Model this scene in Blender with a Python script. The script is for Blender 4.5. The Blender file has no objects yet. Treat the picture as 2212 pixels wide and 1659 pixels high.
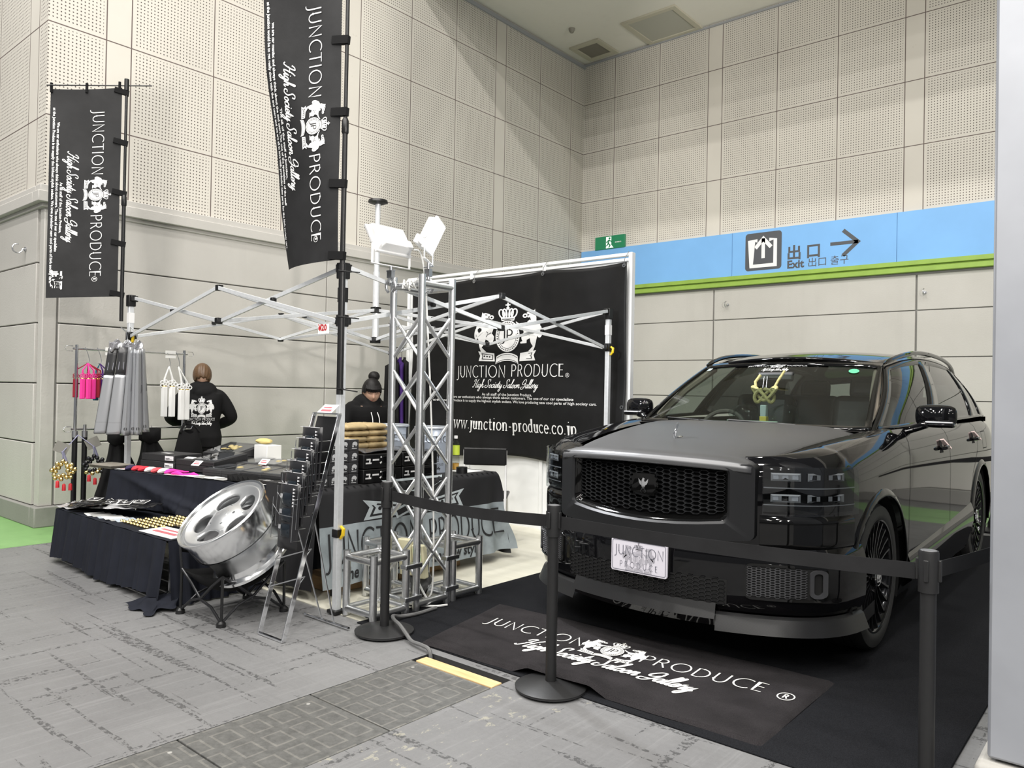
import bpy, bmesh, math, random
from math import sin, cos, pi, radians as R, sqrt, hypot, atan2
from mathutils import Vector as V, Matrix as M4
rnd = random.Random(7)
S = bpy.context.scene
COL = S.collection

# ------------------------------------------------------------------ camera
cd = bpy.data.cameras.new('camera'); cam = bpy.data.objects.new('camera', cd); COL.objects.link(cam)
S.camera = cam
yaw, pit, rol = R(40.336), R(.55), R(1.071)
fw = V((-sin(yaw)*cos(pit), cos(yaw)*cos(pit), sin(pit))); rt = V((cos(yaw), sin(yaw), 0)); up = rt.cross(fw)
cxv = rt*cos(rol)+up*sin(rol); cyv = up*cos(rol)-rt*sin(rol)
mm = M4((cxv, cyv, -fw)).transposed().to_4x4(); mm.translation = (0, 0, 1.40); cam.matrix_world = mm
cd.sensor_fit = 'HORIZONTAL'; cd.sensor_width = 36; cd.lens = 36*1657.5/2212; cd.clip_start = .05; cd.clip_end = 200

# ------------------------------------------------------------------ world, lights, exposure
S.view_settings.view_transform = 'Standard'; S.view_settings.look = 'None'
S.view_settings.gamma = 1; S.view_settings.use_curve_mapping = False
S.view_settings.exposure = 0.0
W = bpy.data.worlds.new('hall'); S.world = W; W.use_nodes = True
W.node_tree.nodes['Background'].inputs[0].default_value = (.95, .97, 1, 1)
W.node_tree.nodes['Background'].inputs[1].default_value = 0.19
def area(loc, size, power, rot=(0, 0, 0), color=(1, .97, .92), shape='DISK', spread=180):
    l = bpy.data.lights.new('lamp_or_fill_light', 'AREA'); l.shape = shape; l.size = size; l.energy = power; l.color = color
    l.spread = R(spread)
    o = bpy.data.objects.new('lamp_or_fill_light', l); COL.objects.link(o); o.location = loc; o.rotation_euler = rot
    return o
# rows of hall ceiling lamps
for i, x in enumerate((-7.5, -4.2, -.9, 2.4, 5.7, 9.0, 12.3)):
    for j, y in enumerate((-13.5, -9.5, -5.5, -1.8, 1.6)):
        area((x+.4*(j % 2), y, 11.2), .40, 235)
# added unseen fill lamps, aimed up to brighten the bay's walls and ceiling
for loc, to, p in (((3.2, 1.2, 3.0), (-8.2, 9.6, 6.6), 165), ((7.5, 3.6, 3.0), (-4.5, 11.6, 6.6), 50)):
    area(loc, .35, p, (V(to)-V(loc)).to_track_quat('-Z', 'Y').to_euler(), (1, .96, .90), 'SQUARE', 80)
# ------------------------------------------------------------------ helpers
def link(o, parent=None):
    COL.objects.link(o)
    if parent is not None:
        o.parent = parent
        mw = M4.Translation(parent.location) @ parent.rotation_euler.to_matrix().to_4x4() if parent.parent is None else M4.Identity(4)
        o.matrix_parent_inverse = mw.inverted()
    return o
def tag(o, label=None, cat=None, group=None, kind=None):
    if label: o['label'] = label
    if cat: o['category'] = cat
    if group: o['group'] = group
    if kind: o['kind'] = kind
    return o
def thing(name, label, cat, loc=(0, 0, 0), group=None):
    o = bpy.data.objects.new(name, None); o.location = loc; o.empty_display_size = .1; COL.objects.link(o)
    return tag(o, label, cat, group)
def dup(o, parent=None, off=None, rotz=None):
    c = o.copy(); COL.objects.link(c)
    if parent is not None: c.parent = parent
    for ch in list(o.children): dup(ch, c)
    if off is not None: c.location = V(o.location)+V(off)
    if rotz is not None: c.rotation_euler.z = o.rotation_euler.z+rotz
    return c
def basis(d):
    d = V(d).normalized(); a = V((0, 0, 1)) if abs(d.z) < .95 else V((1, 0, 0))
    x = d.cross(a).normalized(); return x, d.cross(x).normalized(), d
class MB:
    def __init__(s): s.v = []; s.f = []; s.m = []; s.mi = 0; s.T = None
    def vv(s, p):
        p = V(p); s.v.append(s.T @ p if s.T is not None else p); return len(s.v)-1
    def face(s, ids): s.f.append(tuple(ids)); s.m.append(s.mi)
    def quad(s, *ps): s.face([s.vv(p) for p in ps]); return s
    def box(s, lo, hi):
        (a, b, c), (d, e, f) = lo, hi
        k = [s.vv(p) for p in ((a,b,c),(d,b,c),(d,e,c),(a,e,c),(a,b,f),(d,b,f),(d,e,f),(a,e,f))]
        for q in ((0,3,2,1),(4,5,6,7),(0,1,5,4),(1,2,6,5),(2,3,7,6),(3,0,4,7)): s.face([k[i] for i in q])
        return s
    def cbox(s, c, d): return s.box([c[i]-d[i]/2 for i in range(3)], [c[i]+d[i]/2 for i in range(3)])
    def obox(s, c, ax, d):  # oriented box: axes list of 3 vectors, dims
        c = V(c); ax = [V(a).normalized() for a in ax]
        k = []
        for sz in (-1, 1):
            for sx, sy in ((-1,-1),(1,-1),(1,1),(-1,1)):
                k.append(s.vv(c+ax[0]*sx*d[0]/2+ax[1]*sy*d[1]/2+ax[2]*sz*d[2]/2))
        for q in ((0,3,2,1),(4,5,6,7),(0,1,5,4),(1,2,6,5),(2,3,7,6),(3,0,4,7)): s.face([k[i] for i in q])
        return s
    def bar(s, p, q, w, h, upv=(0, 0, 1)):
        p, q = V(p), V(q); d = (q-p); L = d.length; d.normalize()
        u = V(upv); x = d.cross(u)
        if x.length < 1e-4: x = d.cross(V((1, 0, 0)))
        x.normalize(); y = x.cross(d)
        return s.obox((p+q)/2, (x, y, d), (w, h, L))
    def tube(s, pts, r, n=8, cap=True, closed=False):
        pts = [V(p) for p in pts]; N = len(pts); rr = r if isinstance(r, (list, tuple)) else [r]*N
        prev = None; rings = []
        for i, p in enumerate(pts):
            if closed: t = pts[(i+1) % N]-pts[i-1]
            else: t = (pts[min(i+1, N-1)]-pts[max(i-1, 0)])
            if t.length < 1e-9: t = V((0, 0, 1))
            t.normalize()
            if prev is None: x, y, _ = basis(t)
            else:
                x = prev-t*prev.dot(t)
                x = x.normalized() if x.length > 1e-6 else basis(t)[0]
                y = t.cross(x)
            prev = x
            rings.append([s.vv(p+(x*cos(2*pi*k/n)+y*sin(2*pi*k/n))*rr[i]) for k in range(n)])
        for i in range(N if closed else N-1):
            a, b = rings[i], rings[(i+1) % N]
            for k in range(n): s.face((a[k], a[(k+1) % n], b[(k+1) % n], b[k]))
        if cap and not closed: s.face(rings[0][::-1]); s.face(rings[-1])
        return s
    def cyl(s, p, q, r, n=16, r2=None): return s.tube([p, q], [r, r if r2 is None else r2], n)
    def lathe(s, prof, c=(0, 0, 0), ax=(0, 0, 1), n=32, close=False):
        x, y, d = basis(ax); c = V(c); rings = []
        for r, h in prof:
            rings.append([s.vv(c+d*h+(x*cos(2*pi*k/n)+y*sin(2*pi*k/n))*r) for k in range(n)] if r > 1e-6 else [s.vv(c+d*h)])
        for a, b in zip(rings, rings[1:]+(rings[:1] if close else [])):
            for k in range(n):
                j = (k+1) % n
                if len(a) == 1 and len(b) == 1: continue
                if len(a) == 1: s.face((a[0], b[j], b[k]))
                elif len(b) == 1: s.face((a[k], a[j], b[0]))
                else: s.face((a[k], a[j], b[j], b[k]))
        return s
    def grid(s, fn, nu, nv, skip=None, flip=False):
        ids = [[s.vv(fn(i/nu, j/nv)) for j in range(nv+1)] for i in range(nu+1)]
        for i in range(nu):
            for j in range(nv):
                if skip and skip(i, j): continue
                q = (ids[i][j], ids[i+1][j], ids[i+1][j+1], ids[i][j+1])
                s.face(q[::-1] if flip else q)
        return s
    def sphere(s, c, r, n=12, m=8, sc=(1, 1, 1)):
        c = V(c)
        def f(u, v):
            a = 2*pi*u; b = pi*(v-.5); return c+V((cos(a)*cos(b)*r*sc[0], sin(a)*cos(b)*r*sc[1], sin(b)*r*sc[2]))
        return s.grid(f, n, m)
    def prism(s, poly, fn, th):  # 2d polygon -> mapped by fn(x,y,h)
        a = [s.vv(fn(x, y, 0)) for x, y in poly]; b = [s.vv(fn(x, y, th)) for x, y in poly]
        s.face(a[::-1]); s.face(b); n = len(poly)
        for k in range(n): s.face((a[k], a[(k+1) % n], b[(k+1) % n], b[k]))
        return s
    def build(s, name, mat, parent=None, smooth=35, bevel=None, merge=None, solid=None, seg=2, recalc=True):
        me = bpy.data.meshes.new(name); me.from_pydata([tuple(p) for p in s.v], [], s.f)
        mats = mat if isinstance(mat, (list, tuple)) else [mat]
        for m in mats: me.materials.append(m)
        if len(mats) > 1: me.polygons.foreach_set('material_index', s.m)
        bm = bmesh.new(); bm.from_mesh(me)
        if merge: bmesh.ops.remove_doubles(bm, verts=bm.verts, dist=merge)
        if recalc: bmesh.ops.recalc_face_normals(bm, faces=bm.faces)
        bm.to_mesh(me); bm.free()
        if smooth:
            for p in me.polygons: p.use_smooth = True
            me.set_sharp_from_angle(angle=R(smooth))
        o = bpy.data.objects.new(name, me); link(o, parent)
        if solid:
            md = o.modifiers.new('solid', 'SOLIDIFY'); md.thickness = abs(solid); md.offset = 1 if solid > 0 else -1
        if bevel:
            md = o.modifiers.new('bevel', 'BEVEL'); md.width = bevel; md.segments = seg; md.limit_method = 'ANGLE'; md.angle_limit = R(40)
        return o
def cat(pts, n=6, closed=False):  # Catmull-Rom through points (any dimension)
    pts = [V(p) for p in pts]; N = len(pts); out = []
    rng = range(N) if closed else range(N-1)
    for i in rng:
        p1, p2 = pts[i], pts[(i+1) % N]
        p0 = pts[i-1] if (closed or i > 0) else p1*2-p2
        p3 = pts[(i+2) % N] if (closed or i+2 < N) else p2*2-p1
        for k in range(n):
            t = k/n
            out.append(.5*((2*p1)+(p2-p0)*t+(2*p0-5*p1+4*p2-p3)*t*t+(3*p1-p0-3*p2+p3)*t**3))
    if not closed: out.append(pts[-1])
    return out

# ------------------------------------------------------------------ materials
def mat(name, col, rough=.5, metal=0, emit=None, es=0, coat=0, alpha=None, spec=None, trans=0):
    m = bpy.data.materials.new(name); m.use_nodes = True; b = m.node_tree.nodes['Principled BSDF']
    b.inputs['Base Color'].default_value = (*col, 1); b.inputs['Roughness'].default_value = rough
    b.inputs['Metallic'].default_value = metal; b.inputs['Coat Weight'].default_value = coat
    if coat: b.inputs['Coat Roughness'].default_value = .03
    if spec is not None: b.inputs['Specular IOR Level'].default_value = spec
    if trans: b.inputs['Transmission Weight'].default_value = trans
    if emit: b.inputs['Emission Color'].default_value = (*emit, 1); b.inputs['Emission Strength'].default_value = es
    return m
class N:  # small node helper
    def __init__(s, m): s.t = m.node_tree; s.b = s.t.nodes['Principled BSDF']
    def n(s, ty, **kw):
        x = s.t.nodes.new(ty)
        for k, v in kw.items():
            if k[0] == '_': setattr(x, k[1:], v)
            else: x.inputs[int(k[1:]) if k[1:].isdigit() else k].default_value = v
        return x
    def l(s, a, b): s.t.links.new(a, b)
    def math(s, op, a, b=None, c=None):
        x = s.t.nodes.new('ShaderNodeMath'); x.operation = op
        for i, q in enumerate((a, b, c)):
            if q is None: continue
            if hasattr(q, 'is_linked'): s.l(q, x.inputs[i])
            else: x.inputs[i].default_value = q
        return x.outputs[0]
    def mix(s, f, a, b):
        x = s.t.nodes.new('ShaderNodeMix'); x.data_type = 'RGBA'
        for i, q in ((0, f), (6, a), (7, b)):
            if hasattr(q, 'is_linked'): s.l(q, x.inputs[i])
            else: x.inputs[i].default_value = q if not isinstance(q, tuple) or len(q) == 4 else (*q, 1)
        return x.outputs[2]
    def ramp(s, f, pts):
        x = s.t.nodes.new('ShaderNodeValToRGB'); e = x.color_ramp.elements
        while len(e) < len(pts): e.new(.5)
        for q, (p, c) in zip(e, pts): q.position = p; q.color = (*c, 1) if len(c) == 3 else c
        s.l(f, x.inputs[0]); return x.outputs[0]
    def pos(s):
        g = s.t.nodes.new('ShaderNodeNewGeometry'); x = s.t.nodes.new('ShaderNodeSeparateXYZ'); s.l(g.outputs['Position'], x.inputs[0])
        return g.outputs['Position'], x.outputs[0], x.outputs[1], x.outputs[2]
    def obj(s):
        g = s.t.nodes.new('ShaderNodeTexCoord'); return g.outputs['Object']
    def noise(s, vec, scale, detail=4, rough=.55, mapping=None):
        if mapping:
            m = s.t.nodes.new('ShaderNodeMapping'); m.inputs['Scale'].default_value = mapping; s.l(vec, m.inputs[0]); vec = m.outputs[0]
        x = s.n('ShaderNodeTexNoise', Scale=scale, Detail=detail, Roughness=rough); s.l(vec, x.inputs['Vector']); return x.outputs['Fac']
    def bump(s, h, strength=.3, dist=.01):
        x = s.n('ShaderNodeBump', Strength=strength, Distance=dist); s.l(h, x.inputs['Height']); s.l(x.outputs[0], s.b.inputs['Normal'])
def noisy(name, col, rough, scale=30, amt=.12, bump=.1, dist=.005, metal=0, **kw):
    m = mat(name, col, rough, metal, **kw); n = N(m); f = n.noise(n.obj(), scale)
    c2 = tuple(max(0, c*(1-amt)) for c in col); c3 = tuple(min(1, c*(1+amt)) for c in col)
    n.l(n.ramp(f, ((.3, c2), (.7, c3))), n.b.inputs['Base Color'])
    if bump: n.bump(f, bump, dist)
    return m
def glassy(name, tint, refl=.04, rough=.0):  # thin pane: see-through tint + Schlick reflection
    m = bpy.data.materials.new(name); m.use_nodes = True; t = m.node_tree; t.nodes.clear()
    o = t.nodes.new('ShaderNodeOutputMaterial'); tr = t.nodes.new('ShaderNodeBsdfTransparent'); gl = t.nodes.new('ShaderNodeBsdfGlossy')
    mx = t.nodes.new('ShaderNodeMixShader'); ge = t.nodes.new('ShaderNodeNewGeometry'); vm = t.nodes.new('ShaderNodeVectorMath'); vm.operation = 'DOT_PRODUCT'
    t.links.new(ge.outputs['Normal'], vm.inputs[0]); t.links.new(ge.outputs['Incoming'], vm.inputs[1]); prev = vm.outputs['Value']
    for op, v in (('ABSOLUTE', None), ('SUBTRACT', 1), ('POWER', 5), ('MULTIPLY', .92), ('ADD', max(refl, .04))):
        q = t.nodes.new('ShaderNodeMath'); q.operation = op
        if op == 'SUBTRACT': q.inputs[0].default_value = 1; t.links.new(prev, q.inputs[1])
        else:
            t.links.new(prev, q.inputs[0])
            if v is not None: q.inputs[1].default_value = v
        prev = q.outputs[0]
    tr.inputs[0].default_value = (*tint, 1); gl.inputs['Roughness'].default_value = rough; gl.inputs[0].default_value = (1, 1, 1, 1)
    t.links.new(prev, mx.inputs[0]); t.links.new(tr.outputs[0], mx.inputs[1]); t.links.new(gl.outputs[0], mx.inputs[2])
    t.links.new(mx.outputs[0], o.inputs[0]); return m
WHITE = mat('white_print', (.82, .82, .82), .6)
WHITE2 = mat('white_plastic', (.80, .80, .80), .35)
BLACKP = mat('black_plastic', (.007, .007, .0075), .38)
RUBBER = mat('rubber', (.014, .014, .015), .6)
ALU = noisy('aluminium', (.72, .73, .74), .32, 60, .06, 0, metal=1)
ALUW = noisy('white_anodised_tube', (.74, .76, .78), .35, 40, .05, 0, metal=.35)
CHROME = mat('chrome', (.85, .86, .88), .08, 1)
STEEL = mat('steel', (.55, .56, .58), .3, 1)
CARD = noisy('cardboard', (.42, .27, .14), .8, 40, .12, .05)
PAPER = mat('paper', (.82, .82, .80), .7)
INK = mat('black_ink', (.02, .02, .022), .6)
GOLD = mat('gold', (.85, .62, .22), .22, 1)
YEL = mat('yellow_plastic', (.85, .58, .02), .35)
RED = mat('red_thread', (.45, .012, .02), .6)
def cloth(name, col, wv=0, bump=.15):
    m = mat(name, col, .85); n = N(m); f = n.noise(n.obj(), 6, 5); g = n.noise(n.obj(), 220, 2)
    c2 = tuple(c*.8 for c in col); c3 = tuple(min(1, c*1.2) for c in col)
    n.l(n.ramp(f, ((.3, c2), (.7, c3))), n.b.inputs['Base Color']); n.bump(n.math('ADD', n.math('MULTIPLY', f, .7), n.math('MULTIPLY', g, .05)), bump, .02)
    n.b.inputs['Specular IOR Level'].default_value = .25; return m
CLOTH = cloth('navy_black_tablecloth', (.008, .0095, .016))
FLAGC = cloth('flag_black_polyester', (.020, .020, .021)); FLAGC.node_tree.nodes['Principled BSDF'].inputs['Roughness'].default_value = .6
HOODIE = cloth('black_sweatshirt', (.0055, .0055, .006))
CANVAS = cloth('black_canvas', (.006, .006, .0065))
# ------------------------------------------------------------------ lettering: flat shapes in 2D, later mapped onto a surface
def arc(cx, cy, rx, ry, a0, a1, n=14): return [(cx+rx*cos(R(a0+(a1-a0)*k/n)), cy+ry*sin(R(a0+(a1-a0)*k/n))) for k in range(n+1)]
class Flat:
    def __init__(s): s.v = []; s.f = []; s.z = []; s.m = []
    def poly(s, pts, z=0, m=0):
        b = len(s.v)
        s.v += [(p[0], p[1], z) for p in pts]; s.f.append(list(range(b, b+len(pts)))); s.m.append(m)
    def ribbon(s, pts, w, w2=None, z=0, m=0, closed=False):  # w = width where the stroke runs upright, w2 where it runs level
        P = [V((p[0], p[1])) for p in pts]; n = len(P); L = []
        w2 = w if w2 is None else w2
        for i in range(n):
            a = P[i-1] if (i > 0 or closed) else P[0]; b = P[(i+1) % n] if (i < n-1 or closed) else P[-1]
            d = b-a
            if d.length < 1e-9: d = V((0, 1))
            d.normalize(); nn = V((-d.y, d.x)); h = (w2+(w-w2)*abs(d.y))/2
            if 0 < i < n-1:
                e1 = (P[i]-P[i-1]).normalized(); c = max(.45, abs(e1.dot(d))); h /= c
            L.append((P[i]+nn*h, P[i]-nn*h))
        for i in range(n if closed else n-1):
            a, b = L[i], L[(i+1) % n]; s.poly([a[0], a[1], b[1], b[0]], z, m)
    def add(s, o, sx=1, sy=1, dx=0, dy=0, shear=0, rot=0, m=None):
        b = len(s.v); c, q = cos(rot), sin(rot)
        for x, y, z in o.v:
            x, y = x*sx+y*sy*shear, y*sy
            s.v.append((x*c-y*q+dx, x*q+y*c+dy, z))
        s.f += [[i+b for i in f] for f in o.f]; s.m += o.m if m is None else [m]*len(o.m)
    def bounds(s):
        xs = [v[0] for v in s.v]; ys = [v[1] for v in s.v]; return min(xs), min(ys), max(xs), max(ys)
    def build(s, name, mats, fn, parent=None, lift=.0015, step=.0012):
        mats = mats if isinstance(mats, (list, tuple)) else [mats]
        me = bpy.data.meshes.new(name); me.from_pydata([tuple(fn(x, y, lift+z*step)) for x, y, z in s.v], [], s.f)
        for k in mats: me.materials.append(k)
        me.polygons.foreach_set('material_index', [min(k, len(mats)-1) for k in s.m])
        o = bpy.data.objects.new(name, me); return link(o, parent)
def strokes(table, text, w, w2, track, smooth=0, space=.4):
    F = Flat(); x = 0
    for ch in text:
        if ch == ' ': x += space; continue
        wd, st = table[ch]
        for q in st:
            p = [(a+x, b) for a, b in q]
            if smooth: p = [(a.x, a.y) for a in cat([(a, b, 0) for a, b in p], smooth)]
            F.ribbon(p, w, w2)
        x += wd+track
    F.w = x-track; return F
CAPS = {  # humanist capitals, cap height 1
 'J': (.34, [[(.27, 1), (.27, .1)]+arc(.07, .08, .20, .30, 0, -110, 10)]), 'U': (.70, [[(.07, 1), (.07, .36)]+arc(.35, .36, .28, .35, 180, 360)+[(.63, 1)]]),
 'N': (.74, [[(.07, 0), (.07, 1), (.67, 0), (.67, 1)]]), 'C': (.78, [arc(.52, .5, .46, .5, 52, 308, 24)]),
 'T': (.62, [[(.0, .97), (.62, .97)], [(.31, .97), (.31, 0)]]), 'I': (.14, [[(.07, 0), (.07, 1)]]),
 'O': (.98, [arc(.49, .5, .44, .49, 0, 360, 30)]), 'P': (.54, [[(.07, 0), (.07, .97), (.26, .97)]+arc(.26, .72, .24, .25, 90, -90)+[(.07, .47)]]),
 'R': (.60, [[(.07, 0), (.07, .97), (.25, .97)]+arc(.25, .74, .22, .23, 90, -90)+[(.07, .51)], [(.27, .51), (.58, 0)]]),
 'D': (.76, [[(.07, .03), (.07, .97), (.26, .97)]+arc(.26, .5, .44, .47, 90, -90)+[(.07, .03)]]),
 'E': (.48, [[(.46, .97), (.07, .97), (.07, .03), (.47, .03)], [(.07, .52), (.42, .52)]])}
def caps(text, w=.085, w2=.055, track=.17): return strokes(CAPS, text, w, w2, track, 0, .5)
SCR = {  # flowing script, slanted afterwards
 'H': (.86, [[(.08, .72), (.2, .95), (.42, .97), (.34, .5), (.12, .03), (-.08, .12)], [(.92, 1.02), (.72, .7), (.6, .1), (.7, .0), (.86, .15)], [(.22, .44), (.48, .53), (.78, .5)]]),
 'S': (.66, [[(.66, .74), (.68, .95), (.46, 1), (.32, .8), (.42, .56), (.5, .28), (.3, 0), (.04, .06), (.06, .28), (.26, .27)]]),
 'G': (.78, [[(.7, .72), (.62, .98), (.36, .95), (.15, .6), (.26, .4), (.5, .46), (.7, .62), (.62, .2), (.38, -.12), (.08, -.1), (.06, .1), (.32, .12), (.8, .2)]]),
 'a': (.46, [[(.36, .36), (.2, .41), (.05, .22), (.12, .01), (.28, .12), (.37, .39), (.33, .1), (.4, .0), (.5, .15)]]),
 'c': (.36, [[(.33, .32), (.24, .41), (.07, .25), (.1, .02), (.25, .02), (.42, .16)]]), 'e': (.36, [[(.02, .12), (.25, .22), (.3, .36), (.18, .41), (.06, .2), (.13, .0), (.27, .03), (.42, .17)]]),
 'g': (.46, [[(.36, .36), (.2, .41), (.05, .22), (.12, .01), (.28, .12), (.37, .39), (.32, -.15), (.17, -.44), (.04, -.3), (.28, -.03), (.5, .15)]]),
 'h': (.46, [[(.0, .1), (.2, .6), (.27, .95), (.18, .99), (.12, .5), (.06, 0)], [(.08, .15), (.22, .39), (.33, .35), (.3, .08), (.38, .0), (.5, .15)]]),
 'i': (.24, [[(.0, .12), (.12, .41), (.09, .1), (.16, 0), (.28, .15)], [(.15, .58), (.18, .64)]]), 'l': (.24, [[(.0, .1), (.2, .6), (.27, .95), (.18, .99), (.1, .5), (.08, .1), (.16, 0), (.28, .15)]]),
 'n': (.48, [[(.0, .15), (.09, .4), (.12, .34), (.08, 0)], [(.09, .12), (.25, .4), (.36, .35), (.32, .08), (.4, 0), (.52, .15)]]),
 'o': (.40, [[(.25, .4), (.07, .25), (.09, .03), (.24, .01), (.34, .22), (.25, .4), (.3, .3), (.46, .28)]]),
 'r': (.36, [[(.0, .12), (.12, .46), (.16, .37), (.3, .36), (.24, .1), (.31, 0), (.42, .15)]]), 't': (.27, [[(.0, .1), (.2, .78), (.1, .15), (.18, 0), (.32, .15)], [(.02, .5), (.34, .53)]]),
 'y': (.46, [[(.0, .15), (.09, .39), (.09, .08), (.2, .02), (.35, .39), (.3, -.15), (.14, -.44), (.02, -.3), (.28, -.03), (.5, .15)]])}
def script(text='High Society Saloon Gallery', w=.10):
    a = strokes(SCR, text, w, w*.5, 0, 4, .22); F = Flat(); F.add(a, shear=.42); F.w = a.w; return F
def sf(x, y, w=.09): return [(x-w, y), (x+w, y)]
SER = {  # roman with serifs, x-height .5
 'w': (.78, [[(.06, .5), (.2, 0), (.36, .5), (.52, 0), (.68, .5)], sf(.06, .5), sf(.36, .5, .07), sf(.68, .5)]), 'j': (.26, [[(.02, .5), (.16, .5), (.16, -.12)]+arc(.05, -.1, .11, .12, 0, -120, 6), [(.13, .72), (.2, .72)]]),
 'u': (.54, [[(.02, .48), (.12, .48), (.12, .14)]+arc(.26, .14, .14, .13, 180, 310, 8)+[(.42, .14)], [(.33, .48), (.42, .48), (.42, .02), (.52, .02)]]),
 'n': (.54, [[(.02, .48), (.12, .48), (.12, 0)], [(.12, .36)]+arc(.27, .34, .14, .15, 150, 0, 8)+[(.41, 0)], sf(.12, .01), sf(.41, .01)]), 'c': (.46, [arc(.25, .25, .20, .24, 40, 315, 16)]),
 't': (.34, [[(.14, .68), (.14, .12)]+arc(.23, .11, .09, .10, 180, 320, 6), [(.02, .48), (.29, .48)]]), 'i': (.27, [[(.03, .48), (.13, .48), (.13, 0)], sf(.13, .01), [(.1, .72), (.17, .72)]]),
 'o': (.52, [arc(.26, .25, .21, .24, 0, 360, 20)]), '-': (.34, [[(.05, .24), (.28, .24)]]), 'p': (.54, [[(.02, .48), (.12, .48), (.12, -.24)], arc(.28, .25, .17, .24, 150, -150, 16), sf(.12, -.23)]),
 'r': (.40, [[(.02, .48), (.12, .48), (.12, 0)], [(.12, .34)]+arc(.25, .34, .13, .15, 160, 50, 6), sf(.12, .01)]), 'd': (.54, [arc(.24, .25, .18, .24, 30, 330, 16), [(.31, .78), (.41, .78), (.41, .02), (.5, .02)]]),
 'e': (.46, [[(.06, .27), (.42, .27)]+arc(.25, .25, .19, .24, 5, 315, 16)]), '.': (.2, [[(.06, .035), (.13, .035)]])}
def roman(text): return strokes(SER, text, .10, .055, .06)
def sans(text, size=1, offset=0.0):  # built-in vector font
    cu = bpy.data.curves.new('t', 'FONT'); cu.body = text; cu.size = size; cu.resolution_u = 2; cu.offset = offset
    o = bpy.data.objects.new('t', cu); me = bpy.data.meshes.new_from_object(o)
    F = Flat(); F.v = [(v.co.x, v.co.y, 0) for v in me.vertices]; F.f = [list(p.vertices) for p in me.polygons]; F.m = [0]*len(F.f)
    F.w = max([v[0] for v in F.v] or [0])
    bpy.data.objects.remove(o); bpy.data.curves.remove(cu); bpy.data.meshes.remove(me); return F
def crest(ribbon=True):  # two rearing beasts, crowned oval shield, scroll; x -1..1, y -1..1 ; m0 = light, m1 = dark
    F = Flat()
    cv = lambda L: [((x-650)/490, (700-y)/590) for x, y in L]
    pieces = [cv(q) for q in ([(210,245),(225,270),(270,262),(355,295),(350,325),(310,345),(345,380),(335,405),(300,395),(290,440),(345,480),(330,500),(290,505),(180,480),(180,420),(200,340)],
        [(290,505),(400,545),(460,520),(525,460),(520,495),(470,560),(420,600),(400,680),(300,780),(285,850),(275,900),(262,935),(180,900),(160,800),(120,720),(105,620),(120,540),(180,480)],
        [(175,890),(262,930),(230,985),(270,1035),(310,1080),(225,1085),(195,1000)], [(300,760),(385,680),(400,700),(435,760),(430,830),(415,870),(450,890),(445,920),(345,915),(345,850),(290,820)])]
    tail = cv([(230,650),(150,740),(125,800),(100,760),(98,680),(120,600)])
    for sx in (1, -1):
        for q in pieces: F.poly([(sx*x, y) for x, y in q][::sx], 0, 0)
        F.ribbon([(sx*p.x, p.y) for p in cat([(a, b, 0) for a, b in tail], 5)], .075, .06, 0, 0)
        F.ribbon(arc(sx*-.55, .58, .06, .055, 0, 360, 12), .045, .045, 0, 0)
        F.ribbon([(sx*x, y) for x, y in cv([(300,770),(320,720),(385,680)])], .022, .022, 1, 1)
        F.ribbon([(sx*x, y) for x, y in cv([(300,650),(330,690)])], .022, .022, 1, 1)
        F.ribbon([(sx*x, y) for x, y in cv([(285,430),(290,490)])], .022, .022, 1, 1)
        F.ribbon([(sx*x, y) for x, y in cv([(265,300),(300,305)])], .03, .03, 1, 1)
        if ribbon:
            F.poly([(sx*x, y) for x, y in ((-.42,-.70),(-.98,-.62),(-.90,-.78),(-.96,-.96),(-.40,-.98))][::sx], .5, 0)
            F.poly([(sx*x, y) for x, y in ((-.46,-.75),(-.86,-.69),(-.82,-.79),(-.85,-.90),(-.46,-.92))][::sx], 1, 1)
            F.poly([(sx*x, y) for x, y in ((-.48,-.77),(-.82,-.72),(-.79,-.79),(-.81,-.88),(-.48,-.90))][::sx], 1.6, 0)
            for k in range(3): F.poly(arc(sx*(-.57-.09*k), -.82+.012*k, .03, .03, 0, 324, 9), 2.2, 1)
    E0 = arc(0, -.10, .41, .58, 0, 354, 40); F.poly(E0, .8, 1); F.poly(arc(0, -.10, .385, .55, 0, 354, 40), 1.4, 0)
    for k in range(36): a = 2*pi*k/36; F.poly(arc(.33*cos(a), -.10+.49*sin(a), .022, .022, 0, 300, 5), 2, 1)
    F.ribbon(arc(0, -.10, .28, .43, 0, 360, 36), .014, .014, 2, 1)
    jp = caps('JP', .12, .08, .10); F.add(jp, .36, .40, -.19, -.26, m=1)
    for i in range(len(F.v)-len(jp.v), len(F.v)): F.v[i] = (F.v[i][0], F.v[i][1], 2)
    # crown
    F.poly([(-.20,.44),(.20,.44),(.23,.56),(-.23,.56)], 1, 0); F.ribbon([(-.19,.50),(.19,.50)], .03, .03, 2, 1)
    for cx, rx, ry, ti in ((-.20,.085,.15,.3),(-.10,.065,.16,.12),(0,.06,.17,0),(.10,.065,.16,-.12),(.20,.085,.15,-.3)):
        pts = [(cx+x*cos(ti)-y*sin(ti), .70+x*sin(ti)+y*cos(ti)) for x, y in arc(0, 0, rx, ry, 0, 360, 16)]
        F.ribbon(pts, .045, .04, 1, 0)
    F.poly([(-.05,.86),(.05,.86),(.05,.92),(-.05,.92)], 1, 0); F.ribbon([(0,.86),(0,1.08)], .045, .045, 1, 0); F.ribbon([(-.08,1.0),(.08,1.0)], .045, .045, 1, 0)
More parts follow.
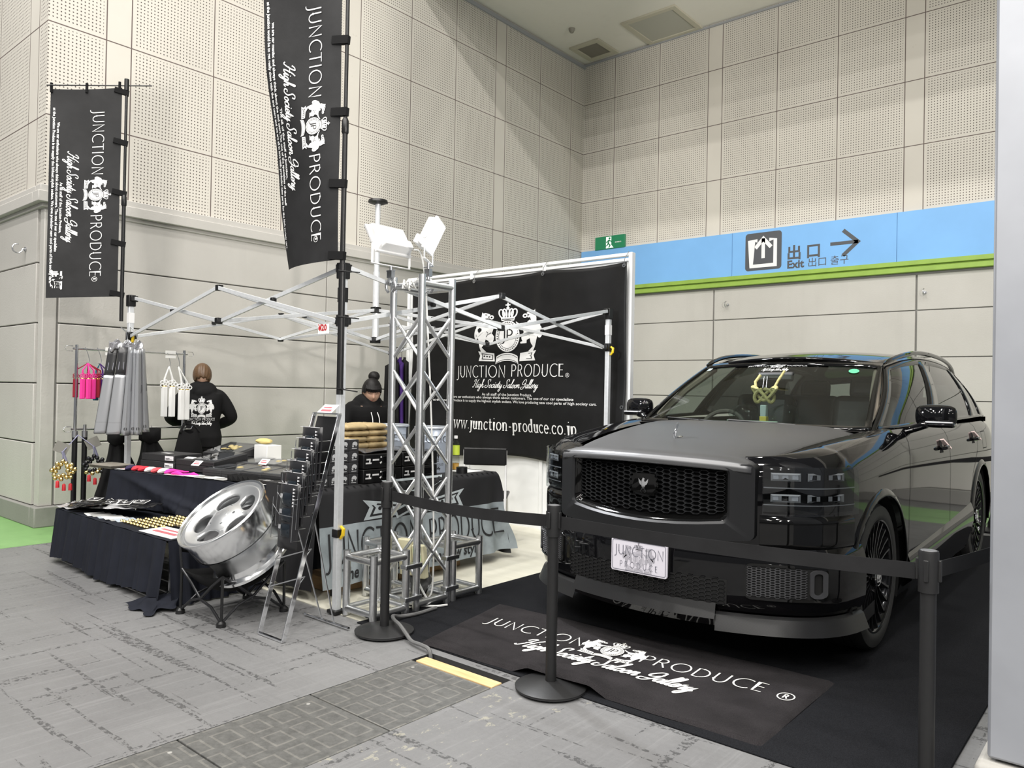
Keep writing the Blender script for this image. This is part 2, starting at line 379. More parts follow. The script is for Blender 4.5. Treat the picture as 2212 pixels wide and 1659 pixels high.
    if ribbon:
        top = arc(0, -1.05, .46, .36, 140, 40, 10); bot = arc(0, -1.32, .50, .36, 40, 140, 10)
        for i in range(10): F.poly([top[i], top[i+1], bot[9-i], bot[10-i]], 2.6, 0)
        F.ribbon([(p[0]*.9, p[1]-.045) for p in top], .018, .018, 3.2, 1); F.ribbon([(p[0]*.9, p[1]+.045) for p in bot], .018, .018, 3.2, 1)
        F.ribbon([bot[0], top[-1]], .02, .02, 3.2, 1); F.ribbon([bot[-1], top[0]], .02, .02, 3.2, 1)
    return F
CREST = crest()
def logo_line(gap=3.7, crest_w=3.4, crest_h=2.75, w=.085, w2=.055):  # JUNCTION [crest] PRODUCE in one row, cap height 1, centred on 0
    F = Flat(); a = caps('JUNCTION', w, w2); b = caps('PRODUCE', w, w2)
    F.add(a, dx=-gap/2-a.w); F.add(b, dx=gap/2); F.add(CREST, crest_w/2, crest_h/2, 0, .5); F.w = max(a.w, b.w)*2+gap; F.x0 = -gap/2-a.w; F.x1 = gap/2+b.w
    return F
def regmark():
    F = Flat(); F.ribbon(arc(0, 0, .5, .5, 0, 360, 18), .09); r = caps('R', .2, .16); F.add(r, .5, .55, -.15, -.27); return F
PARA = ('As all staff of the Junction Produce,', 'We are car enthusiasts who always think about customers. The one of our car specialists',
        'at the Junction Produce is to supply the highest stylish sedans. We love producing new cool parts of high society cars.')
PARB = ('The all of the staff at Junction.', 'we are car maniac and always think about the end users.The one of the specialties of the staff',
        'at the Junction would be to get really close wish the end users and we are all in love with producing new parts for the high society cars.')
# ------------------------------------------------------------------ the setting
XL, YB, ZC = -8.26, 11.65, 7.5
def wallmat(name, ax, off, blanks):
    m = mat(name, (.8, .78, .74), .75); n = N(m); P, x, y, z = n.pos()
    u = x if ax == 0 else y
    # panel seams
    def seam(v, at, w):
        return n.math('LESS_THAN', n.math('ABSOLUTE', n.math('SUBTRACT', v, at)), w)
    t = n.math('WRAP', n.math('SUBTRACT', u, off), 2.976, 0)     # one bay: blank strip then three panels
    k = n.math('WRAP', n.math('SUBTRACT', t, .248), .9093, 0)
    s1 = n.math('LESS_THAN', n.math('PINGPONG', k, .45465), .006); s1b = n.math('LESS_THAN', n.math('PINGPONG', t, 1.488), .006)
    zz = n.math('WRAP', n.math('SUBTRACT', z, 4.002), .910, 0); s2 = n.math('LESS_THAN', n.math('PINGPONG', zz, .455), .006)
    seamm = n.math('MAXIMUM', n.math('MAXIMUM', s1, s1b), s2)
    pit = .0359
    hx = n.math('PINGPONG', n.math('ADD', k, 0), pit/2); hz = n.math('PINGPONG', zz, pit/2)
    hx2 = n.math('SUBTRACT', hx, pit/2); hz2 = n.math('SUBTRACT', hz, pit/2)
    d = n.math('SQRT', n.math('ADD', n.math('MULTIPLY', hx2, hx2), n.math('MULTIPLY', hz2, hz2)))
    hole = n.math('LESS_THAN', d, .0072)
    inside = n.math('MULTIPLY', n.math('GREATER_THAN', t, .26), n.math('MULTIPLY', n.math('GREATER_THAN', n.math('PINGPONG', k, .45465), .03), n.math('GREATER_THAN', n.math('PINGPONG', zz, .455), .03)))
    hole = n.math('MULTIPLY', hole, inside)
    f = n.noise(P, .9, 5); g = n.noise(P, 14, 3)
    base = n.ramp(f, ((.3, (.58, .55, .495)), (.7, (.64, .61, .55))))
    base = n.mix(n.math('MULTIPLY', n.math('GREATER_THAN', g, .71), .25), base, (.42, .40, .36))
    c = n.mix(hole, base, (.10, .085, .075)); c = n.mix(seamm, c, (.13, .10, .09)); n.l(c, n.b.inputs['Base Color'])
    return m
WPL = wallmat('perforated_board', 1, 3.228, 0); WPR = wallmat('perforated_board_end', 0, -5.765, 0)
def concrete(name, c1, c2, bump=.25):
    m = mat(name, c1, .8); n = N(m); P, x, y, z = n.pos(); f = n.noise(P, .8, 6, .6); g = n.noise(P, 55, 3); st = n.noise(P, 3, 4, .6, (1.5, 1.5, .12))
    c = n.ramp(f, ((.3, c2), (.7, c1))); c = n.mix(n.math('MULTIPLY', n.ramp(st, ((.55, (0, 0, 0)), (.75, (1, 1, 1)))), .10), c, tuple(q*.6 for q in c1)); n.l(c, n.b.inputs['Base Color'])
    n.bump(g, bump, .006); return m
CONC = concrete('wall_panel_grey', (.52, .505, .475), (.465, .45, .42)); BASEC = concrete('plinth_grey', (.27, .265, .25), (.23, .225, .21))
JOINT = mat('joint_dark', (.30, .295, .28), .8)
def structure(mb, name, m, **kw): return tag(mb.build(name, m, **kw), kind='structure')
# floor
FL = mat('worn_floor_paint', (.3, .3, .3), .42); n = N(FL); P, x, y, z = n.pos()
f1 = n.noise(P, .7, 6, .6); f2 = n.noise(P, 38, 4, .7)
sx = n.noise(P, 1.0, 5, .72, (1.1, 26, 1)); sy = n.noise(P, 1.0, 5, .72, (30, .9, 1))
lx = n.noise(P, 1.0, 3, .6, (.55, 13, 1)); ly = n.noise(P, 1.0, 3, .6, (13, .5, 1))
scr = n.math('MAXIMUM', n.math('MULTIPLY', n.math('GREATER_THAN', lx, .60), n.math('GREATER_THAN', f2, .5)), n.math('MULTIPLY', n.math('GREATER_THAN', ly, .61), n.math('GREATER_THAN', f2, .52)))
base = n.ramp(f1, ((.3, (.130, .130, .132)), (.55, (.168, .168, .17)), (.75, (.21, .21, .212))))
base = n.mix(n.math('MULTIPLY', n.ramp(sx, ((.5, (0, 0, 0)), (.62, (1, 1, 1)))), .35), base, (.145, .145, .145))
base = n.mix(n.math('MULTIPLY', n.ramp(sy, ((.52, (0, 0, 0)), (.66, (1, 1, 1)))), .30), base, (.25, .25, .253))
base = n.mix(n.math('MULTIPLY', scr, .75), base, (.042, .042, .043))
# pale chips near the duct
vx = n.math('SUBTRACT', 1, n.math('SMOOTH_MIN', n.math('ABSOLUTE', n.math('DIVIDE', n.math('ADD', x, 2.25), .75)), 1, .1))
ch = n.math('MULTIPLY', n.math('GREATER_THAN', n.noise(P, 16, 5, .75, (1, .6, 1)), .60), n.math('GREATER_THAN', n.math('MULTIPLY', vx, n.noise(P, 2.2, 3)), .34))
base = n.mix(n.math('MULTIPLY', ch, .6), base, (.33, .315, .25)); n.l(base, n.b.inputs['Base Color'])
n.l(n.ramp(f2, ((.3, (.34,)*3), (.7, (.55,)*3))), n.b.inputs['Roughness']); n.bump(n.math('ADD', f2, n.math('MULTIPLY', scr, -1)), .12, .004)
mb = MB()   # floor with the cable duct left open at the plank
dx0, dx1, dy0, dy1 = -2.96, -2.40, -2.0, 2.86
for a, b, c, d in ((-30, -30, dx0, 30), (dx1, -30, 30, 30), (dx0, -30, dx1, dy0), (dx0, dy1, dx1, 30)): mb.quad((a, b, 0), (c, b, 0), (c, d, 0), (a, d, 0))
structure(mb, 'floor', FL, merge=None, smooth=None)
mb = MB(); mb.box((dx0-.02, dy0, -.20), (dx1+.02, dy1, -.18)); mb.box((dx0-.03, dy0, -.2), (dx0, dy1, -.002)); mb.box((dx1, dy0, -.2), (dx1+.03, dy1, -.002)); mb.box((dx0, dy1, -.2), (dx1, dy1+.03, -.002))
structure(mb, 'trim_1', mat('duct_dark', (.03, .03, .03), .9))
GREEN = mat('green_floor_paint', (.17, .42, .08), .35); n = N(GREEN); P, x, y, z = n.pos(); f = n.noise(P, 3, 6, .65)
n.l(n.ramp(f, ((.3, (.17, .34, .115)), (.7, (.22, .42, .15)))), n.b.inputs['Base Color'])
mb = MB(); mb.box((-30, 1.6, -.01), (-7.42, 2.69, .002)); mb.box((XL, 2.69, -.01), (-7.42, YB, .002)); mb.box((-7.42, 9.75, -.01), (14, 10.95, .002))
structure(mb, 'trim_2', GREEN)
# left wall, its outer corner and the return face
def wall_low(mb, fn, u0, u1, zs, groove=.012):  # panelled lower wall: fn(u, depth, z) -> point; grooves between the panel rows
    pass
mb = MB(); mb.quad((XL, 2.69, 3.28), (XL, YB, 3.28), (XL, YB, ZC), (XL, 2.69, ZC)); structure(mb, 'wall_left', WPL, smooth=None, recalc=False)
mb = MB(); mb.quad((-30, 2.69, 3.28), (XL, 2.69, 3.28), (XL, 2.69, ZC), (-30, 2.69, ZC)); structure(mb, 'wall_return', WPR, smooth=None)
mb = MB(); mb.quad((XL, YB, 3.9), (14, YB, 3.9), (14, YB, ZC), (XL, YB, ZC)); structure(mb, 'wall_right', WPR, smooth=None)
zj = (.20, .81, 1.395, 1.985, 2.575, 3.14)
mb = MB()
for a, b in zip(zj, zj[1:]):
    for k in range(3): mb.box((XL-.05, 2.99+3*k-(.15 if k == 0 else 0)+.007, a+.006), (XL, min(YB, 2.99+3*k+3)-.007, b-.006))
structure(mb, 'wall_left_low', CONC, bevel=.006)
mb = MB()
for a, b in zip(zj, zj[1:]):
    for k in range(6): mb.box((XL-.15-3*k-3+.012, 2.69, a+.006), (XL-.15-3*k-.012, 2.74, b-.006))
structure(mb, 'wall_return_low', CONC, bevel=.006)
mb = MB(); mb.box((XL-.13, 2.705, .2), (XL-.012, 2.83, 3.14)); structure(mb, 'trim_3', CONC, bevel=.008)
mb = MB()
for a, b in zip((.2, .795, 1.379, 1.973, 2.62), (.795, 1.379, 1.973, 2.62, 3.12)):
    for k in range(8): mb.box((-8.61+3*k+.012, YB, a+.006), (-5.61+3*k-.012, YB+.05, b-.006))
structure(mb, 'wall_right_low', CONC, bevel=.006)
mb = MB(); mb.box((XL-.06, 2.72, 0), (XL-.04, YB, 3.3)); mb.box((-30, 2.73, 0), (XL-.05, 2.75, 3.3)); mb.box((XL, YB+.04, 0), (14, YB+.06, 3.95)); structure(mb, 'trim_4', JOINT)
mb = MB(); mb.box((XL-.1, 2.66, 0), (XL+.03, YB, .20)); mb.box((-30, 2.66, 0), (XL-.1, 2.76, .20)); structure(mb, 'baseboard_left', BASEC, bevel=.012)
mb = MB(); mb.box((XL, YB-.03, 0), (14, YB+.1, .20)); structure(mb, 'baseboard_right', BASEC, bevel=.012)
mb = MB()
for z0, z1, d in ((3.10, 3.14, .02), (3.14, 3.245, .07), (3.245, 3.31, .045)):
    mb.box((XL-.1, 2.69-d, z0), (XL+d, YB, z1)); mb.box((-30, 2.69-d, z0), (XL-.1, 2.76, z1))
structure(mb, 'trim_5', CONC, bevel=.006)
# ceiling
CEIL = concrete('ceiling_white', (.78, .75, .69), (.75, .72, .66), .05)
mb = MB(); mb.box((-30, 7.0, ZC), (16, YB+.2, ZC+1.2)); structure(mb, 'ceiling', CEIL)
mb = MB(); mb.box((XL, 2.69, ZC-.09), (XL+.03, YB, ZC-.03)); mb.box((XL, YB-.03, ZC-.05), (14, YB, ZC-.02)); structure(mb, 'trim_6', mat('ceiling_edge_grey', (.33, .34, .36), .5))
VENTF = mat('vent_frame', (.50, .47, .38), .6); VENTB = mat('vent_mesh', (.22, .20, .17), .8); VENTC = mat('hatch_panel', (.42, .41, .36), .7)
for (x0, y0, x1, y1, w, bm_, nm, lb, ct, pn) in ((-8.07, 10.886, -7.45, 11.55, .10, VENTB, 'ceiling_vent', 'small dark square vent in the ceiling corner', 'vent', 'vent_mesh'), (-6.87, 10.67, -5.87, 11.64, .09, VENTC, 'ceiling_hatch', 'large pale square hatch in the ceiling', 'hatch', 'hatch_panel')):
    t = thing(nm, lb, ct, ((x0+x1)/2, (y0+y1)/2, ZC))
    mb = MB()
    for a, b, c, d in ((x0, y0, x1, y0+w), (x0, y1-w, x1, y1), (x0, y0+w, x0+w, y1-w), (x1-w, y0+w, x1, y1-w)): mb.box((a, b, ZC-.03), (c, d, ZC+.01))
    mb.build('vent_frame' if 'vent' in nm else 'hatch_frame', VENTF, t, bevel=.006); MB().box((x0+w, y0+w, ZC-.012), (x1-w, y1-w, ZC+.01)).build(pn, bm_, t)
tag(MB().lathe(((0, -.07), (.03, -.07), (.05, -.03), (.055, 0)), (-7.61, 10.34, ZC), n=16).build('smoke_detector', mat('detector', (.3, .28, .24), .5)), 'small round detector on the ceiling beside the dark vent', 'detector')
# blue sign band with the green rail below
BLUE = noisy('blue_sign_paint', (.19, .43, .78), .45, 2, .04, 0); LIME = noisy('lime_rail_paint', (.27, .42, .07), .4, 6, .08, 0)
sb = thing('sign_board', 'long blue wall sign with exit pictogram and right arrow', 'sign', (-4.5, YB, 3.3))
xs = (XL+.02, -5.287, -2.857, .1, 3.0, 6.0, 9.0)
for a, b in zip(xs, xs[1:]): MB().box((a+.003, YB-.035, 3.30), (b-.003, YB+.02, 4.0)).build('sign_panel', BLUE, sb)
SG = mat('sign_grey', (.075, .08, .09), .5)
wf = lambda x, y, h: (x, YB-.035-h, y)
F = Flat(); r = .05
sq = [p for cx_, cy_, a in ((-4.535, 3.905, 0), (-5.015, 3.905, 90), (-5.015, 3.415, 180), (-4.535, 3.415, 270)) for p in arc(cx_, cy_, r, r, a, a+90, 5)]
F.poly(sq, 0, 0); F.build('pictogram_plate', SG, wf, sb)
F = Flat(); F.ribbon([(-4.87, 3.83), (-4.965, 3.83), (-4.965, 3.435), (-4.585, 3.435), (-4.585, 3.83), (-4.68, 3.83)], .055, .055, 1)
F.ribbon([(-4.775, 3.55), (-4.775, 3.86)], .055, .055, 1); F.ribbon([(-4.90, 3.715), (-4.775, 3.855), (-4.65, 3.715)], .06, .06, 1)
F.build('pictogram', WHITE, wf, sb)
F = Flat(); F.ribbon([(-3.76, 3.655), (-3.37, 3.655)], .05, .05); F.ribbon([(-3.58, 3.84), (-3.375, 3.655), (-3.58, 3.47)], .055, .055); F.build('arrow', SG, wf, sb)
F = Flat(); F.add(sans('出', .235, .006), 1, 1, -4.41, 3.50); F.add(sans('口', .235, .006), 1, 1, -4.12, 3.50); F.add(sans('Exit', .165, .006), 1, 1, -4.40, 3.355); F.add(sans('出口 출구', .145), 1, 1, -4.09, 3.36); F.build('lettering', SG, wf, sb)
tag(MB().box((XL, YB-.10, 3.235), (9, YB+.02, 3.30)).box((XL, YB-.085, 3.145), (9, YB+.02, 3.215)).box((XL, YB-.06, 3.215), (9, YB+.02, 3.235)).build('trim_7', LIME, bevel=.006), kind='structure')
# emergency exit sign
es = thing('exit_sign', 'small green emergency exit sign with running figure', 'sign', (-7.61, YB, 4.0))
GRN = mat('exit_green', (.01, .17, .075), .4, emit=(.01, .17, .07), es=.25)
MB().box((-7.925, YB-.05, 3.995), (-7.30, YB, 4.23)).build('sign_body', GRN, es, bevel=.006)
ef = lambda x, y, h: (-7.925+x*.625, YB-.05-h, 3.995+y*.235)
F = Flat(); F.poly([(.38, .06), (.64, .06), (.56, .30), (.56, .92), (.38, .92)], 0, 0); F.build('doorway', mat('exit_white', (.8, .85, .8), .5, emit=(.8, .9, .8), es=.5), ef, es)
F = Flat(); F.poly(arc(.50, .80, .035, .085, 0, 324, 9), 1)
for q in ([(.49, .70), (.46, .42)], [(.46, .42), (.52, .28), (.48, .10)], [(.46, .42), (.42, .28), (.36, .20)], [(.48, .66), (.55, .58), (.58, .48)], [(.48, .66), (.42, .58), (.41, .46)]): F.ribbon(q, .045, .07, 1)
F.build('running_figure', GRN, ef, es); F = Flat(); F.add(sans('非常口', .09, .004), .8, 1, .68, .42); F.build('lettering', WHITE, ef, es)
# wall hooks
def hook(loc, ax, nm, lb):
    x, y, z = loc; a = V(ax); pts = [V(loc)+a*.0, V(loc)+a*.03]
    pts += [V(loc)+a*(.075-.045*cos(t))+V((0, 0, -.045*sin(t)+.0)) for t in [k*pi/7 for k in range(0, 12)]]
    tag(MB().tube(pts, .007, 6).lathe(((0, 0), (.022, 0), (.022, .012), (0, .014)), loc, a, 10).build('wall_hook', STEEL), lb, 'hook')
hook((-8.72, 2.69, 2.735), (0, -1, 0), '', 'open metal hook on the grey wall left of the smaller flag')
hook((-5.36, YB, 2.86), (0, -1, 0), '', 'metal hook on the wall panel under the blue sign, left one')
hook((-2.50, YB, 2.86), (0, -1, 0), '', 'metal hook with a loop on the wall under the blue sign, right one')
# near pillar at the right edge
PIL = noisy('pillar_paint', (.27, .28, .305), .45, 4, .06, .03)
mb = MB(); mb.box((-.442, 3.02, .2), (.5, 3.9, ZC)); structure(mb, 'pillar', PIL, bevel=.01)
mb = MB(); mb.box((-.475, 2.98, 0), (.54, 3.94, .19)); structure(mb, 'pillar_base', concrete('pillar_plinth', (.42, .41, .38), (.33, .32, .30)), bevel=.02)
# booth floor, black carpet
mb = MB(); VIN = mat('pale_vinyl', (.66, .64, .54), .45); n = N(VIN); P, x, y, z = n.pos(); f = n.noise(P, 1, 5, .6, (.8, 5, 1)); n.l(n.ramp(f, ((.3, (.56, .54, .44)), (.7, (.70, .68, .58)))), n.b.inputs['Base Color'])
tag(MB().box((-6.92, 2.955, 0), (-3.655, 6.2, .006)).build('vinyl_flooring', VIN), 'pale cream sheet flooring under the tent frame', 'flooring')
tag(MB().box((-3.655, 2.915, 0), (-.60, 9.2, .009)).build('carpet', noisy('black_needle_felt', (.0115, .012, .0138), .95, 300, .5, .3, .004, spec=.06), bevel=.004), 'black felt carpet under the black car', 'carpet')
# duct covers and the plank
PLATE = mat('ribbed_steel_plate', (.2, .2, .19), .55, .3); n = N(PLATE); P, x, y, z = n.pos()
px_ = n.math('PINGPONG', n.math('WRAP', n.math('ADD', x, .035), .16, 0), .08); py_ = n.math('PINGPONG', n.math('WRAP', y, .13, 0), .065)
cell = n.math('MULTIPLY', n.math('GREATER_THAN', px_, .022), n.math('GREATER_THAN', py_, .018)); f = n.noise(P, 20, 5, .7)
cell2 = n.math('MULTIPLY', n.math('GREATER_THAN', px_, .032), n.math('GREATER_THAN', py_, .028))
rim = n.math('SUBTRACT', cell, cell2); dots = n.math('GREATER_THAN', n.math('ADD', n.math('PINGPONG', x, .012), n.math('PINGPONG', y, .012)), .013)
c = n.ramp(f, ((.3, (.085, .085, .082)), (.7, (.15, .15, .143)))); c = n.mix(n.math('MULTIPLY', rim, n.math('MULTIPLY', f, .7)), c, (.27, .26, .235)); n.l(c, n.b.inputs['Base Color'])
n.bump(n.math('ADD', rim, n.math('MULTIPLY', n.math('SUBTRACT', 1, cell), n.math('MULTIPLY', dots, .6))), .5, .004)
yy = 2.72; k = 0
names = ('ribbed grey steel duct cover beside the yellow wooden plank', 'ribbed steel duct cover, second from the wooden plank', 'ribbed steel duct cover, third from the wooden plank', 'ribbed steel duct cover, fourth from the wooden plank', 'ribbed steel duct cover at the bottom edge, farthest from the plank')
while k < 5:
    d = .62; t = MB().box((dx0+.004, yy-d+.004, -.012), (dx1-.004, yy-.004, .0015)).build('duct_cover', PLATE, bevel=.003)
    MB().lathe(((0, 0), (.009, 0), (.009, .0012), (0, .0012)), (dx0+.09, yy-.07, .0012), n=10).build('lifting_hole', JOINT, tag(t, names[k], 'duct cover', 'duct covers in the floor'))
    yy -= d; k += 1
WOOD = mat('pine', (.55, .36, .17), .6); n = N(WOOD); P, x, y, z = n.pos(); f = n.noise(P, 1, 6, .6, (3, 30, 3)); n.l(n.ramp(f, ((.3, (.50, .32, .14)), (.7, (.68, .50, .27)))), n.b.inputs['Base Color'])
tag(MB().box((dx0+.03, 2.725, -.02), (dx1-.005, 2.80, .004)).build('wooden_plank', WOOD, bevel=.004), 'short raw yellow pine plank laid in the floor duct', 'plank')
# ------------------------------------------------------------------ tent frame
tx0, tx1, ty0, ty1 = -6.9, -3.9, 2.95, 5.95; tcx, tcy = -5.4, 4.45
tent = thing('tent_frame', 'silver folding tent frame without its canopy, standing over the stall tables', 'tent frame', (tcx, tcy, 0))
legs = [(tx0, ty0), (tx1, ty0), (tx1, ty1), (tx0, ty1)]
for i, (x, y) in enumerate(legs):
    lg = MB().cbox((x, y, 1.0655), (.042, .042, 2.089)).build('leg', ALUW, tent, bevel=.004)
    MB().cbox((x, y, .0185), (.085, .085, .022)).build('foot_plate', BLACKP, lg, bevel=.004)
    MB().cbox((x, y, 2.13), (.062, .062, .10)).cbox((x+(.03 if x == tx0 else -.03), y, 2.15), (.05, .04, .05)).cbox((x, y+(.03 if y == ty0 else -.03), 2.15), (.04, .05, .05)).build('leg_head', BLACKP, lg, bevel=.005)
    MB().cbox((x, y, 1.82), (.058, .058, .075)).cbox((x+(.03 if x == tx0 else -.03), y, 1.82), (.05, .04, .045)).cbox((x, y+(.03 if y == ty0 else -.03), 1.82), (.04, .05, .045)).build('slider', BLACKP, lg, bevel=.005)
    hz = .50 if i == 1 else 1.78
    if i == 1: MB().cbox((x, y, .50), (.055, .055, .05)).build('leg_collar', BLACKP, lg, bevel=.004)
    MB().tube([(x+.028, y, hz-.03), (x+.05, y+.0, hz-.005), (x+.055, y, hz+.03), (x+.03, y, hz+.045)], [.008, .012, .012, .009], 8).build('release_tab', YEL, lg)
    MB().cbox((x, y, 1.98), (.046, .046, .09)).build('height_sleeve', BLACKP if i == 1 else WHITE2, lg)
def xbar(p, q): return MB().bar(p, q, .014, .028).build('truss_bar', ALUW, tent, bevel=.002)
def joint(p, d=(.045, .045, .045)): MB().cbox(p, d).build('truss_joint', BLACKP, tent, bevel=.005)
def node(a, b, t, z): return (a[0]+(b[0]-a[0])*t, a[1]+(b[1]-a[1])*t, z)
mids = []
for i in range(4):
    a, b = legs[i], legs[(i+1) % 4]; o = (0, .014, 0) if a[1] == b[1] else (.014, 0, 0)
    mt, ml = node(a, b, .5, 2.135), node(a, b, .5, 1.887); mids.append((mt, ml)); joint(mt); joint(ml)
    for s_, e_ in ((a, .0), (b, 1)):
        top = V(node(a, b, abs(e_-.015), 2.15)); low = V(node(a, b, abs(e_-.015), 1.82)); O = V(o)
        xbar(top+O, V(ml)+O); xbar(low-O, V(mt)-O)
        c = (top+V(ml)+low+V(mt))/4; joint(c, (.034, .034, .034))
ct, cl = (tcx, tcy, 2.107), (tcx, tcy, 1.837)
for (mt, ml) in mids:
    d = V((tcx-mt[0], tcy-mt[1], 0)).normalized(); O = V((-d.y, d.x, 0))*.014
    xbar(V(mt)+O, V(cl)+O); xbar(V(ml)-O, V(ct)-O); joint((V(mt)+V(ml)+V(ct)+V(cl))/4, (.034, .034, .034))
joint(ct, (.07, .07, .055)); joint(cl, (.07, .07, .055))
MB().cyl((tcx, tcy, 1.82), (tcx, tcy, 3.07), .024, 12).cyl((tcx, tcy, 1.82), (tcx, tcy, 2.45), .030, 12).build('centre_mast', ALUW, tent)
MB().lathe(((0, 3.06), (.05, 3.06), (.09, 3.075), (.085, 3.095), (0, 3.10)), (tcx, tcy, 0), n=20).build('mast_cap', BLACKP, tent)
t = thing('price_tag', 'small price card hanging from the tent frame by the middle flag pole', 'price tag', (-4.02, 2.9, 1.78))
MB().box((-4.08, 2.90, 1.74), (-3.97, 2.904, 1.80)).build('card', PAPER, t); F = Flat(); F.add(sans('¥20', .055, .002), 1, 1, -4.075, 1.76); F.build('lettering', RED, lambda x, y, h: (x, 2.90-h, y), t)

# ------------------------------------------------------------------ partition and the big banner
PART = mat('partition_white', (.80, .81, .81), .4)
pt = thing('partition_wall', 'white exhibition partition of three panels behind the black banner', 'partition', (-5.33, 6.18, 0))
for k in range(3):
    x0 = -6.86+1.02*k; MB().box((x0+.022, 6.165, .06), (x0+.998, 6.185, 2.66)).build('panel', PART, pt)
for k in range(4): MB().box((-6.88+1.02*k, 6.145, 0), (-6.84+1.02*k, 6.205, 2.72)).build('post', ALUW if 0 else PART, pt, bevel=.004)
for k in range(3):
    x0 = -6.86+1.02*k
    for z in (0, 2.64, 2.69): MB().box((x0+.02, 6.15, z), (x0+1.0, 6.20, z+(.06 if z < 1 else .03))).build('rail', PART, pt, bevel=.003)

bx0, bx1 = -6.72, -3.80
def banner(x, z, h):
    u = (x-bx0)/(bx1-bx0); w = (z-.70)/1.92
    sag = 0.02*sin(u*pi*3)**2*max(0, w-.55)*2
    y = 6.10-.016*sin(u*19+.7*sin(w*5))-.016*sin(u*7+w*9)*(1.2-w)-.012*sin(w*17+u*4)*(1-w)*.6
    for k in range(4):  # stretch folds running down from the eyelets
        y -= .030*math.exp(-((u-k/3-(1-w)*.10*(1 if k < 2 else -1))/.03)**2)*max(0, w-.25)
    return V((x, y-h, z-sag))
BNC = cloth('banner_black', (.0085, .0085, .009)); BNC.node_tree.nodes['Principled BSDF'].inputs['Roughness'].default_value = .5
bn = thing('banner', 'large black hanging banner with crest and web address on the white partition', 'banner', (-5.27, 6.1, .7))
MB().grid(lambda u, v: banner(bx0+(bx1-bx0)*u, .70+1.92*v-(.03*sin(u*9)*(1-v)), 0), 110, 60).build('banner_cloth', BNC, bn, solid=.002)
F = Flat(); a = caps('JUNCTION'); b = caps('PRODUCE'); k = .92
F.add(a, .127*k, .127, -6.0, 1.545); F.add(b, .127*k, .127, -4.51-b.w*.127*k, 1.555); F.add(regmark(), .04, .04, -4.465, 1.57)
sc = script(); F.add(sc, .975/sc.w*.93, .088, -5.73, 1.435)
for ln, x0, x1, z in ((PARA[0], -5.585, -4.894, 1.352), (PARA[1], -6.15, -4.38, 1.318), (PARA[2], -6.36, -4.12, 1.278)):
    q = sans(ln, .055, .0004); F.add(q, (x1-x0)/q.w, .72, x0, z)
q = roman('www.junction-produce.co.jp'); F.add(q, (6.15-4.335)/q.w, .17, -6.15, .985)
F.build('lettering', [WHITE, FLAGC], banner, bn, .004)
F = Flat(); F.add(CREST, .395, .305, -5.25, 2.013); F.build('crest', [WHITE, FLAGC], banner, bn, .004, .001)
for k in range(4):
    for x, z in ((bx0+.03+(bx1-bx0-.06)*k/3, 2.59),) + (((bx1-.03, 1.27),) if k == 3 else ()):
        p = banner(x, z, .003); MB().lathe(((.008, 0), (.020, 0), (.018, .006), (.010, .006)), p, (0, -1, 0), 14, close=True).build('eyelet', STEEL, bn)
        if z > 2: MB().tube([p, p+V((.005, .0, .06)), p+V((.012, .06, .14))], .003, 5).build('tie_wire', STEEL, bn)
# ------------------------------------------------------------------ flags on their poles
def flag(name, label, pole, z0, z1, dirf, width, para, bar, kanji, bw):
    px, py = pole; t = thing(name, label, 'flag', (px, py, z0))
    MB().cyl((px, py, bw), (px, py, 3.05), .016, 12).build('pole_lower', BLACKP, t); MB().cyl((px, py, 3.0), (px, py, z1+.06), .012, 12).build('pole_upper', BLACKP, t)
    MB().lathe(((.016, 2.96), (.022, 2.97), (.022, 3.04), (.014, 3.06)), (px, py, 0), n=14).build('pole_lock', BLACKP, t)
    H = z1-z0
    def fm(u, d, h):   # u from the pole, d down from the top
        s_ = d/H; a = dirf(s_, u/width); x, y, _ = 0, 0, 0
        dx, dy = cos(a), sin(a); nx, ny = (-dy, dx)
        if nx*(-px)+ny*(-py) < 0: nx, ny = -nx, -ny
        w_ = .012*sin(9*u+5*s_*2)*(.4+u)+.010*sin(s_*14+u*7)*u
        z = z1-d-bar*(u/width)*(1-s_*.55)-.015*sin(pi*u/width)*(1-s_)
        return V((px+dx*(u+.035)+nx*(w_+h), py+dy*(u+.035)+ny*(w_+h), z))
    MB().grid(lambda u, v: fm(width*u, H*v, 0), 24, 60).build('flag_cloth', FLAGC, t, solid=None)
    L = logo_line(3.9, 3.0, 2.3); k = .80*H/(L.x1-L.x0); F = Flat(); tf = lambda x, y, h: fm(width*.70/1.0*0+(.335*width+.0)-y, x, h)
    F.add(L, k, k*.95, (.10 if kanji else .125)*H-L.x0*k, -.04)
    F.build('logo', [WHITE, FLAGC], tf, t, .004, .0006)
    F = Flat(); F.add(script(w=.12), .43*H/script().w, .082, .30*H, -.222)
    for i, ln in enumerate(para):
        q = sans(ln, .033, .001); wd = (.24, .62, .84)[i]*H; F.add(q, wd/q.w, .85, (.36, .16, .09)[i]*H+(.09*H if i == 0 else 0), -.272-.031*i)
    if kanji: F.add(sans('武勇', .09, .004), 1, 1, H-.24, -.315); F.add(regmark(), .04, .04, .93*H-.03, .0)
    else: F.add(regmark(), .035, .035, .92*H, .0)
    F.build('lettering', WHITE, tf, t, .004)
    return t, fm, H
t, fm, H = flag('banner_flag', 'smaller black flag at left with its whole top bar and pole in view', (-6.97, 2.90), 2.165, 4.0, lambda s, u: R(-110), .535, PARA, .12, True, 1.95)
q = V((cos(R(-110)), sin(R(-110)), 0)); pp = V((-6.97, 2.9, 4.03))
MB().tube([pp-q*.20+V((0, 0, .035)), pp+q*.60+V((0, 0, -.13))], .006, 8).build('top_bar', BLACKP, t); MB().lathe(((0, 4.08), (.02, 4.08), (.02, 3.98), (0, 3.98)), (-6.97, 2.9, 0), n=12).build('bar_holder', BLACKP, t)
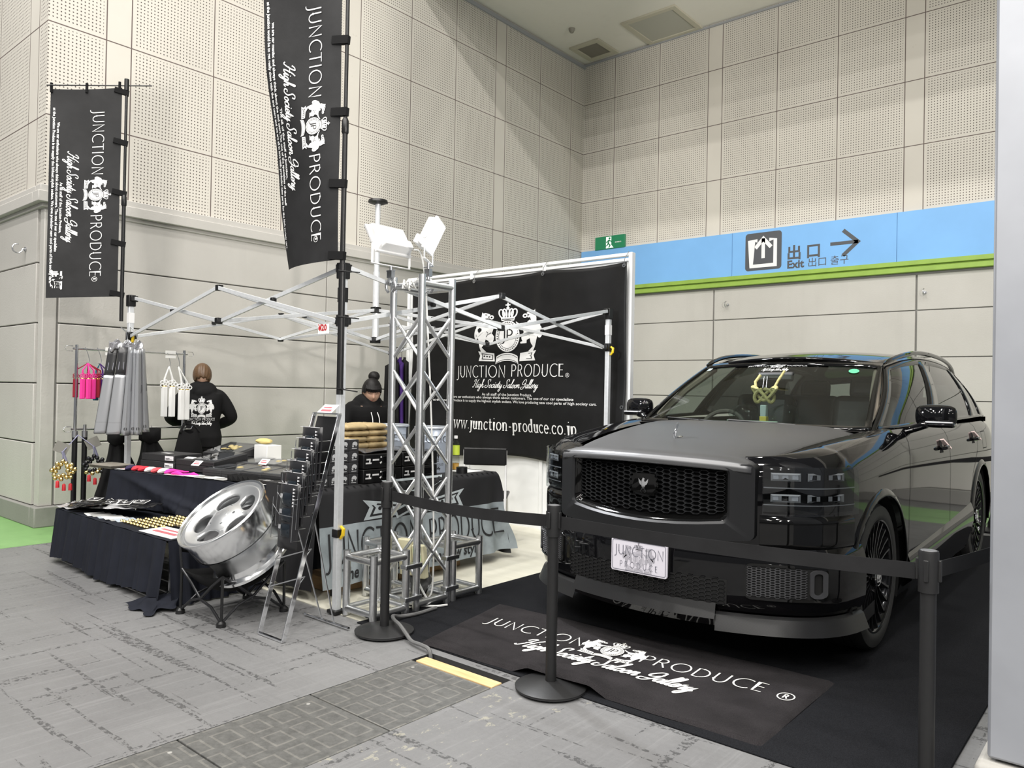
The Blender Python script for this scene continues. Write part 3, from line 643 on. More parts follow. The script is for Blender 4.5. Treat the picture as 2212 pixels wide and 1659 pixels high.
for u in (.02, .27, .53): p = fm(u, -.0, .003); MB().tube([p+V((0, 0, -.03)), p+V((0, 0, .05-.0))], .012, 6).build('cloth_loop', CANVAS, t)
for k in range(5): p = fm(0, .03+(H-.06)*k/4, 0); MB().bar(p+q*.06, V((-6.97, 2.9, p.z-.015))-q*.02, .03, .045).build('cloth_loop', CANVAS, t)
df = lambda s, u: R(-147-24*s-16*(u-.5)*(.2+s))
t, fm, H = flag('banner_flag', 'larger black flag in the middle, its top cut off by the photo edge', (-3.845, 2.90), 2.19, 4.02, df, .54, PARB, .03, False, 1.36)
for k in range(5): p = fm(0, .03+(H-.06)*k/4, 0); MB().bar(p+V((-.06, -.02, 0)), V((-3.825, 2.9, p.z-.01)), .03, .05).build('cloth_loop', CANVAS, t)
MB().cyl((-3.845, 2.9, 1.36), (-3.845, 2.9, 2.16), .021, 14).build('pole_sleeve', BLACKP, t)
for z in (2.12, 1.84, 1.40): MB().tube([(-3.85, 2.93, z), (-3.845, 2.875, z), (-3.78, 2.9, z-.01), (-3.70, 2.92, z-.02)], .004, 5).build('cable_tie', BLACKP, t)
# ------------------------------------------------------------------ truss tower with its base frames
tw = thing('truss_tower', 'square aluminium lattice truss tower carrying two floodlights', 'truss', (-3.74, 3.45, 0))
TX0, TX1, TY0, TY1, TH = -3.845, -3.575, 3.315, 3.585, 2.13
ch = [(TX0, TY0), (TX1, TY0), (TX1, TY1), (TX0, TY1)]
for x, y in ch: MB().cyl((x, y, .010), (x, y, TH), .0235, 14).build('chord', ALU, tw)
for i in range(4):
    a, b = ch[i], ch[(i+1) % 4]
    for z in (.05, TH-.06): MB().cyl((*a, z), (*b, z), .022, 12).build('end_rung', ALU, tw)
    nb = 5; dz = (TH-.40)/nb; m_ = MB()
    for k in range(nb):
        z0 = .18+dz*k; z1 = z0+dz
        m_.cyl((*a, z0+.03), (*b, z1-.03), .011, 8); m_.cyl((*b, z0+.03), (*a, z1-.03), .011, 8)
    m_.build('lattice_bracing', ALU, tw)
for nm, x0, y0 in (('square truss base frame nearest the camera, by the rope post', -3.822, 2.965), ('square truss base frame on the far side of the tower, on the carpet edge', -3.83, 3.640), ('square truss base frame behind the tower, against the printed cloth', -4.085, 3.325)):
    x1, y1, h = x0+(.255 if x0 > -4 else .185), y0+.255, .385
    t = thing('truss_base_frame', nm, 'truss', (x0+.13, y0+.13, 0), 'truss base frames')
    cc = [(x0, y0), (x1, y0), (x1, y1), (x0, y1)]
    for x, y in cc: MB().cyl((x, y, .010), (x, y, h+.02), .0235, 14).build('upright', ALU, t)
    for i in range(4):
        a, b = cc[i], cc[(i+1) % 4]
        for z in (.05, h-.02): MB().cyl((*a, z), (*b, z), .022, 12).build('rung', ALU, t)
        # short welded sleeves
    cx_, cy_ = (x0+x1)/2, (y0+y1)/2
    for z in (.10, .30):
        if y0 < 3.2: MB().cbox((x1, y1+.045, z), (.056, .14, .03)).build('clamp', STEEL, t, bevel=.005)
        elif x0 > -4: MB().cbox((x1, y0-.025, z), (.056, .12, .03)).build('clamp', STEEL, t, bevel=.005)
# floodlights
LAMP = mat('lamp_lit', (1, 1, 1), .5, emit=(.92, .96, 1), es=14)
def flood(label, c, nrm, upv, lit, yaw_base):
    t = thing('floodlight', label, 'floodlight', V(c), 'floodlights on the truss'); c = V(c); n_ = V(nrm).normalized(); x = V(upv).cross(n_).normalized(); y = n_.cross(x)
    f = lambda a, b, d: c+x*a+y*b+n_*d
    MB().obox(f(0, 0, 0), (x, y, n_), (.30, .22, .022)).build('rim', WHITE2, t, bevel=.005)
    m_ = MB(); k = [[m_.vv(f(a*s_, b*s2+o, -d)) for a, b in ((-1, -1), (1, -1), (1, 1), (-1, 1))] for s_, s2, o, d in ((.14, .10, 0, .01), (.135, .085, .0, .05), (.10, .055, .01, .06))]
    for p_, q_ in zip(k, k[1:]):
        for i in range(4): m_.face((p_[i], p_[(i+1) % 4], q_[(i+1) % 4], q_[i]))
    m_.face(k[2]); m_.obox(f(0, -.07, -.045), (x, y, n_), (.24, .06, .07)); m_.build('housing', WHITE2, t, bevel=.006)
    MB().obox(f(0, 0, .0125), (x, y, n_), (.275, .195, .004)).build('lamp_glass', LAMP if lit else glassy('lamp_glass', (.8, .8, .82), .1), t)
    m_ = MB()
    for s_ in (-1, 1): m_.bar(f(.158*s_, -.04, -.015), f(.158*s_, -.04, -.015)+V((0, 0, -.14)), .02, .006, x.cross(V((0, 0, 1)))); m_.lathe(((0, 0), (.014, 0), (.014, .008), (0, .01)), f(.162*s_, -.04, -.015), x*s_, 10)
    m_.bar(f(-.16, -.04, -.015)+V((0, 0, -.14)), f(.16, -.04, -.015)+V((0, 0, -.14)), .022, .006); m_.build('bracket', WHITE2, t, bevel=.002)
    b = f(0, -.04, -.015)+V((0, 0, -.14)); e = V((b.x, b.y, TH-.04)); m_ = MB().cyl(b, e, .010, 10).obox((b+e)/2, (V((1, 0, 0)), V((0, 1, 0)), V((0, 0, 1))), (.045, .03, .05)).tube([e+V((.045*cos(q), 0, .045*sin(q)-.02)) for q in [k*pi/6 for k in range(-2, 9)]], .010, 8)
    m_.cyl(b+V((-.04, 0, -.03)), b+V((.04, 0, -.03)), .006, 8).build('clamp', STEEL, t, bevel=None)
    return f, x, y, n_
flood('white floodlight on the truss seen from behind, facing the banner', V((-3.80, 3.33, 2.42))-cxv*.085-V((0, 0, .055)), -cxv*.62+fw*.5-cyv*.52, (0, 0, 1), False, 0)
f, x, y, n_ = flood('lit white floodlight on the truss, shining towards the black car', (-3.63, 3.46, 2.40), cxv*.86-fw*.06-cyv*.42, (0, 0, 1), True, 0)
q = n_.to_track_quat('-Z', 'Y').to_euler(); area(f(0, 0, .03), .2, 55, q, (.95, .97, 1), 'SQUARE', 150)
CABW = mat('white_cable', (.7, .7, .68), .5); CABG = mat('grey_cable', (.12, .12, .12), .5)
tag(MB().tube(cat([(-3.80, 3.45, 2.33), (-3.74, 3.45, 2.30), (-3.71, 3.46, 2.16), (-3.70, 3.47, 2.0), (-3.66, 3.50, 1.2), (-3.64, 3.52, .5), (-3.64, 3.52, .12), (-3.66, 3.50, .03)], 8), .006, 6).build('lamp_cable', CABW), 'white lamp cable running down inside the truss tower', 'cable')
tag(MB().tube([(-3.74+.03*cos(a*.9), 3.315+.03*sin(a*.9), 2.07) if 0 else (-3.74+.006*a, 3.315+.034*cos(a*1.9), 2.07+.034*sin(a*1.9)) for a in range(0, 22)], .007, 6).build('cable_coil', CABW), 'white cable wound round the top bar of the truss tower', 'cable')
tag(MB().tube(cat([(-3.50, 3.42, .022), (-3.49, 3.25, .022), (-3.50, 3.12, .03), (-3.46, 3.03, .060), (-3.39, 2.975, .064), (-3.30, 2.94, .060), (-3.20, 2.90, .040), (-3.12, 2.87, .024), (-3.02, 2.85, .03), (-2.95, 2.84, .02), (-2.93, 2.835, -.06), (-2.92, 2.835, -.15)], 8), .011, 8).build('power_cable', CABG), 'thick grey power cable from the truss base down into the floor duct', 'cable')
tag(MB().tube(cat([(-3.62, 3.38, .16), (-3.61, 3.44, .06), (-3.64, 3.52, .016), (-3.74, 3.54, .016), (-3.80, 3.50, .016), (-3.78, 3.42, .016), (-3.66, 3.38, .016), (-3.54, 3.44, .020), (-3.50, 3.52, .020)], 8), .007, 6).build('cable_loop', CABW), 'loose loop of pale cable inside the truss tower base', 'cable')
t = thing('distribution_box', 'cream electric distribution box with green tag inside the truss base', 'switch box', (-3.72, 3.40, .2))
CRM = mat('cream_plastic', (.66, .62, .42), .5)
ax = [V((.96, .28, 0)), V((-.28, .96, 0)), V((0, -.12, 1))]
MB().obox((-3.755, 3.395, .31), ax, (.10, .05, .24)).build('box_body', CRM, t, bevel=.008); MB().obox((-3.655, 3.420, .29), ax, (.085, .055, .22)).build('box_cover', CRM, t, bevel=.008)
MB().obox((-3.735, 3.372, .36), ax, (.02, .004, .10)).build('switch_slot', BLACKP, t); MB().obox((-3.652, 3.388, .34), ax, (.055, .004, .075)).build('tag', mat('green_tag', (.25, .75, .10), .5), t)
mb = MB(); mb.grid(lambda u, v: V((-3.72+.075*cos(2*pi*u)*sin(pi*v*.98+.03)*(1+.18*sin(9*u*2*pi*.5+v*8)), 3.48+.065*sin(2*pi*u)*sin(pi*v*.98+.03)*(1+.2*sin(14*v)), .14-.105*cos(pi*v))), 28, 14)
tag(mb.build('plastic_bag', mat('grey_plastic_bag', (.07, .07, .07), .28), merge=.001), 'crumpled dark grey plastic bag inside the truss base', 'bag')
# ------------------------------------------------------------------ the black car (u = from the nose backwards, v = to its left side, z up)
CX, CY = -2.155, 3.64
def cw(u, v, z): return V((CX+v, CY+u, z+.0098))
GB = mat('gloss_black_paint', (.003, .003, .0035), .05, spec=.42)
MB_ = mat('matt_grey_paint', (.135, .136, .14), .42, .7); MBF = mat('matt_grey_frame_shaded', (.016, .0165, .018), .42, .4)  # frame copy of the bonnet grey, darkened to paint in its shade
PIA = mat('piano_black', (.003, .003, .003), .05, spec=.42); DARK = mat('deep_black', (.004, .004, .004), .9)
GAP = mat('panel_gap', (.001, .001, .001), .9)
CARB = mat('carbon_weave', (.02, .02, .02), .3, spec=.35); n = N(CARB); P, x, y, z = n.pos()
d = n.math('PINGPONG', n.math('ADD', n.math('ADD', x, y), n.math('MULTIPLY', z, 1.0)), .004); n.l(n.ramp(n.math('DIVIDE', d, .004), ((.4, (.006, .006, .006)), (.6, (.022, .022, .023)))), n.b.inputs['Base Color'])
car = thing('car', 'large gloss black luxury car with matt grey bonnet on the black carpet', 'car', (CX, CY+2.6, 0))
half = [(0, 0), (.2, .012), (.4, .05), (.6, .12), (.75, .20), (.86, .305), (.93, .46), (.965, .70), (.985, 1.1), (.99, 1.7), (.992, 2.6), (.99, 3.5), (.98, 4.2), (.95, 4.7), (.89, 4.98), (.76, 5.12), (.5, 5.18), (0, 5.2)]
hl = [(p.x, p.y) for p in cat([(a, b, 0) for a, b in half], 7)]
def Lv(v):  # front outline: u at lateral v
    a = abs(v)
    for (v0, u0), (v1, u1) in zip(hl, hl[1:]):
        if v0 <= a <= v1 and v1 > v0: return u0+(u1-u0)*(a-v0)/(v1-v0)
    return 1.5
def nrm2(i):
    a, b = hl[max(i-1, 0)], hl[min(i+1, len(hl)-1)]; d = V((b[0]-a[0], b[1]-a[1])); d.normalize(); return V((d.y, -d.x))
def inset(t, z): # by height
    L = ((.20, .05), (.30, .018), (.45, .0), (.85, .0), (.98, .004), (1.06, .014), (1.12, .03), (1.17, .055), (1.20, .09))
    for (a, b), (c, d) in zip(L, L[1:]):
        if a <= z <= c: return b+(d-b)*(z-a)/(c-a)
    return L[0][1] if z < .2 else L[-1][1]
def ztop(u): k = min(max((u-.05)/1.3, 0), 1); return 1.055+.145*k
def body(i, zz, out=0):  # index along half loop, height fraction 0..1 -> u, v, z
    v, u = hl[i]; zt = ztop(u); z = .20+(zt-.20)*zz; nn = nrm2(i)
    zi = z+(1.20-zt)*max(0, (z-.85)/(zt-.85)) if z > .85 else z
    o = out-inset(zz, zi)*(1.0 if u > .5 else .8); return u+nn.y*o, v+nn.x*o, z
NR = 26; Ra, WU = .455, (.935, 3.885); WZ = .405
for sgn, nm in ((1, 'left'), (-1, 'right')):
    mb = MB(); ids = {}
    def pt(i, j):
        u, v, z = body(i, j/NR)
        for wu in WU:
            d = hypot(u-wu, z-WZ)
            if d < Ra and abs(v) > .6: k = Ra/max(d, .02); u, z = wu+(u-wu)*k, WZ+(z-WZ)*k
        return cw(u, v*sgn, z)
    def inside(i, j):
        u, v, z = body(i, j/NR); return any(hypot(u-wu, z-WZ) < Ra for wu in WU) and abs(v) > .6
    for i in range(len(hl)):
        for j in range(NR+1): ids[i, j] = mb.vv(pt(i, j))
    for i in range(len(hl)-1):
        for j in range(NR):
            q = ((i, j), (i+1, j), (i+1, j+1), (i, j+1))
            if all(inside(*a) for a in q): continue
            if hl[i+1][0] < .57 and hl[i+1][1] < 1 and body(i, (j+.5)/NR)[2] > .68: continue
            mb.face([ids[a] for a in q])
    mb.build('body_side', GB, car, smooth=50, merge=.0005)
    for wu in WU:  # arch lip and dark well
        def lip(a, b):
            th = R(-8+196*a); r = Ra-.012+.05*b
            u, z = wu+r*cos(th), WZ+r*sin(th)
            i = min(range(len(hl)), key=lambda k: abs(hl[k][1]-u)+(9 if hl[k][0] < .6 else 0)); v = hl[i][0]
            return cw(u, sgn*(v-inset(0, min(max(z, .2), 1.2))+.016-.022*b*b), z)
        MB().grid(lip, 40, 4).build('wheel_arch', GB, car, solid=-.01)
        m_ = MB(); m_.grid(lambda a, b: cw(wu+(Ra+.004)*cos(R(-25+230*a)), sgn*(.955-.36*b), WZ+(Ra+.004)*sin(R(-25+230*a))), 24, 2); m_.build('wheel_well', DARK, car)
# underbody and cabin floor
MB().box(cw(.35, -.62, .17), cw(4.9, .62, .55)).box(cw(1.45, -.93, .19), cw(3.35, .93, .55)).build('underbody', DARK, car)
# fenders / cowl deck and bonnet
def vh(u): return .585+.195*min(max((u-.10)/1.25, 0), 1)**.8
def zhood(u, a):
    k = min(max(u/1.32, 0), 1); return 1.082+.140*(1-(1-k)**1.7)-.022*a*a-.018*abs(a)**7
def deck(s, b):  # fender top between bonnet edge and body shoulder
    u = .03+1.36*s
    return u
i0 = 0
for sgn in (1, -1):
    idx = [i for i in range(len(hl)) if hl[i][1] < 1.45 and hl[i][0] > .52]
    mb = MB(); rows = []
    for i in idx:
        u, v, z = body(i, 1.0); ui = max(u, .10); vi = vh(ui)-.02
        if v < vi+.02: vi = v-.02
        za = zhood(max(ui-.02, .02), 1)-.012; r = []
        for k in range(7):
            t = k/6; zz = z*(1-t)+za*t+.022*sin(pi*t*.9)*(1-.3*t); r.append(mb.vv(cw(u+(ui+.02-u)*t, sgn*(v*(1-t)+vi*t), zz)))
        rows.append(r)
    for a, b in zip(rows, rows[1:]):
        for k in range(6): mb.face((a[k], a[k+1], b[k+1], b[k]))
    mb.build('fender', GB, car, smooth=60)
hp = [(-.040, 1.022), (-.042, 1.045), (-.030, 1.066), (-.005, 1.079), (.03, 1.088), (.12, 1.100), (.3, 1.128), (.5, 1.154), (.7, 1.175), (.9, 1.194), (1.1, 1.209), (1.32, 1.221)]
def hood(a, b):
    k = b*(len(hp)-1); i = min(int(k), len(hp)-2); f = k-i; q = cat([(p[0], p[1], 0) for p in hp[max(i-1, 0):i+3]], 6) if 0 else None
    u = hp[i][0]*(1-f)+hp[i+1][0]*f; z = hp[i][1]*(1-f)+hp[i+1][1]*f
    vv_ = vh(u)*a; back = max(0, min(1, (u+.04)/1.36))
    uu = u+Lv(vv_*1.0)*(1-back)**1.2-.10*back*a*a*0+.10*back*(a*a-.0)*.6
    edge = abs(a)**9
    return cw(uu, vv_, z-.020*a*a-.040*edge*min(1, max(0, (u+.05)/.12)))
MB().grid(lambda a, b: hood(2*a-1, b), 36, 33).build('bonnet', MB_, car, smooth=80, solid=-.012)
# matt front frame round the grille
def rrect(w0, w1, z0, z1, r, bow=0, n=7):
    P = []
    for cx_, cz_, a in ((w1-r, z1-r, 0), (w0+r, z1-r, 90), (w0+r, z0+r, 180), (w1-r, z0+r, 270)):
        arcp = arc(cx_, cz_, r, r, a, a+90, n); P += arcp
        nx = {0: (w0+r, z1), 90: (w0, z0+r), 180: (w1-r, z0), 270: (w1, z1-r)}[a]; e = arcp[-1]
        P += [(e[0]+(nx[0]-e[0])*k/8, e[1]+(nx[1]-e[1])*k/8) for k in range(1, 8)]
    mid = (w0+w1)/2
    return [(x, z-bow*(1-((x-mid)/((w1-w0)/2))**2)*(1 if z < (z0+z1)/2 else 0)) for x, z in P]
def ff(v, z, d): return cw(Lv(v)+d, v, z)     # point on the nose at depth d behind the outline
ro = rrect(-.60, .60, .665, 1.045, .03, .035); ri = rrect(-.475, .475, .755, 1.022, .035, .035)
mb = MB(); L = []
for ring, d in ((ro, .10), (ro, -.034), ([(a[0]*.12+b[0]*.88, a[1]*.12+b[1]*.88) for a, b in zip(ro, ri)], -.042), (ri, -.030), (ri, .05)): L.append([mb.vv(ff(v, z, d)) for v, z in ring])
for a, b in zip(L, L[1:]):
    for k in range(len(a)): j = (k+1) % len(a); mb.face((a[k], a[j], b[j], b[k]))
mb.build('grille_frame', MBF, car, smooth=40)
rb = rrect(-.445, .445, .778, 1.005, .03, .03); mb = MB(); L = []
for ring, d in ((ri, -.022), ([(a[0]*.5+b[0]*.5, a[1]*.5+b[1]*.5) for a, b in zip(ri, rb)], -.010), (rb, .012)): L.append([mb.vv(ff(v, z, d)) for v, z in ring])
for a, b in zip(L, L[1:]):
    for k in range(len(a)): j = (k+1) % len(a); mb.face((a[k], a[j], b[j], b[k]))
mb.build('grille_rim', PIA, car, smooth=40)
def hexmesh(mb, x0, x1, z0, z1, cwid, chgt, bar, depth, fn, keep=None):
    rows = int((z1-z0)/(chgt))+1; cols = int((x1-x0)/(cwid*.5*1.5))+1
    W2 = cwid*.75
    for i in range(cols):
        for j in range(rows):
            x = x0+W2*(i+.5); z = z0+chgt*(j+.5)+(chgt/2 if i % 2 else 0)
            if x > x1 or z > z1 or (keep and not keep(x, z)): continue
            o = [(x+cwid/2*cos(R(60*k))*1.0, z+chgt/2*sin(R(60*k))/.866) for k in range(6)]; q = 1-bar
            inn = [(x+(a-x)*q, z+(b-z)*(1-bar*1.25)) for a, b in o]
            A = [mb.vv(fn(a, b, 0)) for a, b in o]; B = [mb.vv(fn(a, b, 0)) for a, b in inn]; D = [mb.vv(fn(x+(a-x)*.86, z+(b-z)*.86, depth)) for a, b in inn]
            for k in range(6): l = (k+1) % 6; mb.face((A[k], A[l], B[l], B[k])); mb.face((B[k], B[l], D[l], D[k]))
mb = MB(); hexmesh(mb, -.445, .445, .785, 1.0, .054, .0205, .13, .022, lambda v, z, d: ff(v, z-.03*(1-(v/.445)**2)*max(0, (1.0-z)/.22), .006+d))
mb.build('grille_mesh', mat('grille_black', (.028, .029, .031), .14, .5), car, smooth=None)
MB().grid(lambda a, b: ff(-.47+.94*a, .74+.28*b, .032), 20, 4).build('grille_backing', DARK, car)
# emblem: saw-edged plaque with a bird
ez = .905; pl_ = [];
for k in range(4): pl_ += [(.078-.0*k, ez-.075+.0375*k+.0)] if 0 else []
saw = [(.085, -.02), (.072, -.012), (.088, .004), (.072, .018), (.082, .034), (.066, .042), (.066, .056), (.04, .056), (.0, .062)]
pl_ = saw+[(-x, z) for x, z in saw[::-1][1:]]+[(-x, -z-.002) for x, z in saw[1:]]+[(x, -z-.002) for x, z in saw[::-1][1:-1]]
eb = MB().prism([(x, ez+z) for x, z in pl_], lambda x, z, h: ff(x+.025, z, -.012-h*1), .012).build('emblem', PIA, car, smooth=None)
F = Flat(); F.poly([(0, -.03), (.01, -.012), (.012, .006), (.004, .02), (.008, .03), (-.004, .034), (-.010, .02), (-.014, 0), (-.008, -.02)], 0)
for sx in (1, -1):
    F.poly([(sx*x, z) for x, z in ((.008, .008), (.03, .03), (.026, .008), (.018, -.004), (.010, -.006))][::sx], 1); F.ribbon([(sx*.006, -.024), (sx*.016, -.038), (sx*.008, -.046)], .006, .006, 1)
F.build('phoenix', CHROME, lambda x, z, h: ff(x+.025, z+ez, -.024-h), eb)
# hood ornament: winged loop on a small base
ho = MB().sphere(hood(-.0, .60), .02, 10, 6, (.9, 1.5, .35)).build('bonnet_ornament', CHROME, car)
o = hood(-.0, .57); MB().tube(cat([o+V((0, .01, .0)), o+V((0, .0, .03)), o+V((.004, .02, .06)), o+V((.006, .03, .085)), o+V((.0, .04, .075)), o+V((-.004, .03, .045)), o+V((0, .012, .012))], 5), .0055, 6).build('ornament_loop', CHROME, ho)
# headlamps and the stacked bars beside the grille
LENS = glassy('headlamp_glass', (.75, .78, .80), 0); LAMPG = mat('lamp_housing_grey', (.20, .205, .21), .35, .2); LAMPC = mat('lamp_reflector', (.55, .57, .6), .25, .6)
def nose(v, z, d): # on the body skin (front corner), d outwards
    i = min(range(len(hl)), key=lambda k: abs(hl[k][0]-abs(v)) if hl[k][1] < .62 else 9)
    a = hl[max(i-1, 0)]; b = hl[i+1] if hl[i][0] < abs(v) else hl[i]; a = hl[i] if hl[i][0] < abs(v) else hl[i-1]
    t = (abs(v)-a[0])/max(1e-6, b[0]-a[0]); u = a[1]+(b[1]-a[1])*t; nn = nrm2(i)
    return cw(u-0*d+nn.y*d, (abs(v)+nn.x*d)*(1 if v > 0 else -1), z)
for sgn in (1, -1):
    hdl = MB().grid(lambda a, b: nose(sgn*(.625+.315*a), .80+.235*b, .012-.010*(2*b-1)**6), 14, 12).build('headlamp', PIA, car, smooth=60)
    for (va, vb) in ((.655, .775), (.800, .915)):
        for (za, zb) in ((.968, 1.008), (.862, .902)):
            m_ = MB(); rr = [(va, za), (vb, za), (vb, zb), (va, zb)]; dv = (vb-va)*.07; dz = (zb-za)*.2
            R1 = [m_.vv(nose(sgn*v, z, .017)) for v, z in rr]; R2 = [m_.vv(nose(sgn*v, z, .019)) for v, z in ((va+dv, za+dz), (vb-dv, za+dz), (vb-dv, zb-dz), (va+dv, zb-dz))]
            for k in range(4): m_.face((R1[k], R1[(k+1) % 4], R2[(k+1) % 4], R2[k]))
            m_.mi = 1; m_.face([m_.vv(nose(sgn*v, z, .0145)) for v, z in ((va+dv, za+dz), (vb-dv, za+dz), (vb-dv, zb-dz), (va+dv, zb-dz))])
            m_.mi = 0; vm = (va+vb)/2
            for q in (.33, .66): vq = va+(vb-va)*q; m_.face([m_.vv(nose(sgn*v, z, .018)) for v, z in ((vq-.006, za+dz), (vq+.006, za+dz), (vq+.006, zb-dz), (vq-.006, zb-dz))])
            m_.build('lamp_unit', [LAMPG, LAMPC], hdl, smooth=None)
    m_ = MB()
    for z in (.935, .935+.008): pass
    m_.grid(lambda a, b: nose(sgn*(.625+.315*a), .93+.006*b, .016), 12, 1).grid(lambda a, b: nose(sgn*(.625+.315*a), .845+.005*b, .016), 12, 1); m_.build('chrome_strip', LAMPG, hdl)
    MB().grid(lambda a, b: nose(sgn*(.62+.325*a), .795+.245*b, .024), 14, 8).build('headlamp_glass', LENS, hdl, smooth=60)
    MB().grid(lambda a, b: nose(sgn*(.61+.33*a), .62+.17*b, .018-.016*abs(2*b-1)**8), 14, 10).build('bumper_upper', PIA, car, smooth=60)
# bumper, lower grilles, carbon lip
def bmp(v, z, d):
    v = max(-.965, min(.965, v)); return nose(v, z, d) if abs(v) > .02 else cw(-d, v, z)
def bpro(b): return .030*(1-(2*b-1)**4)+.006
MB().grid(lambda a, b: bmp(-.955+1.91*a, .30+.33*b, bpro(b)), 60, 14).build('bumper', GB, car, smooth=60)
GM = mat('mesh_grey', (.09, .09, .095), .3, .6)
def inpoly(x0, x1, z0, z1, r):
    def f(x, z):
        dx = max(x0+r-x, x-(x1-r), 0); dz = max(z0+r-z, z-(z1-r), 0); return x0 < x < x1 and z0 < z < z1 and hypot(dx, dz) <= r
    return f
for sgn in (1, -1):
    ring = rrect(.545, .865, .375, .555, .035); inn = rrect(.56, .845, .388, .542, .028)
    m_ = MB(); L = []
    for rg, d in ((ring, .030), (ring, .044), (inn, .044), (inn, .032)): L.append([m_.vv(bmp(sgn*v, z, d)) for v, z in rg])
    for a, b in zip(L, L[1:]):
        for k in range(len(a)): j = (k+1) % len(a); m_.face((a[k], a[j], b[j], b[k]))
    itk = m_.build('side_intake', PIA, car)
    MB().grid(lambda a, b: bmp(sgn*(.555+.295*a), .385+.16*b, .0405), 16, 4).build('intake_backing', DARK, itk)
    m_ = MB(); hexmesh(m_, .56, .79, .39, .54, .026, .0125, .22, -.0035, lambda v, z, d: bmp(sgn*v, z, .0455+d), inpoly(.56, .805, .39, .54, .02)); m_.build('intake_mesh', GM, itk, smooth=None)
    m_ = MB(); r2 = rrect(.805, .86, .395, .535, .024); L = []
    for rg, d in ((r2, .040), (r2, .052), ([(v*.5+.832*.5, z*.75+.465*.25) for v, z in r2], .050), ([(v*.5+.832*.5, z*.75+.465*.25) for v, z in r2], .041)): L.append([m_.vv(bmp(sgn*v, z, d)) for v, z in rg])
    for a, b in zip(L, L[1:]):
        for k in range(len(a)): j = (k+1) % len(a); m_.face((a[k], a[j], b[j], b[k]))
    m_.build('intake_trim', GM, itk)
    MB().grid(lambda a, b: bmp(sgn*(.42+.535*a), .205+.075*b, .055-.03*b+.012*(1-a)), 24, 4).grid(lambda a, b: bmp(sgn*(.42+.535*a), .280+.012*b, .025+.012*(1-a)-.02*b), 24, 2).build('front_lip', CARB, car, smooth=50)
    MB().grid(lambda a, b: bmp(sgn*(.955), .2, 0)+V((sgn*(.012-.0*b), .02+.22*a, .0+.075*b+.02*a)), 6, 2).build('lip_side', CARB, car)
m_ = MB(); hexmesh(m_, -.47, .47, .335, .455, .040, .020, .16, -.012, lambda v, z, d: bmp(v, z, .0425+d), inpoly(-.47, .47, .33, .46, .02)); m_.build('lower_grille', mat('grille_dark', (.006, .006, .0065), .3), car, smooth=None)
MB().grid(lambda a, b: bmp(-.47+.94*a, .33+.13*b, .0375), 24, 4).build('lower_grille_backing', DARK, car)
MB().grid(lambda a, b: bmp(-.42+.84*a, .262+.075*b, .070-.030*b), 24, 4).grid(lambda a, b: bmp(-.42+.84*a, .335+.004*b, .040-.02*b), 24, 1).grid(lambda a, b: bmp(-.42+.84*a, .262-.004*b, .070-.06*b), 24, 1).build('centre_lip', CARB, car, smooth=40)
# number plate
npz = (.43, .605); npv = (-.14, .20)
pf = lambda x, z, h: cw(-.058-h, x, z+.0)
npl = MB().prism(rrect(npv[0], npv[1], npz[0], npz[1], .012), pf, .012).build('number_plate', mat('plate_lilac_white', (.60, .58, .64), .4), car, smooth=30)
MB().obox(cw(-.03, .03, .515), (V((1, 0, 0)), V((0, 1, 0)), V((0, 0, 1))), (.33, .06, .16)).build('plate_holder', BLACKP, car)
PG = mat('plate_grey', (.34, .33, .37), .5); PD = mat('plate_print', (.13, .13, .16), .5)
F = Flat(); F.add(CREST, .085, .078, .03, .515); F.build('crest', [PG, npl.data.materials[0]], pf, npl, .0125, .0003)
F = Flat(); a = caps('JUNCTION'); b = caps('PRODUCE', track=.55); F.add(a, .30/a.w, .052, -.12, .52); F.add(b, .23/b.w, .032, -.085, .455); F.ribbon(rrect(npv[0]+.008, npv[1]-.008, npz[0]+.008, npz[1]-.008, .01), .003, .003, 0, 0, True)
F.build('lettering', PD, pf, npl, .0135)
# greenhouse
belt = cat([(1.34, .80, 1.185), (1.8, .885, 1.205), (2.6, .915, 1.222), (3.6, .915, 1.235), (4.4, .895, 1.245), (4.92, .84, 1.245)], 10)
edge = cat([(2.14, .655, 1.625), (2.55, .685, 1.69), (3.1, .69, 1.722), (3.8, .675, 1.712), (4.35, .65, 1.665), (4.72, .61, 1.575)], 10)
def al(L, t): k = max(0, min(1, t))*(len(L)-1); i = min(int(k), len(L)-2); return L[i]+(L[i+1]-L[i])*(k-i)
def side(p, q, d=0):  # p along the car, q up
    a = al(belt, p)+(al(edge, p)-al(belt, p))*q; a.y += .035*sin(pi*q)*1.0+d; return a
GLW = glassy('windscreen', (.50, .55, .52)); GLF = glassy('front_door_glass', (.50, .55, .52)); GLR = glassy('privacy_glass', (.10, .11, .11))
pl_ = [0, .055, .34, .375, .405, .66, .69, .715, .80, .86, .93, 1.0]; ql = [0, .05, .5, .86, .93, 1]
wins = ((.055, .34, GLF, 'front_door_window'), (.405, .66, GLR, 'rear_door_window'), (.715, .80, GLR, 'quarter_window'))
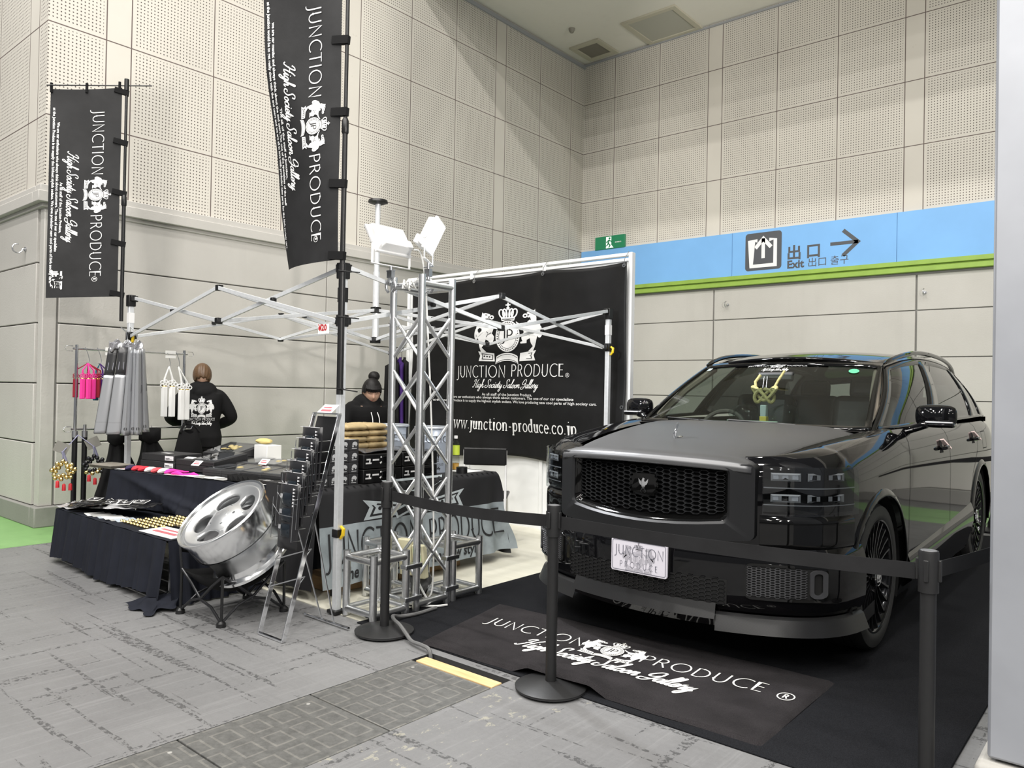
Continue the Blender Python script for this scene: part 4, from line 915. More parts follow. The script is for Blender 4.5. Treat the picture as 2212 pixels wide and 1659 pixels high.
for sgn in (1, -1):
    mb = MB(); P_ = []
    for a, b in zip(pl_, pl_[1:]): k = max(1, int((b-a)/.02)); P_ += [a+(b-a)*i/k for i in range(k)]
    P_.append(1.0); Q_ = [0, .025, .05]+[.05+.83*i/8 for i in range(1, 9)]+[.94, 1]
    ids = [[mb.vv(cw(side(p, q).x, sgn*side(p, q).y, side(p, q).z)) for q in Q_] for p in P_]
    for i in range(len(P_)-1):
        for j in range(len(Q_)-1):
            pm, qm = (P_[i]+P_[i+1])/2, (Q_[j]+Q_[j+1])/2
            if .05 < qm < .88 and any(a < pm < b for a, b, _, _ in wins): continue
            mb.face((ids[i][j], ids[i+1][j], ids[i+1][j+1], ids[i][j+1]))
    mb.build('window_frame', GB, car, smooth=60, solid=-.02)
    for a, b, g, nm in wins: MB().grid(lambda s_, t_: cw(side(a-.004+(b-a+.008)*s_, .045+.84*t_).x, sgn*(side(a+(b-a)*s_, .045+.84*t_).y-.008), side(a+(b-a)*s_, .045+.84*t_).z), 12, 8).build(nm, g, car, smooth=60)
    # roof rail
    m_ = MB(); rp = [al(edge, t/24) for t in range(25)]; m_.tube([cw(p.x-.02, sgn*(p.y+.012), p.z+.022*sin(pi*min(1, max(0, t/24*1.02)))**.5+.006) for t, p in enumerate(rp)], [.006]+[.017]*23+[.006], 8); m_.build('roof_rail', PIA, car)
def ws(a, b, d=0):  # windscreen a -1..1, b 0..1
    A, B = belt[0], edge[0]; u = A.x+(B.x-A.x)*b; v = A.y+(B.y-A.y)*b; z = A.z+(B.z-A.z)*b
    k = 1-abs(a)**2.2; n_ = d; return cw(u-(.13*(1-b)+.085*b)*k-n_*.6, v*a, z+(.022*b+.0)*k+.02*sin(pi*b)+n_*.8)
WB = [-1, -.955]+[-.955+1.91*i/20 for i in range(1, 21)]+[1]; WQ = [0, .04]+[.04+.88*i/10 for i in range(1, 11)]+[1]
mb = MB(); ids = [[mb.vv(ws(a, b)) for b in WQ] for a in WB]
for i in range(len(WB)-1):
    for j in range(len(WQ)-1):
        if 0 < i < len(WB)-2 and 0 < j < len(WQ)-2: continue
        mb.face((ids[i][j], ids[i+1][j], ids[i+1][j+1], ids[i][j+1]))
mb.build('windscreen_surround', PIA, car, smooth=60, solid=-.012)
wsg = MB().grid(lambda a, b: ws(-.965+1.93*a, .03+.90*b, .002), 24, 14).build('windscreen', GLW, car, smooth=80)
def roof(s, a):
    e = al(edge, s); k = 1-a*a; sh = .085*(1-a**2)*(1-s)**4
    return cw(e.x-sh, e.y*a, e.z+.055*k*(1-.25*s)+.0)
MB().grid(lambda s, a: roof(s, 2*a-1), 30, 20).build('roof', GB, car, smooth=80, solid=-.015)
# tailgate
def tg(a, b): A, B = belt[-1], edge[-1]; u = A.x+(B.x-A.x)*b; v = A.y+(B.y-A.y)*b; return cw(u+.10*(1-a*a), v*a, A.z+(B.z-A.z)*b+.045*b*(1-a*a))
mb = MB(); WT = [-1, -.86]+[-.86+1.72*i/10 for i in range(1, 11)]+[1]; TQ = [0, .12]+[.12+.72*i/6 for i in range(1, 7)]+[1]
ids = [[mb.vv(tg(a, b)) for b in TQ] for a in WT]
for i in range(len(WT)-1):
    for j in range(len(TQ)-1):
        if 0 < i < len(WT)-2 and 0 < j < len(TQ)-2: continue
        mb.face((ids[i][j], ids[i+1][j], ids[i+1][j+1], ids[i][j+1]))
mb.build('tailgate', GB, car, smooth=60, solid=-.015)
MB().grid(lambda a, b: tg(-.88+1.76*a, .10+.76*b), 8, 6).build('rear_window', glassy('rear_glass', (.42, .46, .44)), car, smooth=80)
# rear deck between body top and tailgate
MB().grid(lambda a, b: cw(4.86+.30*b*(1-(2*a-1)**4)+.02, (2*a-1)*.86, 1.235-.045*b), 12, 3).build('rear_deck', GB, car)
# scuttle under the windscreen
MB().grid(lambda a, b: cw(1.18+.09*(2*a-1)**2+.16*b, (2*a-1)*.80, 1.185+.006*b), 14, 3).build('scuttle', BLACKP, car)
for s_ in (-.30, .32): MB().tube([cw(1.26, s_, 1.215), ws(s_+.15, .03, .012), ws(s_-.42, .06, .012)], .006, 6).build('wiper', BLACKP, car)
# windscreen lettering and stickers
wf_ = lambda x, y, h: ws(x/.66, .885+y/.55, .006+h)
F = Flat(); L = logo_line(3.6, 3.2, 2.4, .15, .12); F.add(L, .44/(L.x1-L.x0), .020, -.03, .012, shear=0); sc_ = script(w=.13); F.add(sc_, .19/sc_.w, .026, -.12, -.034); F.build('windscreen_banner', [WHITE, PIA], wf_, wsg, .0, .0004)
F = Flat(); F.poly(arc(.50, -.028, .032, .022, 0, 342, 19), 0); F.build('round_sticker', mat('green_sticker', (.12, .55, .30), .5), wf_, wsg)
F = Flat(); F.poly([(-.60, -.012), (-.565, -.012), (-.565, .012), (-.60, .012)], 0); F.build('square_sticker', mat('pale_sticker', (.62, .78, .80), .5), wf_, wsg)
# interior
SEAT = noisy('seat_leather', (.016, .0155, .015), .5, 8, .2, .05); INT = mat('cabin_trim', (.02, .02, .02), .6); PILL = mat('pillar_trim_beige', (.30, .26, .21), .8)
MB().grid(lambda a, b: cw(1.25+.55*b, (2*a-1)*.80, 1.175-.02*(2*a-1)**2-.05*b*b), 16, 5).build('dashboard', INT, car)
MB().box(cw(1.4, -.85, .5), cw(4.6, .85, .56)).build('cabin_floor', INT, car)
for v_, u_, nm in ((-.38, 2.25, 'front_seat'), (.38, 2.35, 'front_seat'), (-.40, 3.45, 'rear_seat'), (.40, 3.45, 'rear_seat')):
    st = MB().sphere(cw(u_, v_, .80), .3, 12, 8, (.85, .9, .45)).build(nm, SEAT, car)
    MB().obox(cw(u_+.34, v_, 1.10), (V((1, 0, 0)), V((0, .25, 1)), V((0, 1, -.25))), (.48, .62, .16)).build('seat_back', SEAT, st, bevel=.06, seg=3)
    MB().obox(cw(u_+.44, v_, 1.46), (V((1, 0, 0)), V((0, .2, 1)), V((0, 1, -.2))), (.27, .18, .12)).build('headrest', SEAT, st, bevel=.05, seg=3)
swc = cw(1.80, -.38, 1.10); sx_, sy_ = V((1, 0, 0)), V((0, .35, .94))
sw_ = MB().tube([swc+(sx_*cos(a)+sy_*sin(a))*.185 for a in [2*pi*k/28 for k in range(28)]], .016, 8, closed=True).build('steering_wheel', mat('wheel_leather', (.10, .09, .08), .5), car)
MB().bar(swc-sx_*.18, swc+sx_*.18, .05, .02).bar(swc, swc-sy_*.18, .05, .02).lathe(((0, -.02), (.07, -.02), (.06, .03), (0, .03)), swc, (0, -1, .3), 14).build('steering_hub', INT, sw_)
MB().obox(cw(1.86, 0, 1.535), (V((1, 0, 0)), V((0, .2, 1)), V((0, 1, -.2))), (.27, .075, .03)).build('rear_view_mirror', BLACKP, car, bevel=.02, seg=3)
MB().obox(cw(1.86, -.0, 1.525), (V((1, 0, 0)), V((0, .2, 1)), V((0, 1, -.2))), (.10, .03, .045)).build('camera_housing', BLACKP, car, bevel=.01)
m_ = MB()
for s_ in (1, -1): m_.tube([cw(1.42+.10, s_*.77, 1.22), cw(1.80, s_*.695, 1.42), cw(2.16, s_*.62, 1.60)], .03, 8)
m_.build('pillar_trim', PILL, car)
# things hanging on and standing behind the windscreen
ROPE = noisy('gold_rope', (.42, .38, .16), .6, 120, .35, .4)
kc = cw(1.66, .0, 1.40)
kn = thing('hanging_knot', 'gold knotted rope charm hanging from the mirror inside the car', 'car charm', kc)
pts = [kc+V((.075*sin(2*t)*(1+.25*cos(3*t)), .012*sin(3*t), .055*cos(3*t)*.9-.01*cos(t))) for t in [2*pi*k/80 for k in range(80)]]
MB().tube(pts, .0125, 8, closed=True).build('rope_knot', ROPE, kn)
MB().tube([kc+V((-.06, 0, .03)), kc+V((-.075, .02, .09)), kc+V((-.05, .05, .14))], .011, 8).build('rope_strap', ROPE, kn); MB().tube([kc+V((.06, 0, .03)), kc+V((.09, .02, .10)), kc+V((.12, .06, .17))], .009, 8).build('rope_strap', ROPE, kn)
MB().cyl(kc+V((-.012, 0, .04)), kc+V((-.01, .02, .13)), .002, 5).cyl(kc+V((.012, 0, .04)), kc+V((.012, .02, .13)), .002, 5).build('wire', STEEL, kn)
TS = mat('tassel_cover_clear', (.45, .55, .55), .2)
MB().obox(kc+V((0, .0, -.115)), (V((1, 0, 0)), V((0, 1, 0)), V((0, 0, 1))), (.045, .04, .085)).build('tassel_case', TS, kn, bevel=.006); MB().obox(kc+V((0, 0, -.175)), (V((1, 0, 0)), V((0, 1, 0)), V((0, 0, 1))), (.05, .045, .045)).build('tassel', mat('yellow_tassel', (.60, .52, .08), .6), kn, bevel=.004)
BAGC = glassy('clear_bag', (.80, .84, .84))
for q, lb in ((cw(1.72, -.17, 1.255), 'clear plastic bag on the dashboard, left of the rope charm'), (cw(1.72, .12, 1.255), 'clear plastic bag on the dashboard, right of the rope charm')):
    tag(MB().grid(lambda a, b: q+V((.10*cos(2*pi*a)*sin(pi*b*.97+.04)*(1+.25*sin(7*a*2*pi+b*5)), .07*sin(2*pi*a)*sin(pi*b*.97+.04)*(1+.2*sin(11*b)), -.075*cos(pi*b)*(1+.1*sin(2*pi*a*3)))), 24, 12).build('plastic_bag', BAGC, merge=.001), lb, 'bag', 'bags on the dashboard')
tag(MB().obox(cw(1.45, .0, 1.215), (V((1, 0, 0)), V((0, 1, 0)), V((0, 0, 1))), (.36, .02, .012)).build('dashboard_strip', mat('pale_green_plastic', (.40, .52, .44), .3), bevel=.004), 'thin pale strip lying along the bottom of the windscreen', 'strip')
# mirrors, handles, seams, sill
for sgn in (1, -1):
    vm = 1.075 if sgn > 0 else 1.045
    mr = MB().sphere(cw(1.72, sgn*vm, 1.285), .12, 20, 14, (.98, .55, .60)).build('door_mirror', GB, car, smooth=80)
    for v_ in mr.data.vertices:  # square the shell off
        q = v_.co-cw(1.72, sgn*vm, 1.285); h = max(abs(q.x)/.118, abs(q.z)/.072, 1e-6)
        k = (abs(q.x/.118)**2+abs(q.z/.072)**2)**.5/((abs(q.x/.118)**5+abs(q.z/.072)**5)**.2) if h > 1e-3 else 1
        q.x *= 1+(k-1)*.75; q.z *= 1+(k-1)*.75; v_.co = cw(1.72, sgn*vm, 1.285)+q
    MB().obox(cw(1.705, sgn*vm+.012*sgn, 1.232), (V((1, 0, 0)), V((0, 1, 0)), V((0, 0, 1))), (.20, .11, .03)).build('mirror_base', GB, mr, bevel=.012)
    MB().obox(cw(1.66, sgn*(vm+.03), 1.248), (V((1, .0, 0)), V((0, 1, 0)), V((0, 0, 1))), (.15, .03, .010)).build('indicator', mat('indicator_clear', (.5, .5, .52), .1), mr, bevel=.003)
    MB().obox((cw(1.72, sgn*(vm-.07), 1.235)+cw(1.66, sgn*.90, 1.165))/2, (V((sgn*.9, -.2, .35)), V((0, 1, 0)), V((-sgn*.35, 0, .9))), (.20, .075, .045)).build('mirror_arm', GB, mr, bevel=.015)
    def sk(u, z, d): # point on the flank
        i = min(range(len(hl)), key=lambda k: abs(hl[k][1]-u)+(9 if hl[k][0] < .7 else 0)); return cw(u, sgn*(hl[i][0]-inset(0, min(1.2, max(.2, z)))+d), z)
    def seam(pts, nm='panel_seam', w=.006):
        pp = []
        for a, b in zip(pts, pts[1:]): pp += [(a[0]+(b[0]-a[0])*k/10, a[1]+(b[1]-a[1])*k/10) for k in range(10)]
        pp.append(pts[-1]); m_ = MB()
        for a, b in zip(pp, pp[1:]):
            dx, dz = b[0]-a[0], b[1]-a[1]; l = hypot(dx, dz) or 1; ox, oz = -dz/l*w/2, dx/l*w/2
            m_.quad(sk(a[0]-ox, a[1]-oz, .0015), sk(b[0]-ox, b[1]-oz, .0015), sk(b[0]+ox, b[1]+oz, .0015), sk(a[0]+ox, a[1]+oz, .0015))
        return m_.build(nm, GAP, car)
    seam([(1.46, .42), (1.47, .75), (1.50, 1.00), (1.58, 1.19)]); seam([(2.62, .40), (2.62, .8), (2.66, 1.20)]); seam([(3.42, .55), (3.50, .80), (3.72, .98), (3.86, 1.2)])
    seam([(1.46, .42), (2.62, .42), (3.40, .50)]); seam([(4.0, .98), (4.2, .98), (4.22, 1.12), (4.02, 1.12), (4.0, .98)])
    for u_, z_ in ((2.42, 1.055), (3.62, 1.075)):
        m_ = MB(); hf = lambda a, b, h: sk(u_+a, z_+b, h)
        for P2 in ([(-.10, -.035), (.0, -.035), (.0, .05), (-.05, .05)],): m_.prism(P2, lambda a, b, h: hf(a, b, .001+h), .002)
        hb = m_.build('handle_recess', GAP, car, smooth=None)
        MB().tube([sk(u_-.09, z_-.005, .006), sk(u_-.06, z_, .032), sk(u_+.0, z_+.005, .034), sk(u_+.03, z_+.005, .008)], [.010, .014, .014, .010], 8).build('door_handle', GB, hb)
        MB().bar(sk(u_-.02, z_+.055, .010), sk(u_+.06, z_-.01, .030), .012, .03, (sgn, 0, 0)).build('protective_tape', mat('clear_tape_pink', (.62, .50, .48), .3), hb)
    # sill with an upturned shiny face
    m_ = MB(); m_.grid(lambda a, b: cw(1.44+1.98*a, sgn*(.988-.002*a+[.0, .022, .026, -.02][min(3, int(b*3+.001))]), .36+.13*a+[.10, .035, -.06, -.19-.06*a][min(3, int(b*3+.001))]), 24, 3); m_.build('side_skirt', GB, car, smooth=30)
# wheels
RIM = mat('rim_black', (.035, .035, .037), .14, .8); TYRE = noisy('tyre', (.016, .016, .016), .65, 60, .2, .05)
def wheel(u, sgn):
    c = cw(u, sgn*.955, WZ); ax = V((sgn, 0, 0)); w = .27
    ty = MB().lathe(((.305, -.005), (.315, .004), (.345, .010), (.385, .002), (.398, -.02), (.403, -.05), (.404, -w/2), (.403, -w+.05), (.395, -w+.01), (.34, -w), (.30, -w+.01)), c, ax, 56).build('wheel', TYRE, car)
    m_ = MB()
    for g in (.06, .10, .17, .21): m_.lathe(((.4045, -g-.004), (.4050, -g), (.4045, -g+.004)), c, ax, 48)
    m_.build('tread_groove', GAP, ty)
    m_ = MB().lathe(((.300, -w+.03), (.285, -.12), (.288, -.03), (.300, -.010), (.312, -.002), (.310, .004), (.302, .002)), c, ax, 56); m_.build('rim', RIM, ty)
    MB().lathe(((0, -.11), (.28, -.11)), c, ax, 24).build('brake_disc', DARK, ty)
    m_ = MB(); y_, z_ = V((0, 1, 0)), V((0, 0, 1)); NS = 24
    for k in range(NS):
        for dd in (0,):
            a = 2*pi*(k+.5)/NS; e = y_*cos(a)+z_*sin(a); tn = y_*-sin(a)+z_*cos(a)
            p = [c+e*.062+ax*-.018, c+e*.16+ax*-.022, c+e*.24+ax*-.016, c+e*.298+ax*-.006]; ws_ = (.007, .0075, .009, .013)
            A = []
            for q, wd in zip(p, ws_): A.append([m_.vv(q+tn*wd*.55+ax*.0), m_.vv(q-tn*wd*.55), m_.vv(q-tn*wd-ax*.035), m_.vv(q+tn*wd-ax*.035)])
            for x_, y2 in zip(A, A[1:]):
                for j in range(4): m_.face((x_[j], x_[(j+1) % 4], y2[(j+1) % 4], y2[j]))
    m_.build('spokes', RIM, ty, smooth=None)
    cap = MB().lathe(((0, .006), (.050, .006), (.056, .002), (.060, -.012), (.066, -.05)), c, ax, 28).build('centre_cap', PIA, ty)
    MB().lathe(((.050, .0066), (.054, .0072), (.058, .002)), c, ax, 28).build('cap_ring', CHROME, cap)
    F = Flat(); F.add(CREST, .032, .034, 0, 0); F.build('cap_crest', [WHITE, PIA], lambda x, y, h: c+V((sgn*(.0075+h), sgn*x, y)), cap, 0, .0003)
    m_ = MB()
    for k in range(5): a = 2*pi*(k+.5)/5; m_.lathe(((0, -.008), (.010, -.008), (.011, -.03)), c+(y_*cos(a)+z_*sin(a))*.085, ax, 6)
    m_.build('wheel_nuts', RIM, ty)
    tag(ty.children[0] if 0 else m_ and ty)
for u in WU:
    for sgn in (1, -1): wheel(u, sgn)
# ------------------------------------------------------------------ tables and cloths
def pleat(x): return .010*sin(x*31+.6*sin(x*7))+.008*sin(x*53+1.3)+.005*sin(x*97)
lt = thing('low_table', 'low folding table at the front left, hidden under its dark cloth', 'table', (-5.75, 2.62, 0))
MB().box((-6.64, 2.36, .38), (-4.84, 2.60, .402)).build('tabletop', BLACKP, lt)
for x in (-6.55, -4.97):
    for y in (2.42, 2.56): MB().cyl((x, y, 0), (x, y, .38), .014, 10).build('leg', STEEL, lt)
def skirt(mb, p0, p1, z0, z1, flare, nrm, n, amp=1, rows=10, hem=None):
    p0, p1, nrm = V(p0), V(p1), V(nrm); L = (p1-p0).length
    def f(u, v):
        w = 1-v; d = .008+(flare*w+amp*pleat(u*L+p0.x+p0.y)*(w**.7)); zz = z0+(z1-z0)*v
        if hem: zz += hem(u)*w
        q = p0+(p1-p0)*u+nrm*d; return V((q.x, q.y, zz))
    return mb.grid(f, n, rows)
bk = lambda u: 2.625+.345*u
mb = MB(); mb.grid(lambda u, v: V((-6.66+1.855*u, 2.315+(bk(u)-2.315)*v, .409+.002*sin(u*40))), 40, 10)
skirt(mb, (-6.66, 2.315, 0), (-4.805, 2.315, 0), .02, .409, .05, (0, -1, 0), 140, hem=lambda u: .02+.02*sin(u*9))
skirt(mb, (-4.805, 2.315, 0), (-4.805, 2.96, 0), .01, .409, .07, (1, 0, 0), 50, 1.6)
skirt(mb, (-6.66, 2.625, 0), (-6.66, 2.315, 0), .03, .409, .04, (-1, 0, 0), 50)
mb.grid(lambda u, v: V((-5.02+.36*u+.03*sin(v*9), 2.13+.26*v*(1-.25*u)+.02*sin(u*11), .012+.035*v*sin(pi*u)+.02*v+.006*sin(u*22+v*9))), 24, 12)
tag(mb.build('tablecloth', CLOTH, smooth=80, merge=.0008), 'dark navy cloth with pleated skirt over the low front table', 'tablecloth')
ta = R(11.1); te, tn = V((cos(ta), sin(ta), 0)), V((-sin(ta), cos(ta), 0)); tA = V((-6.56, 2.70, 0))
def T(s, t, z=.70): p = tA+te*s+tn*t; return V((p.x, p.y, z))
bt = thing('display_table', 'higher back table set at a slight angle, covered with a dark cloth and boxes', 'table', T(.95, .45, 0))
MB().obox(T(.88, .48, .672), (te, tn, V((0, 0, 1))), (1.72, .90, .03)).build('tabletop', BLACKP, bt)
for s_ in (.1, 1.66):
    for t_ in (.12, .84): MB().cyl(T(s_, t_, 0), T(s_, t_, .66), .014, 10).build('leg', STEEL, bt)
mb = MB(); mb.grid(lambda u, v: T(-.03+1.80*u, .0+.96*v, .693+.0015*sin(u*60+v*7)), 40, 20)
def swag(u, v):   # front drop, with a deep slanting drape at the left
    w = 1-v; d = .010+.05*w+.9*pleat(u*2+2)*w*(.5+u); fold = .05*math.exp(-((u-.12-.45*w)/.09)**2)*w+.03*math.exp(-((u-.02-.75*w)/.06)**2)*w
    p = T(-.03+1.80*u, -d-fold, 0); return V((p.x, p.y, .424+.269*v))
mb.grid(swag, 150, 24)
mb.grid(lambda u, v: T(1.77+.008+.02*(1-v)+pleat(u*1.0)*(1-v)*.5, .96*u, .02+.673*v), 50, 10)
mb.grid(lambda u, v: T(-.03-.008-.04*(1-v)+pleat(u*1.0)*(1-v), .96*u, .02+.673*v), 50, 10)
tag(mb.build('tablecloth', CLOTH, smooth=80, merge=.0008), 'dark draped cloth over the higher back table with display boxes', 'tablecloth')
rx0, rx1, ry0, ry1, rz = -4.80, -4.20, 3.02, 4.76, .73
rtb = thing('sales_table', 'table at the right of the stall under the printed banner cloth', 'table', (-4.5, 3.9, 0))
MB().box((rx0+.01, ry0+.01, rz-.04), (rx1-.022, ry1-.01, rz-.012)).build('tabletop', BLACKP, rtb)
for x in (rx0+.06, rx1-.04):
    for y in (ry0+.15, ry1-.15): MB().cyl((x, y, .0075), (x, y, rz-.04), .014, 10).build('leg', BLACKP, rtb)
SILV = cloth('silver_print_band', (.30, .34, .36))
BANC = mat('banner_cloth_print', (.015, .015, .017), .7)
def bcl(y, d, h):  # printed cloth: y along the table, d down from the front edge
    u = (y-ry0)/(ry1-ry0); w = d/.66; w2 = max(0, u-.88)/.12
    x = rx1+.012+.055*w*w+.010*sin(u*23)*w+.014*sin(u*9+2)*w
    if d < .03: x = rx1+.012-.02*(1-d/.03)**2
    yy = y+.16*w*w2*w2+.02*w2*sin(w*9); x += w2*.05*sin(u*70)*w
    return V((x+h, yy, rz+.004-d))
hb = lambda u: .66-.02*u
mb = MB(); mb.grid(lambda u, v: V((rx0-.01+(rx1-rx0+.002)*v, ry0-.01+(ry1-ry0+.02)*u, rz+.0035)), 30, 8)
mb.grid(lambda u, v: bcl(ry0-.01+(ry1-ry0+.02)*u, v*.25, 0), 90, 12); mb.mi = 1
mb.grid(lambda u, v: bcl(ry0-.01+(ry1-ry0+.02)*u, .25+v*.395, 0), 90, 14); mb.mi = 0
mb.grid(lambda u, v: V((rx0+(rx1-rx0)*u+.0, ry0-.012-.03*v-pleat(u*.6)*v*.6, rz-.66*v)), 24, 10); mb.grid(lambda u, v: V((rx0+(rx1-rx0+.06*v*u)*u, ry1+.012+.05*v+pleat(u*.6)*v+.08*u*v, rz-.68*v)), 24, 10)
bc = tag(mb.build('printed_cloth', [BANC, SILV], smooth=80, merge=.0008), 'black and silver printed banner draped over the right sales table', 'tablecloth')
F = Flat(); a = caps('JUNCTION', .11, .07, .14); b = caps('PRODUCE', .11, .07, .14); yx = lambda x, y, h: bcl(ry0+x, -y, h)
F.add(a, .86/a.w, .205, .02, -.50); F.add(b, .76/b.w, .205, .96, -.50)
q = sans('The concept of VIP and low style', .11, .003); F.add(q, 1.36/q.w, 1, .14, -.61, .18)
F.build('lettering', INK, yx, bc, .004)
PALE = mat('silver_print', (.45, .50, .52), .6)
F = Flat(); F.poly([(.55, .02), (1.15, .02), (1.10, -.03), (.98, -.09), (.85, -.105), (.72, -.09), (.60, -.03)][::-1], 0, 0)
for k in range(13): t_ = (k-6)/6; F.poly(arc(.85+.25*t_, -.075+.07*t_*t_, .018, .015, 0, 330, 10), 1, 1)
for sx in (1, -1):
    F.poly([(.85+sx*x, y) for x, y in ((.16, -.19), (.50, -.13), (.44, -.20), (.49, -.31), (.15, -.30))][::-sx], 0, 0); F.poly([(.85+sx*x, y) for x, y in ((.19, -.205), (.44, -.16), (.405, -.205), (.44, -.285), (.19, -.275))][::-sx], 1, 1)
    F.poly([(.85+sx*x, y) for x, y in ((.21, -.22), (.41, -.18), (.385, -.21), (.41, -.265), (.21, -.26))][::-sx], 2, 0)
    for k in range(3): F.poly(arc(.85+sx*(.25+.05*k), -.232+.007*k, .016, .018, 0, 330, 9), 3, 1)
F.ribbon([(.64, -.29), (.75, -.25), (.85, -.24), (.95, -.25), (1.06, -.29)], .09, .09, 2, 0); F.ribbon([(.66, -.285), (.75, -.25), (.85, -.242), (.95, -.25), (1.04, -.285)], .05, .05, 3, 1)
F.v = [(x, y*.78, z) for x, y, z in F.v]; F.build('crest_print', [PALE, BANC], yx, bc, .003, .0007)
tag(MB().box((-4.62, 3.20, .007), (-4.27, 3.72, .10)).build('cardboard_box', CARD, bevel=.004), 'brown cardboard box under the printed cloth, nearer the tent leg', 'box', 'cardboard boxes under the sales table')
tag(MB().box((-4.60, 3.78, .007), (-4.26, 4.42, .10)).build('cardboard_box', CARD, bevel=.004), 'brown cardboard box under the printed cloth, behind the truss base', 'box', 'cardboard boxes under the sales table')
# ------------------------------------------------------------------ goods on the back table
BOX = noisy('black_card_box', (.022, .022, .024), .55, 80, .15, 0); LIDG = glassy('box_window', (.70, .72, .74), .03); BED = mat('box_lining', (.07, .07, .075), .8); LAB = mat('label_white', (.78, .78, .8), .6)
def flatbox(s0, s1, t0, t1, z0, z1, label, grp, slant=0, window=None, labelstrip=False, item=None):
    t = thing('display_box' if window else 'carton', label, 'box', T((s0+s1)/2, (t0+t1)/2, z0), grp)
    m_ = MB(); k = [m_.vv(p) for p in (T(s0, t0, z0), T(s1, t0, z0), T(s1, t1, z0), T(s0, t1, z0), T(s0, t0, z1), T(s1, t0, z1), T(s1, t1, z1+slant), T(s0, t1, z1+slant))]
    for q in ((0,3,2,1),(4,5,6,7),(0,1,5,4),(1,2,6,5),(2,3,7,6),(3,0,4,7)): m_.face([k[i] for i in q])
    m_.build('box_body', BOX, t, bevel=.003)
    top = lambda a, b, h: T(s0+(s1-s0)*a, t0+(t1-t0)*b, z1+slant*b+h)
    if window:
        MB().quad(*[top(a, b, .0012) for a, b in ((.1, .1), (.9, .1), (.9, .9), (.1, .9))]).build('lining', window, t, smooth=None)
        MB().quad(*[top(a, b, .012) for a, b in ((.06, .06), (.94, .06), (.94, .94), (.06, .94))]).build('window', LIDG, t, smooth=None)
    if item:
        m_ = MB()
        for k in range(item[1]): m_.sphere(top(.3+.4*rnd.random(), .3+.4*rnd.random(), .006), .016+.01*rnd.random(), 8, 5, (1.3, 1.3, .5))
        m_.build('ornament', item[0], t)
    if labelstrip:
        m_ = MB(); f = lambda a, b: T(s0+(s1-s0)*a, t0-.0015, z0+(z1-z0)*b); m_.quad(f(.72, .2), f(.97, .2), f(.97, .85), f(.72, .85)); m_.build('label', LAB, t, smooth=None)
        m_ = MB(); f = lambda a, b: T(s0+(s1-s0)*a, t0-.0022, z0+(z1-z0)*b); m_.quad(f(.74, .45), f(.86, .45), f(.86, .55), f(.74, .55)); m_.quad(f(.74, .32), f(.95, .32), f(.95, .38), f(.74, .38)); m_.build('label_print', INK, t, smooth=None)
    else: MB().quad(T(s0+.004, t0-.001, z0+(z1-z0)*.5), T(s1-.004, t0-.001, z0+(z1-z0)*.5), T(s1-.004, t0-.001, z0+(z1-z0)*.5+.003), T(s0+.004, t0-.001, z0+(z1-z0)*.5+.003)).build('lid_edge', GAP, t, smooth=None)
    return t
DIM = mat('box_lining_grey', (.11, .11, .11), .6); BRASS = mat('pale_gold', (.75, .62, .30), .35, .6)
flatbox(-.06, .38, .28, .56, .70, .756, 'flat black box with white label, lower of the stack of two', 'labelled black boxes', labelstrip=True)
flatbox(-.055, .375, .285, .555, .758, .815, 'flat black box with white label, upper of the stack of two', 'labelled black boxes', labelstrip=True)
flatbox(.40, .58, .28, .60, .70, .79, 'plain black box right of the labelled stack', 'plain black boxes')
flatbox(.60, .88, .26, .60, .70, .752, 'plain black box under the glass topped box with a dark ornament', 'plain black boxes')
flatbox(.60, .88, .262, .602, .756, .79, 'glass topped box with sloping lid and a dark ornament, on a plain black box', 'glass topped boxes', .05, BED, item=(BLACKP, 3))
flatbox(.28, .72, .64, .94, .70, .79, 'plain black box under the largest glass topped box', 'plain black boxes')
flatbox(.28, .72, .64, .94, .794, .82, 'largest glass topped box, with pale gold ornaments inside', 'glass topped boxes', .07, DIM, item=(BRASS, 14))
for k in range(4):
    flatbox(.90+.212*k, 1.108+.212*k, .14, .40, .70, .752, ('glass topped box at the left end of the front row', 'glass topped box second in the front row', 'glass topped box third in the front row, with a pale ornament', 'glass topped box at the right end of the front row')[k], 'glass topped boxes', .022, BED, item=(BRASS, 2) if k in (1, 2) else None)
for k in range(4):
    flatbox(.90+.218*k, 1.112+.218*k, .46, .74, .70, .775, ('glass topped box at the left end of the rear row', 'glass topped box second in the rear row', 'glass topped box third in the rear row', 'glass topped box at the right end of the rear row')[k], 'glass topped boxes', .025, DIM, item=(BRASS, 2) if k in (1, 2) else None)
tag(MB().box((-5.98, 3.62, .702), (-5.78, 3.76, .90)).build('paper_stack', PAPER, bevel=.003), 'white paper carton standing at the back of the display table', 'box')
tag(MB().sphere((-5.99, 3.72, .925), .1, 14, 8, (1.0, .6, .25)).build('cushion', noisy('yellow_fabric', (.62, .50, .20), .8, 20)), 'small yellow cushion lying on the white carton', 'cushion')
tag(MB().grid(lambda u, v: T(.92+.50*u, .78+.2*v, .705+.05*sin(pi*u)*sin(pi*v)*(1+.5*sin(9*u+4*v))), 30, 12).build('folded_cloth', noisy('white_cloth', (.70, .69, .66), .85, 12, .06, .3), solid=-.004), 'crumpled white cloth at the back of the display table', 'cloth')
tag(MB().grid(lambda u, v: T(1.48+.24*u, .76+.2*v, .706+.045*sin(pi*u)*sin(pi*v)*(1+.5*sin(7*u+6*v))), 20, 10).build('folded_cloth', noisy('cream_cloth', (.66, .58, .36), .85, 12, .06, .3), solid=-.004), 'crumpled cream cloth beside the white cloth', 'cloth')
